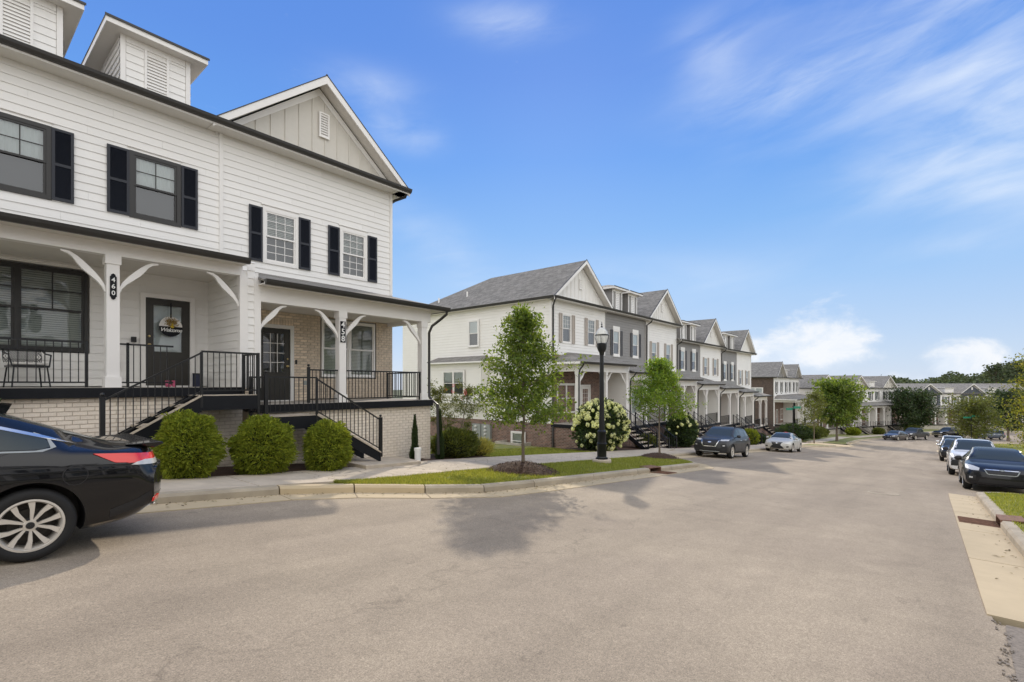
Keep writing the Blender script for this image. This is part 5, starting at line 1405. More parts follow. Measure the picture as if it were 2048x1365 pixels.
# houses across the street from the first building: out of frame, seen in the panes and the car paint, and lit by the sun
op = ['white gabled townhouse opposite the dark parked car', 'white dormered townhouse opposite the 460 house', 'white gabled townhouse opposite the 458 house', 'white dormered townhouse opposite the lamp post', 'white gabled townhouse at the lower end of the opposite row', 'white dormered townhouse at the upper end of the opposite row', 'white gabled townhouse furthest up the opposite row']
for i in range(7):
    w_ = 6.0; x1 = 6.0*(i-2)-1.0     # world x of the right side as seen from the street
    xw = 29.0-6.0*i; dk = g(xw)+1.4; gab = i % 2 == 0
    H = house(['white gabled townhouse opposite the grey parked car, lowest of the opposite row', 'white dormered townhouse opposite, second from the lower end', 'white gabled townhouse opposite the street lamp', 'white dormered townhouse opposite the 458 house', 'white gabled townhouse opposite the 460 house', 'white dormered townhouse opposite the dark parked sedan', 'white gabled townhouse at the upper end of the opposite row'][i], 'white townhouses across the street, seen only in reflections', (xw, -12.6, dk), R(180), w_, detail=1, eave=6.7, rise=2.4, gable=gab,
        end_l=(i == 0 and False), wall='siding_white', wall1='siding_far_white', peave=2.9, pwall=3.5, beam=2.45, fdn=2.0, base_mat='brick_pale',
        wins2=[(1.1,1.95,3.9,5.3), (4.0,4.85,3.9,5.3)], win2=dict(cols=0, blinds=None, head=False, detail=1), shut=[(.7,1.0,3.85,5.35),(2.06,2.36,3.85,5.35),(3.6,3.9,3.85,5.35),(4.96,5.26,3.85,5.35)], shut_mat='shutter_navy',
        wins1=[(3.4,5.2,.6,2.2)], win1=dict(cols=0, twin=2, blinds=None, detail=1), door=(1.0,1.9,2.05), posts=[3.0], party=[(5.58,5.98,-1)], dormers=[] if gab else [(2.0,4.0,.3,6.75,7.95)], dormer_mat='siding_far_white', cl=False, cr=False)
# ------------------------------------------------------------------ cars (local: x forward, y left, z up from the road; origin under the middle)
def skin_patch(bvh, top, bot, nu, nv, shoot, off, th=.006):
    """surface strip between two polylines projected on the body. top/bot: lists of 2-D points; shoot(p) -> origin, direction"""
    def rs(pl, n):
        L_ = [0]
        for a, b in zip(pl, pl[1:]): L_.append(L_[-1]+math.dist(a, b))
        out = []
        for i in range(n+1):
            d = L_[-1]*i/n; k = 0
            while k < len(pl)-2 and L_[k+1] < d: k += 1
            s = L_[k+1]-L_[k]; t = 0 if s < 1e-9 else (d-L_[k])/s
            out.append((pl[k][0]+(pl[k+1][0]-pl[k][0])*t, pl[k][1]+(pl[k+1][1]-pl[k][1])*t))
        return out
    T, B = rs(top, nu), rs(bot, nu); P = []; 
    for j in range(nv+1):
        row_ = []
        for i in range(nu+1):
            p = (T[i][0]+(B[i][0]-T[i][0])*j/nv, T[i][1]+(B[i][1]-T[i][1])*j/nv)
            o, d = shoot(p); h, n, _, _ = bvh.ray_cast(Vector(o), Vector(d))
            if h is None: row_.append(None)
            else:
                if n.dot(Vector(d)) > 0: n = -n
                row_.append((h, n))
        P.append(row_)
    return P
def patch_mesh(mb, P, off, skirt=.02):
    idx = {}
    def vtx(j, i, o):
        h, n = P[j][i]; k = (j, i, o)
        if k not in idx: idx[k] = len(mb.v); q = h+n*o; mb.v.append(tuple(q))
        return idx[k]
    nv, nu = len(P)-1, len(P[0])-1
    ok = lambda j, i: P[j][i] is not None
    edge = {}
    for j in range(nv):
        for i in range(nu):
            c = [(j,i),(j,i+1),(j+1,i+1),(j+1,i)]
            if all(ok(*q) for q in c):
                mb.f.append(tuple(vtx(*q, off) for q in c)); mb.m.append(mb.cur)
                for a, b in zip(c, c[1:]+c[:1]):
                    e = (a, b); 
                    if (b, a) in edge: del edge[(b, a)]
                    else: edge[e] = 1
    for a, b in edge: mb.f.append((vtx(*a, off), vtx(*a, -skirt), vtx(*b, -skirt), vtx(*b, off))); mb.m.append(mb.cur)

def make_wheel(r, wd, spokes, style='ten', detail=1):
    """meshes of a tyre and a rim, axis along y, face at -y"""
    n = 48 if detail > 1 else 24
    mb = MB(); h = wd/2; ri = r*.70
    mb.lathe([(ri, -h+.012), (ri+.02, -h), (r*.90, -h-.004), (r*.965, -h+.018), (r, -h+.05), (r, h-.05), (r*.965, h-.018), (r*.90, h), (ri, h)], n, axis='y')
    ty = mb
    mb = MB()
    mb.lathe([(ri+.006, -h+.004), (ri-.012, -h+.002), (ri-.022, -h+.02), (ri-.030, -h+.06), (ri-.034, h-.02), (ri, h-.005)], n, axis='y')
    rim = mb; hub = r*.165
    mb.lathe([(.001, -h+.016), (hub*.9, -h+.018), (hub, -h+.03), (hub, .0)], 20, axis='y')
    if style == 'twin':
        for k in range(5):
            a0 = 2*math.pi*k/5+math.pi/2
            for s in (-1, 1):
                def pt(rad, ang, y): return (rad*math.cos(ang), y, rad*math.sin(ang))
                ai, ao = a0+s*.20, a0+s*.335; wi, wo = .17, .115
                y0, y1 = -h+.022, -h+.010
                A = [pt(hub*.9, ai-wi*1.2, y0), pt(hub*.9, ai+wi*1.2, y0), pt(ri*.62, (ai+ao)/2+.125, y0-.010), pt(ri-.02, ao+wo, y1), pt(ri-.02, ao-wo, y1), pt(ri*.62, (ai+ao)/2-.095, y0-.010)]
                mb.prism(A, (0, .035, 0))
    else:
        for k in range(spokes):
            a0 = 2*math.pi*k/spokes; w0, w1 = .20, .12
            def pt(rad, ang, y): return (rad*math.cos(ang), y, rad*math.sin(ang))
            mb.prism([pt(hub*.8,a0-w0*1.8,-h+.02), pt(hub*.8,a0+w0*1.8,-h+.02), pt(ri-.02,a0+w1,-h+.012), pt(ri-.02,a0-w1,-h+.012)], (0,.03,0))
    dk = MB(); dk.lathe([(.001,-.03),(ri*.62,-.03),(ri*.62,.0),(ri-.04,.01),(ri-.04,.05)], n, axis='y')
    cap = MB(); cap.lathe([(.001,-h+.004),(r*.085,-h+.005),(r*.095,-h+.016)], 18, axis='y')
    if detail > 1:
        for k in range(5):
            a = 2*math.pi*(k+.5)/5+math.pi/2; rr = r*.155*1.18
            cap.lathe([(.001,-h+.010),(.011,-h+.010),(.014,-h+.026)], 8, (rr*math.cos(a), 0, rr*math.sin(a)), 'y')
    return [('tyre', ty.mesh('tyre', 'tyre')), ('rim', rim.mesh('rim', 'rim_silver')), ('brake_disc', dk.mesh('brake_disc', 'disc_dark')), ('centre_cap', cap.mesh('centre_cap', 'plastic_dark'))]

def car(S):
    """S: body tables; returns the thing at the origin, to be placed on the slope"""
    L_, W, Hh = S['L'], S['W'], S['H']; det = S.get('detail', 1)
    root = thing(S.get('name', 'parked_car'), S['label'], S['cat'], group='cars parked along the kerb')
    N = S.get('n', 64 if det > 1 else 44); xs = [-L_/2+L_*i/N for i in range(N+1)]
    top, belt, bot, wid, rw = S['top'], S['belt'], S['bot'], S['wid'], S['roofw']
    fr_in = S.get('front_in', [(0,.10),(.30,.02),(.45,.0),(.62,.02),(.85,.10)]); re_in = S.get('rear_in', [(0,.12),(.35,.02),(.6,.0),(.95,.03),(1.2,.10)])
    fp, rp = S.get('front_bulge', .30), S.get('rear_bulge', .22)
    def ring(x):
        T, B, Z0, w, r = smooth_i(top, x), smooth_i(belt, x), smooth_i(bot, x), smooth_i(wid, x)*W/2, smooth_i(rw, x)*W/2
        B = min(B, T-.012); r = min(r, w*.97)
        dz = T-B; mid = Z0+(B-Z0)*.55; cr = S.get('crease', .0)
        pts = [(0,Z0),(w*.55,Z0),(w*.86,Z0+.0),(w*.955,Z0+.045),(w*.985,Z0+.13),(w*.992,Z0+(B-Z0)*.30),(w*1.0,mid),(w*(1.0),Z0+(B-Z0)*.70),(w*(.985),Z0+(B-Z0)*.84),(w*.955,Z0+(B-Z0)*.945),(w*.93,B)]
        # glasshouse
        w9 = w*.93; top_side = B+dz*(.90 if dz > .2 else .62)
        k = 4
        for q in range(1, k+1):
            t = q/k; pts.append((w9+(r-w9)*t*1.0+.012*math.sin(math.pi*t), B+(top_side-B)*t))
        for a, b in ((.93, .955), (.80, .985), (.55, .998), (.28, 1.0), (0, 1.0)):
            zt = top_side+(T-top_side)*((b-.90)/.10 if dz > .2 else (b-.93)/.07 if b > .93 else .3); pts.append((r*a, zt))
        return pts
    rings = [ring(x) for x in xs]; m = len(rings[0]); V = []; F = []
    def warp(x, y, z):
        w = W/2
        if x > 0:
            s = max(0, (x-(L_/2-.9))/.9); x -= s*s*(fp*(abs(y)/w)**2.6 + smooth_i(fr_in, z))
        else:
            s = max(0, (-x-(L_/2-.8))/.8); x += s*s*(rp*(abs(y)/w)**3.0 + smooth_i(re_in, z))
        return (x, y, z)
    ids = []
    for x, rg in zip(xs, rings):
        l = [];
        for (y, z) in rg: l.append(len(V)); V.append(warp(x, y, z))
        rr = [l[0]]
        for (y, z) in rg[1:-1]: rr.append(len(V)); V.append(warp(x, -y, z))
        rr.append(l[-1]); ids.append((l, rr))
    for i in range(N):
        for j in range(m-1):
            a, b = ids[i][0], ids[i+1][0]; F.append((a[j], b[j], b[j+1], a[j+1]))
            a, b = ids[i][1], ids[i+1][1]; F.append((a[j+1], b[j+1], b[j], a[j]))
    for end, sgn in ((0, -1), (N, 1)):   # nose and tail faces
        l, r_ = ids[end]; x = xs[end]; K = 12; grid = []
        for j in range(m):
            y, z = rings[end][j]; rowi = [r_[j]]
            if y > 1e-6:
                for k in range(1, K): yy = -y+2*y*k/K; rowi.append(len(V)); V.append(warp(x, yy, z))
                rowi.append(l[j])
            grid.append(rowi)
        for j in range(m-1):
            A, B_ = grid[j], grid[j+1]
            if len(A) == 1:
                for k in range(K): F.append((A[0], B_[k], B_[k+1]))
            elif len(B_) == 1:
                for k in range(K): F.append((A[k], B_[0], A[k+1]))
            else:
                for k in range(K): F.append((A[k], A[k+1], B_[k+1], B_[k]))
    me = bpy.data.meshes.new('body'); me.from_pydata(V, [], F)
    bm = bmesh.new(); bm.from_mesh(me); bmesh.ops.remove_doubles(bm, verts=bm.verts, dist=1e-5); bmesh.ops.dissolve_degenerate(bm, edges=bm.edges, dist=1e-6); bmesh.ops.recalc_face_normals(bm, faces=bm.faces); bm.to_mesh(me)
    bvh = BVHTree.FromBMesh(bm); bm.free()
    me.materials.append(MT[S['paint']]); me.materials.append(MT['plastic_dark'])
    for p in me.polygons: p.use_smooth = True
    body = link('body', me, root)
    # wheel arches
    wr = S['wheel']; ax = S['axles']; cut = MB()
    for x in ax: 
        cut.lathe([(.0001,-W/2-.2),(wr+S.get('arch', .055),-W/2-.2),(wr+S.get('arch', .055),-W/2+.34),(.0001,-W/2+.34)], 40, (x, 0, wr*1.01), 'y')
        cut.lathe([(.0001,W/2-.34),(wr+S.get('arch', .055),W/2-.34),(wr+S.get('arch', .055),W/2+.2),(.0001,W/2+.2)], 40, (x, 0, wr*1.01), 'y')
    cm = cut.mesh('cut', 'plastic_dark'); bm = bmesh.new(); bm.from_mesh(cm); bmesh.ops.remove_doubles(bm, verts=bm.verts, dist=1e-3); bmesh.ops.recalc_face_normals(bm, faces=bm.faces); bm.to_mesh(cm); bm.free()
    co = link('cut', cm); md = body.modifiers.new('arches', 'BOOLEAN'); md.operation = 'DIFFERENCE'; md.object = co; md.solver = 'EXACT'; md.material_mode = 'TRANSFER'
    dg = bpy.context.evaluated_depsgraph_get(); me2 = bpy.data.meshes.new_from_object(body.evaluated_get(dg)); body.modifiers.clear(); bpy.data.objects.remove(co)
    if len(me2.polygons) > 300: body.data = me2; me2.name = 'body'
    try: body.data.set_sharp_from_angle(angle=R(42))
    except Exception: pass
    # wheels
    wm = make_wheel(wr, S.get('tyre_w', .225), S.get('spokes', 5), S.get('rim', 'five'), det)
    for x in ax:
        for s in (-1, 1):
            wt_ = bpy.data.objects.new('wheel', None); C.objects.link(wt_); wt_.parent = root; wt_.location = (x, s*(W/2-S.get('tyre_w', .225)/2-.015), wr); wt_.rotation_euler = (0, R(17), 0 if s < 0 else math.pi)
            for nm, ms in wm:
                o = link(nm, ms, wt_)
                if nm == 'tyre':
                    for p in ms.polygons: p.use_smooth = True
                if nm == 'rim' and not ms.get('s'):
                    for p in ms.polygons: p.use_smooth = True
                    ms.set_sharp_from_angle(angle=R(35)); ms['s'] = 1
    side = lambda s: (lambda p: ((p[0], s*3, p[1]), (0, -s, 0)))
    front = lambda p: ((4, p[0], p[1]), (-1, 0, 0)); rear = lambda p: ((-4, p[0], p[1]), (1, 0, 0)); above = lambda p: ((p[0], p[1], 4), (0, 0, -1))
    def put(name, mname, parts, off=.004, parent=None, nu=12, nv=4, skirt=.015):
        mb = MB()
        for (t, b, sh) in parts: patch_mesh(mb, skin_patch(bvh, t, b, nu, nv, sh, off), off, skirt)
        if mb.f:
            o = mb.build(name, mname, parent or root, fix=False)
            for p in o.data.polygons: p.use_smooth = True
            o.data.set_sharp_from_angle(angle=R(40)); return o
    for s in (-1, 1):
        for (t, b) in S['side_glass']: put('side_window', 'car_glass', [(t, b, side(s))], .003, nu=16, nv=6)
        for it in S.get('side_parts', []): put(it[0], it[1], [(it[2], it[3], side(s))], it[4] if len(it) > 4 else .005, nu=24)
    for nm, lst, sh in (('windscreen', S['windscreen'], above), ('rear_window', S['rear_glass'], S.get('rear_shoot') and rear or above)):
        put(nm, 'car_glass', [(lst[0], lst[1], sh)], .003, nu=14, nv=10)
    for it in S.get('front_parts', []):
        o = put(it[0], it[1], [(it[2], it[3], front)], it[4] if len(it) > 4 else .006, nu=20)
    for it in S.get('rear_parts', []): put(it[0], it[1], [(it[2], it[3], rear)], it[4] if len(it) > 4 else .006, nu=20)
    for it in S.get('roof_parts', []): put(it[0], it[1], [(it[2], it[3], above)], it[4] if len(it) > 4 else .006, nu=20)
    # mirrors
    mx, mz = S['mirror']
    for s in (-1, 1):
        y = s*(W/2-.02); mb = MB()
        pr = [(.001,-.10),(.05,-.085),(.075,-.03),(.08,.03),(.07,.085),(.001,.10)]
        mb.lathe(pr, 14, axis='y'); me_ = mb.mesh('mirror', S.get('mirror_mat', S['paint']))
        for v in me_.vertices: v.co.x *= .9
        for p in me_.polygons: p.use_smooth = True
        o = link('wing_mirror', me_, root); o.location = (mx, y+s*.10, mz)
        MB().box(mx-.02, mx+.02, y-s*.08, y+s*.03, mz-.07, mz-.04).build('mirror_stalk', 'plastic_dark', root)
    return root, bvh
def place_car(root, x, y, heading):
    """heading: compass of the car's nose in degrees from +x; sits on the slope"""
    h = R(heading); d = Vector((math.cos(h), math.sin(h), 0)); e = 1.2
    zf, zb = g(x+d.x*e), g(x-d.x*e); d.z = (zf-zb)/(2*e); d.normalize()
    n = Vector((-(g(x+.5)-g(x-.5)), 0, 1)).normalized(); yv = n.cross(d).normalized(); zv = d.cross(yv)
    M_ = Matrix((d, yv, zv)).transposed().to_4x4(); M_.translation = Vector((x, y, g(x)+.004)); root.matrix_world = M_
    return root

def sedan_spec(**k):
    """four-door saloon, about 4.85 long; front at +x"""
    h = k.get('h', 1.46); L_ = k.get('L', 4.85); f = L_/4.85; q = h/1.46
    X = lambda v: v*f
    S = dict(L=L_, W=k.get('W', 1.85), H=h, wheel=k.get('wheel', .335), axles=(X(1.42), X(-1.385)),
        top=[(X(-2.425),.86*q),(X(-2.36),1.01*q),(X(-2.20),1.075*q),(X(-1.98),1.09*q),(X(-1.70),1.17*q),(X(-1.40),1.27*q),(X(-1.15),1.345*q),(X(-.8),1.415*q),(X(-.3),1.455*q),(X(.1),1.45*q),(X(.45),1.38*q),(X(.85),1.20*q),(X(1.18),1.02*q),(X(1.45),.965*q),(X(1.9),.90*q),(X(2.25),.80*q),(X(2.425),.66*q)],
        belt=[(X(-2.425),.80*q),(X(-2.2),.985*q),(X(-1.8),1.00*q),(X(-1.2),.995*q),(X(-.4),.965*q),(X(.6),.93*q),(X(1.15),.90*q),(X(1.9),.83*q),(X(2.425),.62*q)],
        bot=[(X(-2.425),.42),(X(-2.3),.33),(X(-2.0),.26),(X(-1.2),.20),(X(1.2),.20),(X(2.1),.20),(X(2.425),.24)],
        wid=[(X(-2.425),.90),(X(-2.1),.95),(X(-1.4),1.0),(X(0),1.0),(X(1.4),1.0),(X(2.1),.965),(X(2.425),.93)],
        roofw=[(X(-2.425),.80),(X(-2.1),.74),(X(-1.5),.62),(X(-.8),.60),(X(0),.62),(X(.6),.66),(X(1.15),.80),(X(1.5),.80),(X(2.425),.80)],
        side_glass=[([(X(-1.30),1.09*q),(X(-1.05),1.21*q),(X(-.7),1.30*q),(X(-.18),1.345*q)],[(X(-1.40),1.035*q),(X(-.16),1.01*q)]), ([(X(-.10),1.345*q),(X(.2),1.325*q),(X(.5),1.22*q),(X(.85),1.02*q)],[(X(-.08),1.01*q),(X(.92),.975*q)])],
        windscreen=([(X(.20),-.52),(X(.20),.52)],[(X(1.12),-.70),(X(1.12),.70)]), rear_glass=([(X(-1.95),-.50),(X(-1.95),.50)],[(X(-1.02),-.50),(X(-1.02),.50)]),
        mirror=(X(.80), 1.02*q))
    S.update(k); return S
def suv_spec(**k):
    h = k.get('h', 1.65); L_ = k.get('L', 4.5); f = L_/4.5; q = h/1.65
    X = lambda v: v*f
    S = dict(L=L_, W=k.get('W', 1.85), H=h, wheel=k.get('wheel', .355), axles=(X(1.33), X(-1.33)), arch=.05,
        top=[(X(-2.25),.95*q),(X(-2.2),1.15*q),(X(-2.05),1.45*q),(X(-1.85),1.56*q),(X(-1.2),1.62*q),(X(-.4),1.65*q),(X(.05),1.62*q),(X(.35),1.52*q),(X(.72),1.30*q),(X(1.05),1.12*q),(X(1.4),1.07*q),(X(1.85),.99*q),(X(2.12),.90*q),(X(2.25),.74*q)],
        belt=[(X(-2.25),.90*q),(X(-2.1),1.08*q),(X(-1.5),1.10*q),(X(-.5),1.06*q),(X(.9),1.02*q),(X(1.6),.94*q),(X(2.25),.70*q)],
        bot=[(X(-2.25),.42),(X(-2.0),.32),(X(-1.2),.25),(X(1.2),.25),(X(1.9),.26),(X(2.25),.30)],
        wid=[(X(-2.25),.93),(X(-1.9),.97),(X(-1.3),1.0),(X(1.3),1.0),(X(1.9),.97),(X(2.25),.93)],
        roofw=[(X(-2.25),.84),(X(-2.0),.68),(X(-1.2),.68),(X(0),.68),(X(.5),.70),(X(1.05),.82),(X(1.4),.82),(X(2.25),.82)],
        side_glass=[([(X(-1.85),1.36*q),(X(-1.55),1.46*q),(X(-1.22),1.49*q)],[(X(-1.75),1.20*q),(X(-1.16),1.17*q)]), ([(X(-1.12),1.49*q),(X(-.25),1.53*q)],[(X(-1.08),1.16*q),(X(-.25),1.13*q)]), ([(X(-.17),1.53*q),(X(.08),1.50*q),(X(.42),1.35*q),(X(.75),1.14*q)],[(X(-.17),1.13*q),(X(.82),1.09*q)])],
        windscreen=([(X(.14),-.56),(X(.14),.56)],[(X(1.0),-.72),(X(1.0),.72)]), rear_glass=([(-.52,1.50*q),(.52,1.50*q)],[(-.62,1.14*q),(.62,1.14*q)]), rear_shoot=True,
        front_in=[(0,.10),(.35,.02),(.5,.0),(.75,.02),(.95,.10)], rear_in=[(0,.08),(.4,.0),(.7,.0),(1.1,.06),(1.5,.25)], front_bulge=.26, rear_bulge=.16, mirror=(X(.68), 1.15*q))
    S.update(k); return S
def mir(pl): return [(-y, z) for y, z in pl]
def both(name, m_, t, b, off=.006): return [(name, m_, t, b, off), (name, m_, mir(t), mir(b), off)]

# --- the black sedan at the left edge: rear half in view
S = sedan_spec(label='glossy black sedan at the left edge with its red tail light towards us', cat='car', paint='car_black', detail=2, rim='twin', wheel=.338, tyre_w=.225, n=90,
    side_glass=[([(-1.485,1.075),(-1.44,1.13),(-1.30,1.185),(-1.05,1.22),(-.7,1.30),(-.18,1.345)],[(-1.485,1.06),(-1.44,1.04),(-1.38,1.03),(-.16,1.01)]), ([(-.10,1.345),(.2,1.325),(.5,1.22),(.85,1.02)],[(-.08,1.01),(.92,.975)])], rear_in=[(0,.20),(.35,.06),(.55,.0),(.75,.02),(.95,.03),(1.08,.0),(1.2,.0)], rear_bulge=.26,
    side_parts=[('chrome_strip', 'chrome', [(-1.62,1.095),(-1.40,1.165),(-1.05,1.255),(-.7,1.335),(-.2,1.375),(.2,1.36),(.55,1.24),(.9,1.03)], [(-1.68,1.075),(-1.43,1.130),(-1.08,1.220),(-.7,1.302),(-.2,1.345),(.2,1.328),(.53,1.215),(.86,1.02)], .008),
                ('window_trim', 'meter_grey', [(-1.36,1.185),(-1.46,1.145),(-1.515,1.095),(-1.52,1.055),(-1.48,1.022),(-1.40,1.008),(-.2,.985),(.95,.955)], [(-1.355,1.17),(-1.445,1.132),(-1.495,1.09),(-1.498,1.06),(-1.465,1.036),(-1.39,1.022),(-.2,.997),(.93,.967)], .006),
                ('tail_light', 'lens_red', [(-1.78,.985),(-2.00,.985),(-2.38,.975)], [(-1.80,.975),(-1.95,.895),(-2.10,.89),(-2.38,.885)], .010),
                ('reverse_light', 'lens_clear', [(-2.13,.895),(-2.2,.915),(-2.4,.915)], [(-2.08,.868),(-2.2,.862),(-2.4,.862)], .012),
                ('door_seam', 'plastic_dark', [(-.95,1.00),(-.98,.90),(-.92,.80),(-.85,.60),(-.84,.30)], [(-.942,1.00),(-.972,.90),(-.912,.80),(-.842,.60),(-.832,.30)], .0015),
                ('door_seam', 'plastic_dark', [(-1.22,1.02),(-1.10,.97),(-1.02,.92),(-1.05,.86),(-1.15,.74)], [(-1.212,1.01),(-1.095,.962),(-1.012,.92),(-1.042,.86),(-1.142,.735)], .0015),
                ('door_seam', 'plastic_dark', [(-.12,1.0),(-.12,.3)], [(-.112,1.0),(-.112,.3)], .0015),
                ('sill_trim', 'plastic_dark', [(-.95,.30),(.95,.30)], [(-.95,.24),(.95,.24)], .006),
                ('door_handle', 'chrome', [(-.93,.885),(-.70,.88)], [(-.93,.86),(-.70,.855)], .035), ('door_handle', 'chrome', [(.12,.87),(.35,.865)], [(.12,.845),(.35,.84)], .035),
                ('bumper_seam', 'plastic_dark', [(-1.87,.82),(-2.0,.90)], [(-1.865,.812),(-1.993,.892)], .0015),
                ('rear_reflector', 'lens_red', [(-2.30,.50),(-2.38,.52)], [(-2.30,.46),(-2.38,.48)], .008),
                ('bumper_vent', 'plastic_dark', [(-1.95,.42),(-2.15,.50),(-2.28,.58)], [(-1.95,.34),(-2.15,.40),(-2.30,.44)], .004)],
    rear_parts=both('tail_light', 'lens_red', [(.42,.965),(.86,.965)], [(.45,.89),(.86,.885)])+[('number_plate', 'plate', [(-.26,.80),(.26,.80)], [(-.26,.68),(.26,.68)], .01), ('exhaust_tip', 'chrome', [(.50,.42),(.68,.42)], [(.50,.35),(.68,.35)], .01)])
def stretch(v):
    return (v if v > -1.6 else -1.6+(v+1.6)*1.06)+.105
S['L'] = 4.86
for key in ('top', 'belt', 'bot', 'wid', 'roofw'): S[key] = [(stretch(a_), b_) for a_, b_ in S[key]]
S['side_glass'] = [([(stretch(p[0]), p[1]) for p in t_], [(stretch(p[0]), p[1]) for p in b_]) for t_, b_ in S['side_glass']]
S['side_parts'] = [(it[0], it[1], [(stretch(p[0]), p[1]) for p in it[2]], [(stretch(p[0]), p[1]) for p in it[3]])+tuple(it[4:]) for it in S['side_parts']]
for key in ('windscreen', 'rear_glass'): S[key] = tuple([(stretch(p[0]), p[1]) for p in l_] for l_ in S[key])
S['axles'] = tuple(stretch(v) for v in S['axles']); S['mirror'] = (S['mirror'][0]+.105, S['mirror'][1])
k_, bv = car(S)
# boot-lid spoiler, aerial fin, fuel flap
mb = MB()
for s in (-1, 1):
    pts = []
mb.prism([(-1.98,-.70,1.065),(-2.29,-.66,1.105),(-2.32,-.66,1.085),(-2.24,-.70,1.03)], (0,1.38,0)); mb.build('spoiler', 'car_black', k_, bevel=.008)
mb = MB(); mb.prism([(-.88,-.016,1.375),(-1.06,-.006,1.45),(-1.14,-.006,1.445),(-1.10,-.018,1.335)], (0,.032,0)); mb.build('aerial_fin', 'car_black', k_)
P = []
for s in (-1, 1):
    mb = MB(); n = 36; ra, rb = .098, .091; ring_ = []
    for kx in range(n+1):
        a = 2*math.pi*kx/n; r_ = []
        for rr in (ra, rb):
            h, nn, _, _ = bv.ray_cast(Vector((-1.56+rr*math.cos(a), s*3, .79+rr*math.sin(a))), Vector((0,-s,0)))
            r_.append(h+Vector((0, s*.0015, 0)) if h else None)
        ring_.append(r_)
    for p, q in zip(ring_, ring_[1:]):
        if p[0] and p[1] and q[0] and q[1]: mb.quad(p[0], p[1], q[1], q[0])
    if mb.v: mb.build('fuel_flap', 'plastic_dark', k_, fix=False)
for x in (1.525, -1.28):    # brake callipers
    MB().box(x+.10, x+.20, -.80, -.72, .28, .42).build('brake_calliper', 'meter_grey', k_)
place_car(k_, -.68, 7.28, 180)

# --- grey SUV coming towards us on the left
def suv_front(chr_='chrome', grille=True):
    P = []
    if grille:
        P += [('grille', 'plastic_dark', [(-.42,.90),(.42,.90)], [(-.30,.60),(.30,.60)], .008),
              ('grille_frame', chr_, [(-.46,.915),(-.33,.575),(.33,.575),(.46,.915)], [(-.425,.905),(-.305,.61),(.305,.61),(.425,.905)], .018)]
    P += both('headlight', 'lens_clear', [(.48,.95),(.66,.965),(.82,.97)], [(.50,.88),(.66,.885),(.82,.90)], .010)
    P += both('fog_lamp_bezel', 'plastic_dark', [(.55,.72),(.80,.74)], [(.58,.52),(.80,.52)], .006)
    P += both('fog_lamp', 'lens_clear', [(.64,.67),(.74,.675)], [(.64,.62),(.74,.625)], .014)
    P += [('lower_grille', 'plastic_dark', [(-.55,.47),(.55,.47)], [(-.60,.36),(.60,.36)], .006), ('skid_plate', 'meter_grey', [(-.50,.36),(.50,.36)], [(-.50,.32),(.50,.32)], .012),
          ('badge', 'chrome', [(-.09,.80),(-.04,.825),(.04,.825),(.09,.80)], [(-.09,.79),(-.04,.765),(.04,.765),(.09,.79)], .024)]
    return P
suv_side = [('sill_cladding', 'plastic_dark', [(-.93,.36),(.93,.36)], [(-.93,.27),(.93,.27)], .008), ('door_seam', 'plastic_dark', [(-.21,1.1),(-.21,.35)], [(-.20,1.1),(-.20,.35)], .002), ('door_seam', 'plastic_dark', [(.84,1.05),(.80,.8),(.82,.35)], [(.85,1.05),(.81,.8),(.83,.35)], .002), ('door_seam', 'plastic_dark', [(-1.12,1.1),(-.98,.8),(-.92,.6)], [(-1.11,1.1),(-.97,.8),(-.91,.6)], .002),
            ('door_handle', 'chrome', [(-.15,.95),(.05,.95)], [(-.15,.92),(.05,.92)], .03), ('door_handle', 'chrome', [(-1.0,.97),(-.8,.97)], [(-1.0,.94),(-.8,.94)], .03), ('tail_light', 'lens_red', [(-1.98,1.06),(-2.16,1.08)], [(-1.95,.96),(-2.16,.92)], .010)]
rail_roof = [('roof_rail', 'plastic_dark', [(-1.5,.60),(0,.60)], [(-1.5,.57),(0,.57)], .04), ('roof_rail', 'plastic_dark', [(-1.5,-.60),(0,-.60)], [(-1.5,-.57),(0,-.57)], .04)]
c2, _ = car(suv_spec(label='dark grey SUV with a hexagonal chrome framed grille parked on the left behind the lawn', cat='suv', paint='car_grey', detail=1, n=56, rim='twin', front_parts=suv_front(), side_parts=suv_side, roof_parts=rail_roof, rear_parts=both('tail_light', 'lens_red', [(.45,1.05),(.86,1.05)], [(.5,.93),(.86,.93)])))
place_car(c2, 28.35, 8.75, 180)
# --- silver sedan behind it
def spindle():
    return [('grille', 'plastic_dark', [(-.46,.74),(-.2,.76),(.2,.76),(.46,.74)], [(-.52,.26),(.52,.26)], .006) if False else ('grille', 'plastic_dark', [(-.40,.72),(.40,.72)], [(-.26,.53),(.26,.53)], .008), ('lower_grille', 'plastic_dark', [(-.26,.53),(.26,.53)], [(-.50,.27),(.50,.27)], .008),
            ('grille_frame', 'chrome', [(-.43,.73),(-.28,.53),(-.53,.25),(.53,.25),(.28,.53),(.43,.73)], [(-.40,.72),(-.26,.53),(-.50,.27),(.50,.27),(.26,.53),(.40,.72)], .012),
            ('badge', 'chrome', [(-.07,.66),(0,.69),(.07,.66)], [(-.07,.65),(0,.62),(.07,.65)], .014)]+both('headlight', 'lens_clear', [(.46,.70),(.62,.735),(.80,.75)], [(.50,.635),(.64,.64),(.80,.66)], .008)+both('fog_lamp', 'plastic_dark', [(.62,.45),(.76,.47)], [(.62,.36),(.76,.38)], .008)
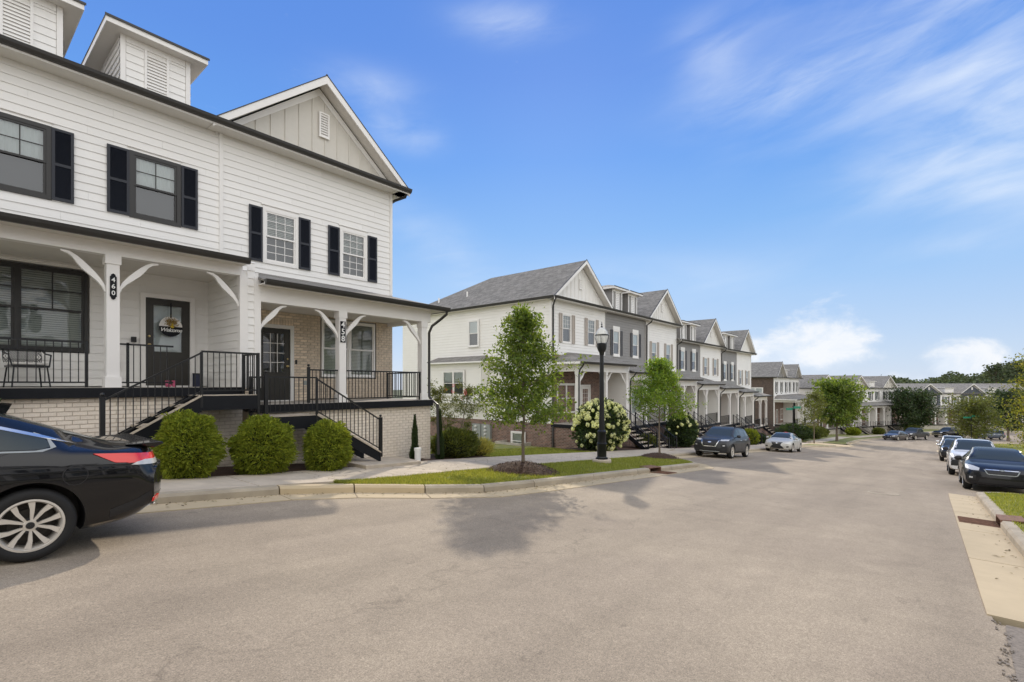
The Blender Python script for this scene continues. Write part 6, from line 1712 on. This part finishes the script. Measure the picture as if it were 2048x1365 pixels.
sedan_side = [('chrome_strip', 'chrome', [(-1.42,1.03),(-1.2,1.16),(-.7,1.325),(-.1,1.365),(.25,1.34),(.6,1.21),(.95,.99)], [(-1.38,1.04),(-1.18,1.145),(-.7,1.305),(-.1,1.345),(.23,1.32),(.57,1.20),(.91,.99)], .006), ('door_seam', 'plastic_dark', [(-.12,1.0),(-.12,.3)], [(-.11,1.0),(-.11,.3)], .002), ('door_seam', 'plastic_dark', [(.86,.95),(.82,.7),(.84,.3)], [(.87,.95),(.83,.7),(.85,.3)], .002),
              ('door_seam', 'plastic_dark', [(-1.15,.99),(-.98,.8),(-.88,.5)], [(-1.14,.99),(-.97,.8),(-.87,.5)], .002), ('door_handle', 'chrome', [(-.95,.88),(-.75,.88)], [(-.95,.855),(-.75,.855)], .03), ('door_handle', 'chrome', [(.05,.86),(.25,.86)], [(.05,.835),(.25,.835)], .03), ('tail_light', 'lens_red', [(-2.1,.96),(-2.38,.95)], [(-2.1,.88),(-2.38,.86)], .010)]
c3, _ = car(sedan_spec(label='silver sedan with a dark hourglass grille parked behind the grey SUV', cat='car', paint='car_silver', detail=1, n=56, rim='five', spokes=9, W=1.82, L=4.9, front_parts=spindle(), side_parts=sedan_side))
place_car(c3, 43.05, 8.70, 180)
# --- navy hatchback on the right with a chrome winged grille
fr = [('grille', 'plastic_dark', [(-.36,.70),(.36,.70)], [(-.30,.58),(.30,.58)], .008), ('grille_frame', 'chrome', [(-.38,.715),(-.05,.715)], [(-.36,.69),(-.05,.69)], .016), ('grille_frame', 'chrome', [(.05,.715),(.38,.715)], [(.05,.69),(.36,.69)], .016), ('grille_surround', 'meter_grey', [(-.41,.71),(-.33,.56),(.33,.56),(.41,.71)], [(-.385,.705),(-.31,.58),(.31,.58),(.385,.705)], .012),
      ('badge', 'meter_grey', [(-.06,.70),(0,.715),(.06,.70)], [(-.06,.69),(0,.67),(.06,.69)], .022), ('lower_grille', 'plastic_dark', [(-.50,.42),(.50,.42)], [(-.55,.30),(.55,.30)], .006)]+both('headlight', 'lens_clear', [(.50,.74),(.66,.80),(.82,.84)], [(.52,.66),(.68,.66),(.82,.70)], .010)+both('fog_lamp_bezel', 'plastic_dark', [(.58,.50),(.80,.52)], [(.60,.36),(.80,.36)], .006)+both('fog_lamp', 'lens_clear', [(.66,.46),(.74,.465)], [(.66,.41),(.74,.415)], .012)
c4, b4 = car(sedan_spec(label='dark navy hatchback with a slim chrome bar on its grille, nearest car on the right', cat='car', paint='car_navy', detail=2, n=64, rim='five', spokes=10, W=1.78, L=4.46, h=1.41, wheel=.325, front_parts=fr, side_parts=sedan_side, mirror_mat='plastic_dark'))
place_car(c4, 23.60, -1.70, 180)
# --- white SUV behind it
fw = [('grille', 'plastic_dark', [(-.50,.88),(.50,.88)], [(-.34,.60),(.34,.60)], .008)]+both('headlight', 'lens_clear', [(.52,.94),(.84,.98)], [(.52,.86),(.84,.90)], .010)+both('fog_lamp_bezel', 'plastic_dark', [(.50,.74),(.84,.80)], [(.62,.45),(.84,.45)], .008)+[('lower_grille', 'plastic_dark', [(-.6,.50),(.6,.50)], [(-.62,.32),(.62,.32)], .006), ('badge', 'chrome', [(-.07,.78),(0,.80),(.07,.78)], [(-.07,.76),(0,.73),(.07,.76)], .02)]
c5, _ = car(suv_spec(label='white SUV parked between the navy hatchback and the black pickup', cat='suv', paint='car_white', detail=1, h=1.68, L=4.6, rim='five', spokes=5, front_parts=fw, side_parts=suv_side, mirror_mat='plastic_dark', roof_parts=rail_roof))
place_car(c5, 31.7, -1.55, 180)
c6, _ = car(suv_spec(label='black SUV with a chrome mirror, third in the line on the right', cat='suv', paint='car_black', detail=1, h=1.62, L=4.6, rim='five', spokes=6, front_parts=fw, side_parts=suv_side, mirror_mat='chrome'))
place_car(c6, 48.7, -1.45, 180)
c7, _ = car(suv_spec(label='white SUV at the end of the line on the right, only its upper half showing', cat='suv', paint='car_white', detail=1, h=1.80, L=4.7, rim='five', spokes=6, front_parts=fw, side_parts=suv_side))
place_car(c7, 58.5, -1.50, 180)
# --- cars in the bend
c8, _ = car(sedan_spec(label='dark brown sedan parked in the bend before the far row of houses', cat='car', paint='car_brown', detail=1, rim='five', spokes=8, front_parts=spindle(), side_parts=sedan_side))
place_car(c8, 96.2, 4.05, 160)
def pickup(label, paint, **k):
    S = suv_spec(label=label, cat='pickup truck', paint=paint, name='parked_car', L=5.6, h=1.85, W=1.98, wheel=.40, rim='five', spokes=6,
        top=[(-2.8,1.05),(-2.7,1.15),(-2.5,1.17),(-1.15,1.17),(-1.05,1.30),(-.95,1.78),(-.6,1.85),(.2,1.85),(.5,1.80),(1.05,1.36),(1.3,1.28),(2.2,1.20),(2.65,1.08),(2.8,.92)],
        belt=[(-2.8,1.0),(-2.5,1.12),(-1.0,1.13),(.9,1.16),(1.6,1.12),(2.5,1.0),(2.8,.85)], bot=[(-2.8,.55),(-2.2,.42),(1.5,.36),(2.8,.38)],
        wid=[(-2.8,.96),(-1.5,1),(1.6,1),(2.4,.97),(2.8,.94)], roofw=[(-2.8,.90),(-1.2,.90),(-1.0,.72),(.3,.70),(1.1,.84),(2.8,.84)], axles=(1.78,-1.72), mirror=(.95,1.30),
        side_glass=[([(-.82,1.70),(-.02,1.72)],[(-.86,1.25),(-.02,1.22)]), ([(.06,1.72),(.45,1.68),(.9,1.33)],[(.06,1.22),(.98,1.22)])], windscreen=([(.45,-.60),(.45,.60)],[(1.15,-.76),(1.15,.76)]), rear_glass=([(-.55,1.70),(.55,1.70)],[(-.6,1.3),(.6,1.3)]),
        front_in=[(0,.06),(.5,.0),(.9,.0),(1.1,.08)], front_bulge=.16, rear_bulge=.08, rear_in=[(0,.02),(1.2,.0)],
        front_parts=[('grille', 'plastic_dark', [(-.52,1.02),(.52,1.02)], [(-.48,.72),(.48,.72)], .01), ('grille_bar', 'chrome', [(-.52,.90),(.52,.90)], [(-.52,.85),(.52,.85)], .02), ('bumper', 'chrome', [(-.85,.66),(.85,.66)], [(-.85,.50),(.85,.50)], .03)]+both('headlight', 'lens_clear', [(.58,1.02),(.86,1.03)], [(.58,.84),(.86,.85)], .01),
        side_parts=[('door_seam', 'plastic_dark', [(.02,1.2),(.02,.45)], [(.035,1.2),(.035,.45)], .003), ('door_seam', 'plastic_dark', [(-.95,1.2),(-.95,.5)], [(-.935,1.2),(-.935,.5)], .003), ('door_handle', 'chrome', [(.12,1.08),(.34,1.08)], [(.12,1.04),(.34,1.04)], .03)])
    S.update(k); r, _ = car(S)
    MB().box(-2.65,-1.12,-.82,.82,.9,1.175).build('bed_liner', 'plastic_dark', r); return r
c9 = pickup('dark grey pickup truck parked in the bend right of the brown sedan', 'car_grey'); place_car(c9, 101.6, 1.95, 158)
c10 = pickup('black pickup truck far off, just above the white SUV roofs', 'car_black'); place_car(c10, 115.5, -2.6, 140)
c11, _ = car(suv_spec(label='blue grey SUV parked at the end of the street under the right hand street sign', cat='suv', paint='car_blue', detail=1, h=1.7, L=4.7, rim='five', spokes=6, front_parts=fw, side_parts=suv_side))
place_car(c11, 117.2, -7.6, 135)
# ------------------------------------------------------------------ plants
def leaves(mb, c, n, rx, ry, rz, size, rnd, aspect=.5, droop=.2, shell=0.0, up=0.0, tilt=None):
    """n leaf faces round c inside an ellipsoid"""
    for _ in range(n):
        while True:
            u = Vector((rnd.uniform(-1,1), rnd.uniform(-1,1), rnd.uniform(-1,1)))
            if u.length <= 1 and u.length >= shell: break
        p = Vector(c)+Vector((u.x*rx, u.y*ry, u.z*rz))
        d = Vector((rnd.uniform(-1,1), rnd.uniform(-1,1), rnd.uniform(-1,1)-droop+up)).normalized()
        w = d.cross(Vector((rnd.uniform(-1,1), rnd.uniform(-1,1), rnd.uniform(-1,1)))).normalized()
        s = size*rnd.uniform(.65, 1.3); h = s*aspect*.5; n_ = d.cross(w)*s*.10
        i = len(mb.v); mb.v += [tuple(p), tuple(p+d*s*.5+w*h+n_), tuple(p+d*s), tuple(p+d*s*.5-w*h+n_)]; mb.f.append((i, i+1, i+2, i+3)); mb.m.append(mb.cur)

def branchy(x, y, h, r, spread, clear, n_br, label, cat, lm, group, size, density, seed, shape, name='street_tree', trunk_mat='bark', clump=.35, z0=.12, lean=0.0, multi=1, aspect=.5, up=.0, sub=3, kz=.8):
    """tree grown from a leader and limbs; shape(t) gives the half width at height fraction t of the crown"""
    rnd = random.Random(seed); zb = g(x)+z0; root = thing(name, label, cat, (x, y, zb), 0, group)
    tb = MB(); cm = MB(); tips = []
    for mtr in range(multi):
        a0 = 2*math.pi*mtr/multi; off = .0 if multi == 1 else .12
        pts = [Vector((off*math.cos(a0), off*math.sin(a0), -.05))]; k = 9
        for i in range(1, k+1):
            t = i/k; pts.append(Vector((off*math.cos(a0)*(1+6*t*(multi > 1))+lean*t*h+rnd.uniform(-.02,.02)*h*.3, off*math.sin(a0)*(1+6*t*(multi > 1))+rnd.uniform(-.02,.02)*h*.3, h*.97*t)))
        pts[0] = Vector((pts[0].x, pts[0].y, -.05)); pts[1] = Vector((pts[1].x*.3, pts[1].y*.3, pts[1].z)) if multi == 1 else pts[1]
        tb.tube(pts, [r*(1.35 if i == 0 else 1)*(1-.88*(i/k)**.9) for i in range(k+1)], 9)
        for b in range(n_br//multi):
            t = (b+.5)/(n_br//multi); zc = clear+(h-clear)*(t**.9)*.97; f = zc/h; i = min(int(f*k), k-1); base = pts[i].lerp(pts[i+1], f*k-i)
            a = b*2.399+rnd.uniform(-.4,.4); tt = (zc-clear)/(h-clear); L_ = spread*shape(tt)*rnd.uniform(.70, 1.12)
            elev = (.02+.95*tt if shape is pyr else .28+.75*tt)+rnd.uniform(-.15,.15); d = Vector((math.cos(a)*math.cos(elev), math.sin(a)*math.cos(elev), math.sin(elev)))
            q = [base]; m = 5
            for j in range(1, m+1):
                s = j/m; q.append(base+d*L_*s+Vector((rnd.uniform(-.04,.04), rnd.uniform(-.04,.04), .10*s*s))*L_)
            rr = max(.006, r*.38*(1-.7*tt)); tb.tube(q, [rr*(1-.8*j/m) for j in range(m+1)], 6)
            for j in range(2, m+1):
                for s_ in range(sub):
                    e = q[j]+Vector((rnd.uniform(-1,1), rnd.uniform(-1,1), rnd.uniform(-.7,.8)))*clump*L_*.62
                    tb.tube([q[j], (q[j]+e)/2+Vector((0,0,.02)), e], [rr*.35, rr*.25, .003], 4); tips.append((e, 1.0 if shape is not pyr else .30+1.5*(L_/spread)**1.5))
                tips.append((q[j], .8 if shape is not pyr else .25+1.1*(L_/spread)**1.5))
        tips.append((pts[-1], 1.0)); tips.append((pts[-2], 1.0))
    trunk = tb.build('trunk', trunk_mat, root, smooth=True, fix=False)
    per = max(3, int(density/len(tips)))
    for e, w in tips:
        rr = clump*spread*rnd.uniform(.25, .50); leaves(cm, e, int(per*w*rnd.uniform(.5, 1.5)), rr, rr, rr*kz, size, rnd, aspect, up=up)
    cm.build('crown', lm, root, kind='stuff', fix=False); return root
gT = 'young street trees in the grass verge'
pyr = lambda t: (1-t)**.80*(.86+.16*min(t*6, 1))*(.92+.16*math.sin(t*19))+.06
rnd_ = lambda t: math.sqrt(max(0.02, 1-(2*t-.85)**2))*.95+.05
branchy(10.35, 8.35, 4.42, .050, 1.62, 1.22, 52, 'young oak with a pointed dark green crown in the verge, nearest of the street trees', 'tree', 'leaf_oak', gT, .098, 16500, 3, pyr, clump=.36, up=.2, sub=3)
branchy(20.6, 9.0, 4.15, .045, 1.50, 1.62, 30, 'small bright yellow green tree in the verge behind the lamp post', 'tree', 'leaf_bright', gT, .11, 11500, 5, lambda t: (1-t)**.7*.95+.12, clump=.42, up=.15)
branchy(74.2, 9.0, 6.9, .14, 3.3, 1.9, 50, 'big round green tree standing before the cream gabled far houses', 'tree', 'leaf_oak', 'trees in the bend', .32, 15000, 8, rnd_, clump=.42)
branchy(64.6, 10.0, 5.6, .06, 1.7, 1.7, 24, 'thin small olive tree at the side street corner, left of the big round tree', 'tree', 'leaf_olive', 'trees in the bend', .17, 3600, 11, rnd_, clump=.42)
branchy(124, 2.6, 7.0, .2, 4.3, 1.0, 50, 'dark round tree behind the pickup truck at the end of the far row', 'tree', 'leaf_dark', 'trees in the bend', .40, 14000, 13, rnd_, clump=.45)
branchy(93.5, -4.6, 5.0, .12, 3.4, .9, 46, 'loose yellow green tree on the far lawn corner above the white SUV', 'tree', 'leaf_olive', 'trees in the bend', .30, 8500, 17, rnd_, clump=.5)
branchy(112.5, -9.6, 7.2, .18, 3.6, 1.8, 40, 'dark broad tree at the end of the street behind the right hand street sign', 'tree', 'leaf_dark', 'trees in the bend', .38, 8500, 19, rnd_, clump=.5)
branchy(121, -17, 6.6, .16, 3.2, 2.0, 34, 'second dark tree further right before the slate gabled houses', 'tree', 'leaf_dark', 'trees in the bend', .38, 6500, 23, rnd_, clump=.5)
branchy(37.0, -5.1, 5.7, .07, 2.5, .8, 44, 'near tree with green and yellow leaves cut by the right edge of the picture', 'tree', 'leaf_gold', 'trees in the bend', .125, 17000, 29, rnd_, clump=.46, multi=2)

def mound(x, y, rx, ry, h, label, cat, lm, group, n, size, seed, name='shrub', aspect=.35, up=.5, flat=1.0, core='leaf_core', z0=.14, strand=0, lumps=14):
    """rounded shrub: dark twiggy core, leaf faces standing out of it"""
    rnd = random.Random(seed); root = thing(name, label, cat, (x, y, g(x)+z0), 0, group)
    def surf(u):      # u unit vector, upper part of an egg shape
        k = 1+.20*noise.noise(u*2.0+Vector((seed,0,0)))+.11*noise.noise(u*5+Vector((0,seed,0)))
        return Vector((u.x*rx*k, u.y*ry*k, h*.47+u.z*h*.53*k*flat))
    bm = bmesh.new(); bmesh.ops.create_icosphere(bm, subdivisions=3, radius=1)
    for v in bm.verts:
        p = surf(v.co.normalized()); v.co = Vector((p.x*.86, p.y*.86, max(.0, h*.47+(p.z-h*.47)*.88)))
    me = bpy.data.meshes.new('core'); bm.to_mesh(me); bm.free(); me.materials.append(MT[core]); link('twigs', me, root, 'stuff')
    mb = MB()
    for _ in range(n):
        u = Vector((rnd.gauss(0,1), rnd.gauss(0,1), rnd.gauss(0,1)+.25)).normalized()
        if u.z < -.92: continue
        depth = rnd.uniform(.80, 1.03); p = surf(u); p = Vector((p.x*depth, p.y*depth, h*.47+(p.z-h*.47)*depth))
        if p.z < .02: p.z = rnd.uniform(.02, .12)
        if rnd.random() < .04: p = Vector((p.x*1.07, p.y*1.07, p.z+.03*h))
        d = (u*.9+Vector((rnd.uniform(-.8,.8), rnd.uniform(-.8,.8), rnd.uniform(-.5,.5)+up))).normalized()
        w = d.cross(Vector((rnd.uniform(-1,1), rnd.uniform(-1,1), rnd.uniform(-1,1)))).normalized(); s = size*rnd.uniform(.6, 1.35); hh = s*aspect*.5
        i = len(mb.v)
        if strand:      # hanging thread: three little steps
            a = p+d*s*.55; b_ = a+(d+Vector((0,0,-.9))).normalized()*s*.5
            mb.v += [tuple(p-w*hh), tuple(p+w*hh), tuple(a+w*hh), tuple(b_), tuple(a-w*hh)]; mb.f.append((i,i+1,i+2,i+3,i+4))
        else: mb.v += [tuple(p), tuple(p+d*s*.5+w*hh), tuple(p+d*s), tuple(p+d*s*.5-w*hh)]; mb.f.append((i, i+1, i+2, i+3))
        mb.m.append(0)
    mb.build('foliage', lm, root, kind='stuff', fix=False); return root
gH = 'clipped yellow green shrubs before the nearest building'
mound(3.13, 10.46, .50, .42, 1.16, 'clipped round yellow green shrub nearest the parked black sedan', 'shrub', 'leaf_cypress', gH, 17000, .085, 2, strand=1, aspect=.16)
mound(4.50, 10.52, .57, .44, 1.12, 'middle one of the three clipped round yellow green shrubs', 'shrub', 'leaf_cypress', gH, 17000, .085, 4, strand=1, aspect=.16)
mound(5.93, 10.52, .50, .42, 1.08, 'clipped round yellow green shrub right beside the steps of 458', 'shrub', 'leaf_cypress', gH, 15000, .085, 6, strand=1, aspect=.16)
mound(.42, 11.3, .36, .36, 1.66, 'dark green shrub at the left edge behind the black sedan', 'shrub', 'leaf_dark', None, 5000, .07, 8)
mound(48.9, 12.7, .75, .75, 1.35, 'round green shrub between the grey SUV and the silver sedan', 'shrub', 'leaf_cypress', None, 3500, .14, 9)
mound(11.45, 12.15, .88, .62, .86, 'low wide leafy bush beside the pavement at the corner of 458', 'shrub', 'leaf_olive', 'bushes between the first two buildings', 6500, .12, 12, aspect=.3)
mound(12.65, 12.2, .42, .36, .42, 'low yellowish clump of grassy leaves right of the wide bush', 'shrub', 'straw_blade', 'bushes between the first two buildings', 2000, .26, 14, aspect=.06, up=.9)
mound(8.2, 11.85, .25, .2, .35, 'small low green weed beside the concrete walk', 'shrub', 'leaf_olive', None, 500, .12, 15) if False else None
def column(x, y, h, r, label, seed):
    rnd = random.Random(seed); root = thing('juniper', label, 'shrub', (x, y, g(x)+.14), 0, 'narrow dark junipers at the corner of 458'); mb = MB()
    MB().tube([(0,0,0),(0,0,h*.6)], r*.5, 8, r2=r*.2).build('trunk', 'leaf_core', root)
    for _ in range(4200):
        t = rnd.random()**1.2; z = h*t; rr = r*(1-t**1.6)*(.8+.4*noise.noise(Vector((z*3, seed, 0))))*rnd.uniform(.55, 1.1); a = rnd.uniform(0, 6.28)
        p = Vector((rr*math.cos(a), rr*math.sin(a), z)); d = Vector((math.cos(a)*.35, math.sin(a)*.35, 1)).normalized(); w = d.cross(Vector((rnd.uniform(-1,1), rnd.uniform(-1,1), 0))).normalized()*.010; s = rnd.uniform(.05, .11)
        mb.quad(p-w, p+w, p+d*s)
    mb.build('foliage', 'leaf_dark', root, kind='stuff', fix=False)
column(9.25, 11.55, 1.30, .14, 'narrow dark juniper behind the white pipe by the steps of 458', 1)
column(10.40, 11.75, 1.50, .15, 'narrow dark juniper at the downspout on the corner of 458', 2)
t = thing('standpipe', 'short white pipe standing at the foot of the left juniper', 'pipe', (8.95, 11.05, g(8.95)+.14)); mb = MB(); mb.tube([(0,0,0),(0,0,.40)], .085, 18); mb.tube([(0,0,.34),(0,0,.42)], .10, 18); mb.build('pipe', 'pot_white', t, smooth=True)

# crepe myrtle between the buildings
branchy(12.5, 13.4, 2.35, .030, .78, .85, 24, 'thin stemmed crepe myrtle with a few pink blooms between the two buildings', 'shrub', 'leaf_olive', None, .070, 5200, 41, rnd_, name='flowering_shrub', clump=.45, multi=2)
cm = [o for o in bpy.data.objects if o.name.startswith('flowering_shrub')][-1]
mb = MB(); rn = random.Random(3)
for c in ((-.45,.2,2.05),(-.2,-.2,2.25),(.12,.1,2.5),(.35,-.3,2.2),(.55,.1,2.0),(-.1,.3,2.35),(.2,-.4,2.3)): leaves(mb, c, 30, .055,.055,.08, .03, rn, .8)
mb.build('blooms', 'bloom_pink', cm, kind='stuff', fix=False)

def hydrangea(x, y, rx, ry, h, nb, label, seed):
    root = mound(x, y, rx, ry, h, label, 'shrub', 'leaf_dark', 'cream flowering hydrangeas in front of the stepped row', 5200, .15, seed, name='hydrangea', aspect=.6, up=.1)
    rnd = random.Random(seed*3); done = 0; heads = []
    while done < nb:
        u = Vector((rnd.uniform(-1,1), rnd.uniform(-1.0,.45), rnd.uniform(-.75,1))).normalized()
        k = rnd.uniform(.97, 1.14); p = Vector((u.x*rx*k, u.y*ry*k, h*.47+u.z*h*.54*k))
        if p.z < .15 or (u.x < .15 and u.z < .1 and rnd.random() < .75): continue
        if any((p-q).length < .10 for q in heads) and rnd.random() < .7: continue
        heads.append(p); done += 1; r = rnd.uniform(.062, .112); mb = MB()
        for _ in range(85):      # little four-lobed florets over a cone
            v = Vector((rnd.gauss(0,1), rnd.gauss(0,1), rnd.gauss(0,1))).normalized(); c = p+Vector((v.x*r, v.y*r, v.z*r*1.1)); w = v.cross(Vector((0,.3,1))).normalized(); q = v.cross(w).normalized(); s = rnd.uniform(.018, .030)
            mb.quad(c-w*s, c-q*s+v*.008, c+w*s, c+q*s+v*.008)
        o = mb.build('flower_head', 'bloom_cream', None, fix=False); o.parent = root
hydrangea(22.1, 12.75, 1.85, 1.0, 2.40, 250, 'big hydrangea covered in cream flower heads behind the lamp post', 51)
hydrangea(33.2, 12.9, 1.30, .9, 2.15, 48, 'second hydrangea with fewer cream flower heads, left of the grey SUV', 57)
for i, (x, y, rx, h, m_, lb) in enumerate(((27.6,12.9,.7,.7,'leaf_olive','low olive shrub at the foot of the black steps of the first grey house'), (52.5,12.8,.8,.9,'leaf_dark','dark low shrub by the last steps of the stepped row'), (71.0,13.2,2.4,1.8,'leaf_dark','dark hedge mass in front of the brick corner building porch'), (79.0,12.8,2.2,1.5,'leaf_olive','low green bush left of the big round tree trunk'), (88.5,13.0,1.4,1.3,'leaf_olive','rounded bush just right of the big round tree trunk'), (103.5,10.2,1.2,1.1,'leaf_cypress','round bush before the black steps of the far row'), (112,7.2,1.0,1.0,'leaf_olive','small bush behind the brown sedan'), (122,2.6,1.5,1.6,'leaf_olive','green bush right behind the pickup truck'),
        (39.5,-5.6,1.5,1.5,'leaf_olive','leafy bush behind the navy hatchback at the right edge'), (66.5,13.2,1.0,.7,'bloom_pink','low bed of red flowers at the foot of the brick corner building'))):
    mound(x, y, rx, rx*.8, h, lb, 'shrub' if 'bed' not in lb else 'flower bed', m_, None, 2600, .16 if x < 60 else .26, 60+i, aspect=.5, core='leaf_core')
mb = MB(); rn = random.Random(5)

# far wood on the skyline: one mass of crowns
def far_wood():
    rnd = random.Random(77); mb = MB()
    for k in range(150):
        t = k/149; px = 1760+360*t+rnd.uniform(-4,4); f = rnd.uniform(215, 300)
        tt = (px-1024)/990; x = f*(.764+tt*.645); y = f*(.645-tt*.764)
        topy = 752-7*math.sin(px*.013)-4*math.sin(px*.05+1)-max(0, px-1960)*.22
        zt = (770-topy)/990*f+rnd.uniform(-1.5,1.5); zb = -11; rr = rnd.uniform(4.5, 8)
        for q in range(5):
            c = (x+rnd.uniform(-3,3), y+rnd.uniform(-3,3), zt-rr*.8-q*2.6+rnd.uniform(-1,1)); leaves(mb, c, 230, rr, rr, rr*.75, 1.15, rnd, .8, shell=.6)
        mb.tube([(x,y,zb),(x,y,zt-4)], 2.6, 6)
    tag(mb.build('far_wood', 'leaf_far', fix=False), kind='stuff')
far_wood()
def skyline_tree(px, topy, f, w, seed, label):
    tt = (px-1024)/990; x = f*(.764+tt*.645); y = f*(.645-tt*.764); h = (770-topy)/990*f-g(x)-.1
    branchy(x, y, h, .45, w, h*.62, 18, label, 'tree', 'leaf_far', 'tall trees standing out of the far wood', 1.0, 700, seed, rnd_, name='skyline_tree', clump=.4)
skyline_tree(1992, 730, 190, 3.4, 91, 'tall sparse tree rising out of the far wood, left of the two')
skyline_tree(2036, 727, 185, 3.4, 93, 'tall sparse tree at the right edge of the far wood')

# ------------------------------------------------------------------ lamp post and signs
def lamp(x, y, label):
    z = g(x)+.12; t = thing('street_lamp', label, 'street lamp', (x, y, z))
    mb = MB(); mb.lathe([(.001,.14),(.30,.14),(.325,.12),(.34,-.1)], 32); mb.build('concrete_foot', 'concrete', t, smooth=True)
    mb = MB(); mb.lathe([(.19,.14),(.19,.20),(.165,.23),(.165,.62),(.18,.64),(.18,.70),(.15,.72),(.145,1.05),(.16,1.07),(.16,1.12),(.10,1.16),(.085,1.9),(.075,3.0),(.068,3.80),(.001,3.80)], 16); mb.build('post', 'black_metal', t, smooth=True)
    mb = MB()
    for k in range(8):
        a = 2*math.pi*k/8; mb.tube([(.205*math.cos(a), .205*math.sin(a), .14), (.205*math.cos(a), .205*math.sin(a), .19)], .018, 6)
    mb.build('anchor_nuts', 'black_metal', t)
    mb = MB(); mb.lathe([(.07,3.80),(.085,3.82),(.085,3.88),(.13,3.95),(.165,4.05),(.175,4.20),(.15,4.22),(.001,4.22)], 20); mb.build('lamp_holder', 'black_metal', t, smooth=True)
    mb = MB(); mb.lathe([(.14,4.22),(.185,4.30),(.215,4.42),(.222,4.50)], 24); mb.build('globe', 'lamp_glass', t, smooth=True)
    mb = MB(); mb.lathe([(.225,4.52),(.20,4.62),(.15,4.70),(.08,4.76),(.03,4.78),(.001,4.78)], 24); mb.build('glass_cap', 'lamp_glass', t, smooth=True)
    mb = MB(); mb.lathe([(.220,4.485),(.238,4.49),(.238,4.525),(.220,4.53)], 24); mb.build('lamp_ring', 'black_metal', t, smooth=True)
    for k in range(4):
        a = 2*math.pi*k/4+.4; mb = MB(); mb.tube([(.16*math.cos(a), .16*math.sin(a), 4.21), (.205*math.cos(a), .205*math.sin(a), 4.30), (.235*math.cos(a), .235*math.sin(a), 4.42), (.24*math.cos(a), .24*math.sin(a), 4.50)], .008, 6); mb.build('cage_rib', 'black_metal', t)
    mb = MB(); mb.lathe([(.03,4.77),(.045,4.80),(.02,4.83),(.012,4.86),(.028,4.89),(.012,4.92),(.008,4.97),(.001,5.0)], 12); mb.build('finial', 'black_metal', t, smooth=True)
    mb = MB(); mb.lathe([(.001,4.24),(.05,4.24),(.06,4.30),(.05,4.46),(.001,4.48)], 12); mb.build('bulb', 'text_white', t, smooth=True)
lamp(15.38, 8.85, 'tall black street lamp with a clear acorn globe standing in the grass verge')
def sign(x, y, h, rz, label, w=.95):
    t = thing('street_sign', label, 'street sign', (x, y, g(x)+.05), R(rz), 'green street name signs')
    MB().tube([(0,0,0),(0,0,h)], .045, 10).build('post', 'black_metal', t, smooth=True)
    MB().box(.05,w,-.012,.012,h-.30,h-.06).build('name_plate', 'sign_green', t); MB().box(-w*.9,-.05,-.012,.012,h-.44,h-.22).build('name_plate', 'sign_green', t)
    MB().box(.055,w-.005,-.015,-.012,h-.19,h-.165).build('lettering', 'text_white', t) if False else None
sign(56.6, 10.6, 4.0, -42, 'green street name sign on a black post at the side street corner', .85)
sign(91.5, -4.25, 4.1, -42, 'green street name sign on a black post at the far lawn corner', 1.4)

# ------------------------------------------------------------------ fallen leaves and grit along the kerbs
def litter():
    rnd = random.Random(31); mb = MB()
    for k in range(900):
        if rnd.random() < .6: x = rnd.uniform(1.5, 24); y = interp(KL, x)-abs(rnd.gauss(0, .16))-.02; z = g(x)+.016
        elif rnd.random() < .8: x = rnd.uniform(5, 20); y = interp(SWF, x)+rnd.uniform(0, 1.6); z = g(x)+.16
        else: x = rnd.uniform(6.5, 19); y = -1.0+abs(rnd.gauss(0, .18))+.02; z = g(x)+.018
        a = rnd.uniform(0, 6.28); s_ = rnd.uniform(.012, .034); c = Vector((x, y, z)); u = Vector((math.cos(a), math.sin(a), rnd.uniform(-.1,.3)))*s_; v = Vector((-math.sin(a), math.cos(a), 0))*s_*.5
        mb.quad(c-u, c+v+Vector((0,0,.004)), c+u, c-v+Vector((0,0,.003)))
    tag(mb.build('leaf_litter', 'litter', fix=False), kind='stuff')
litter()
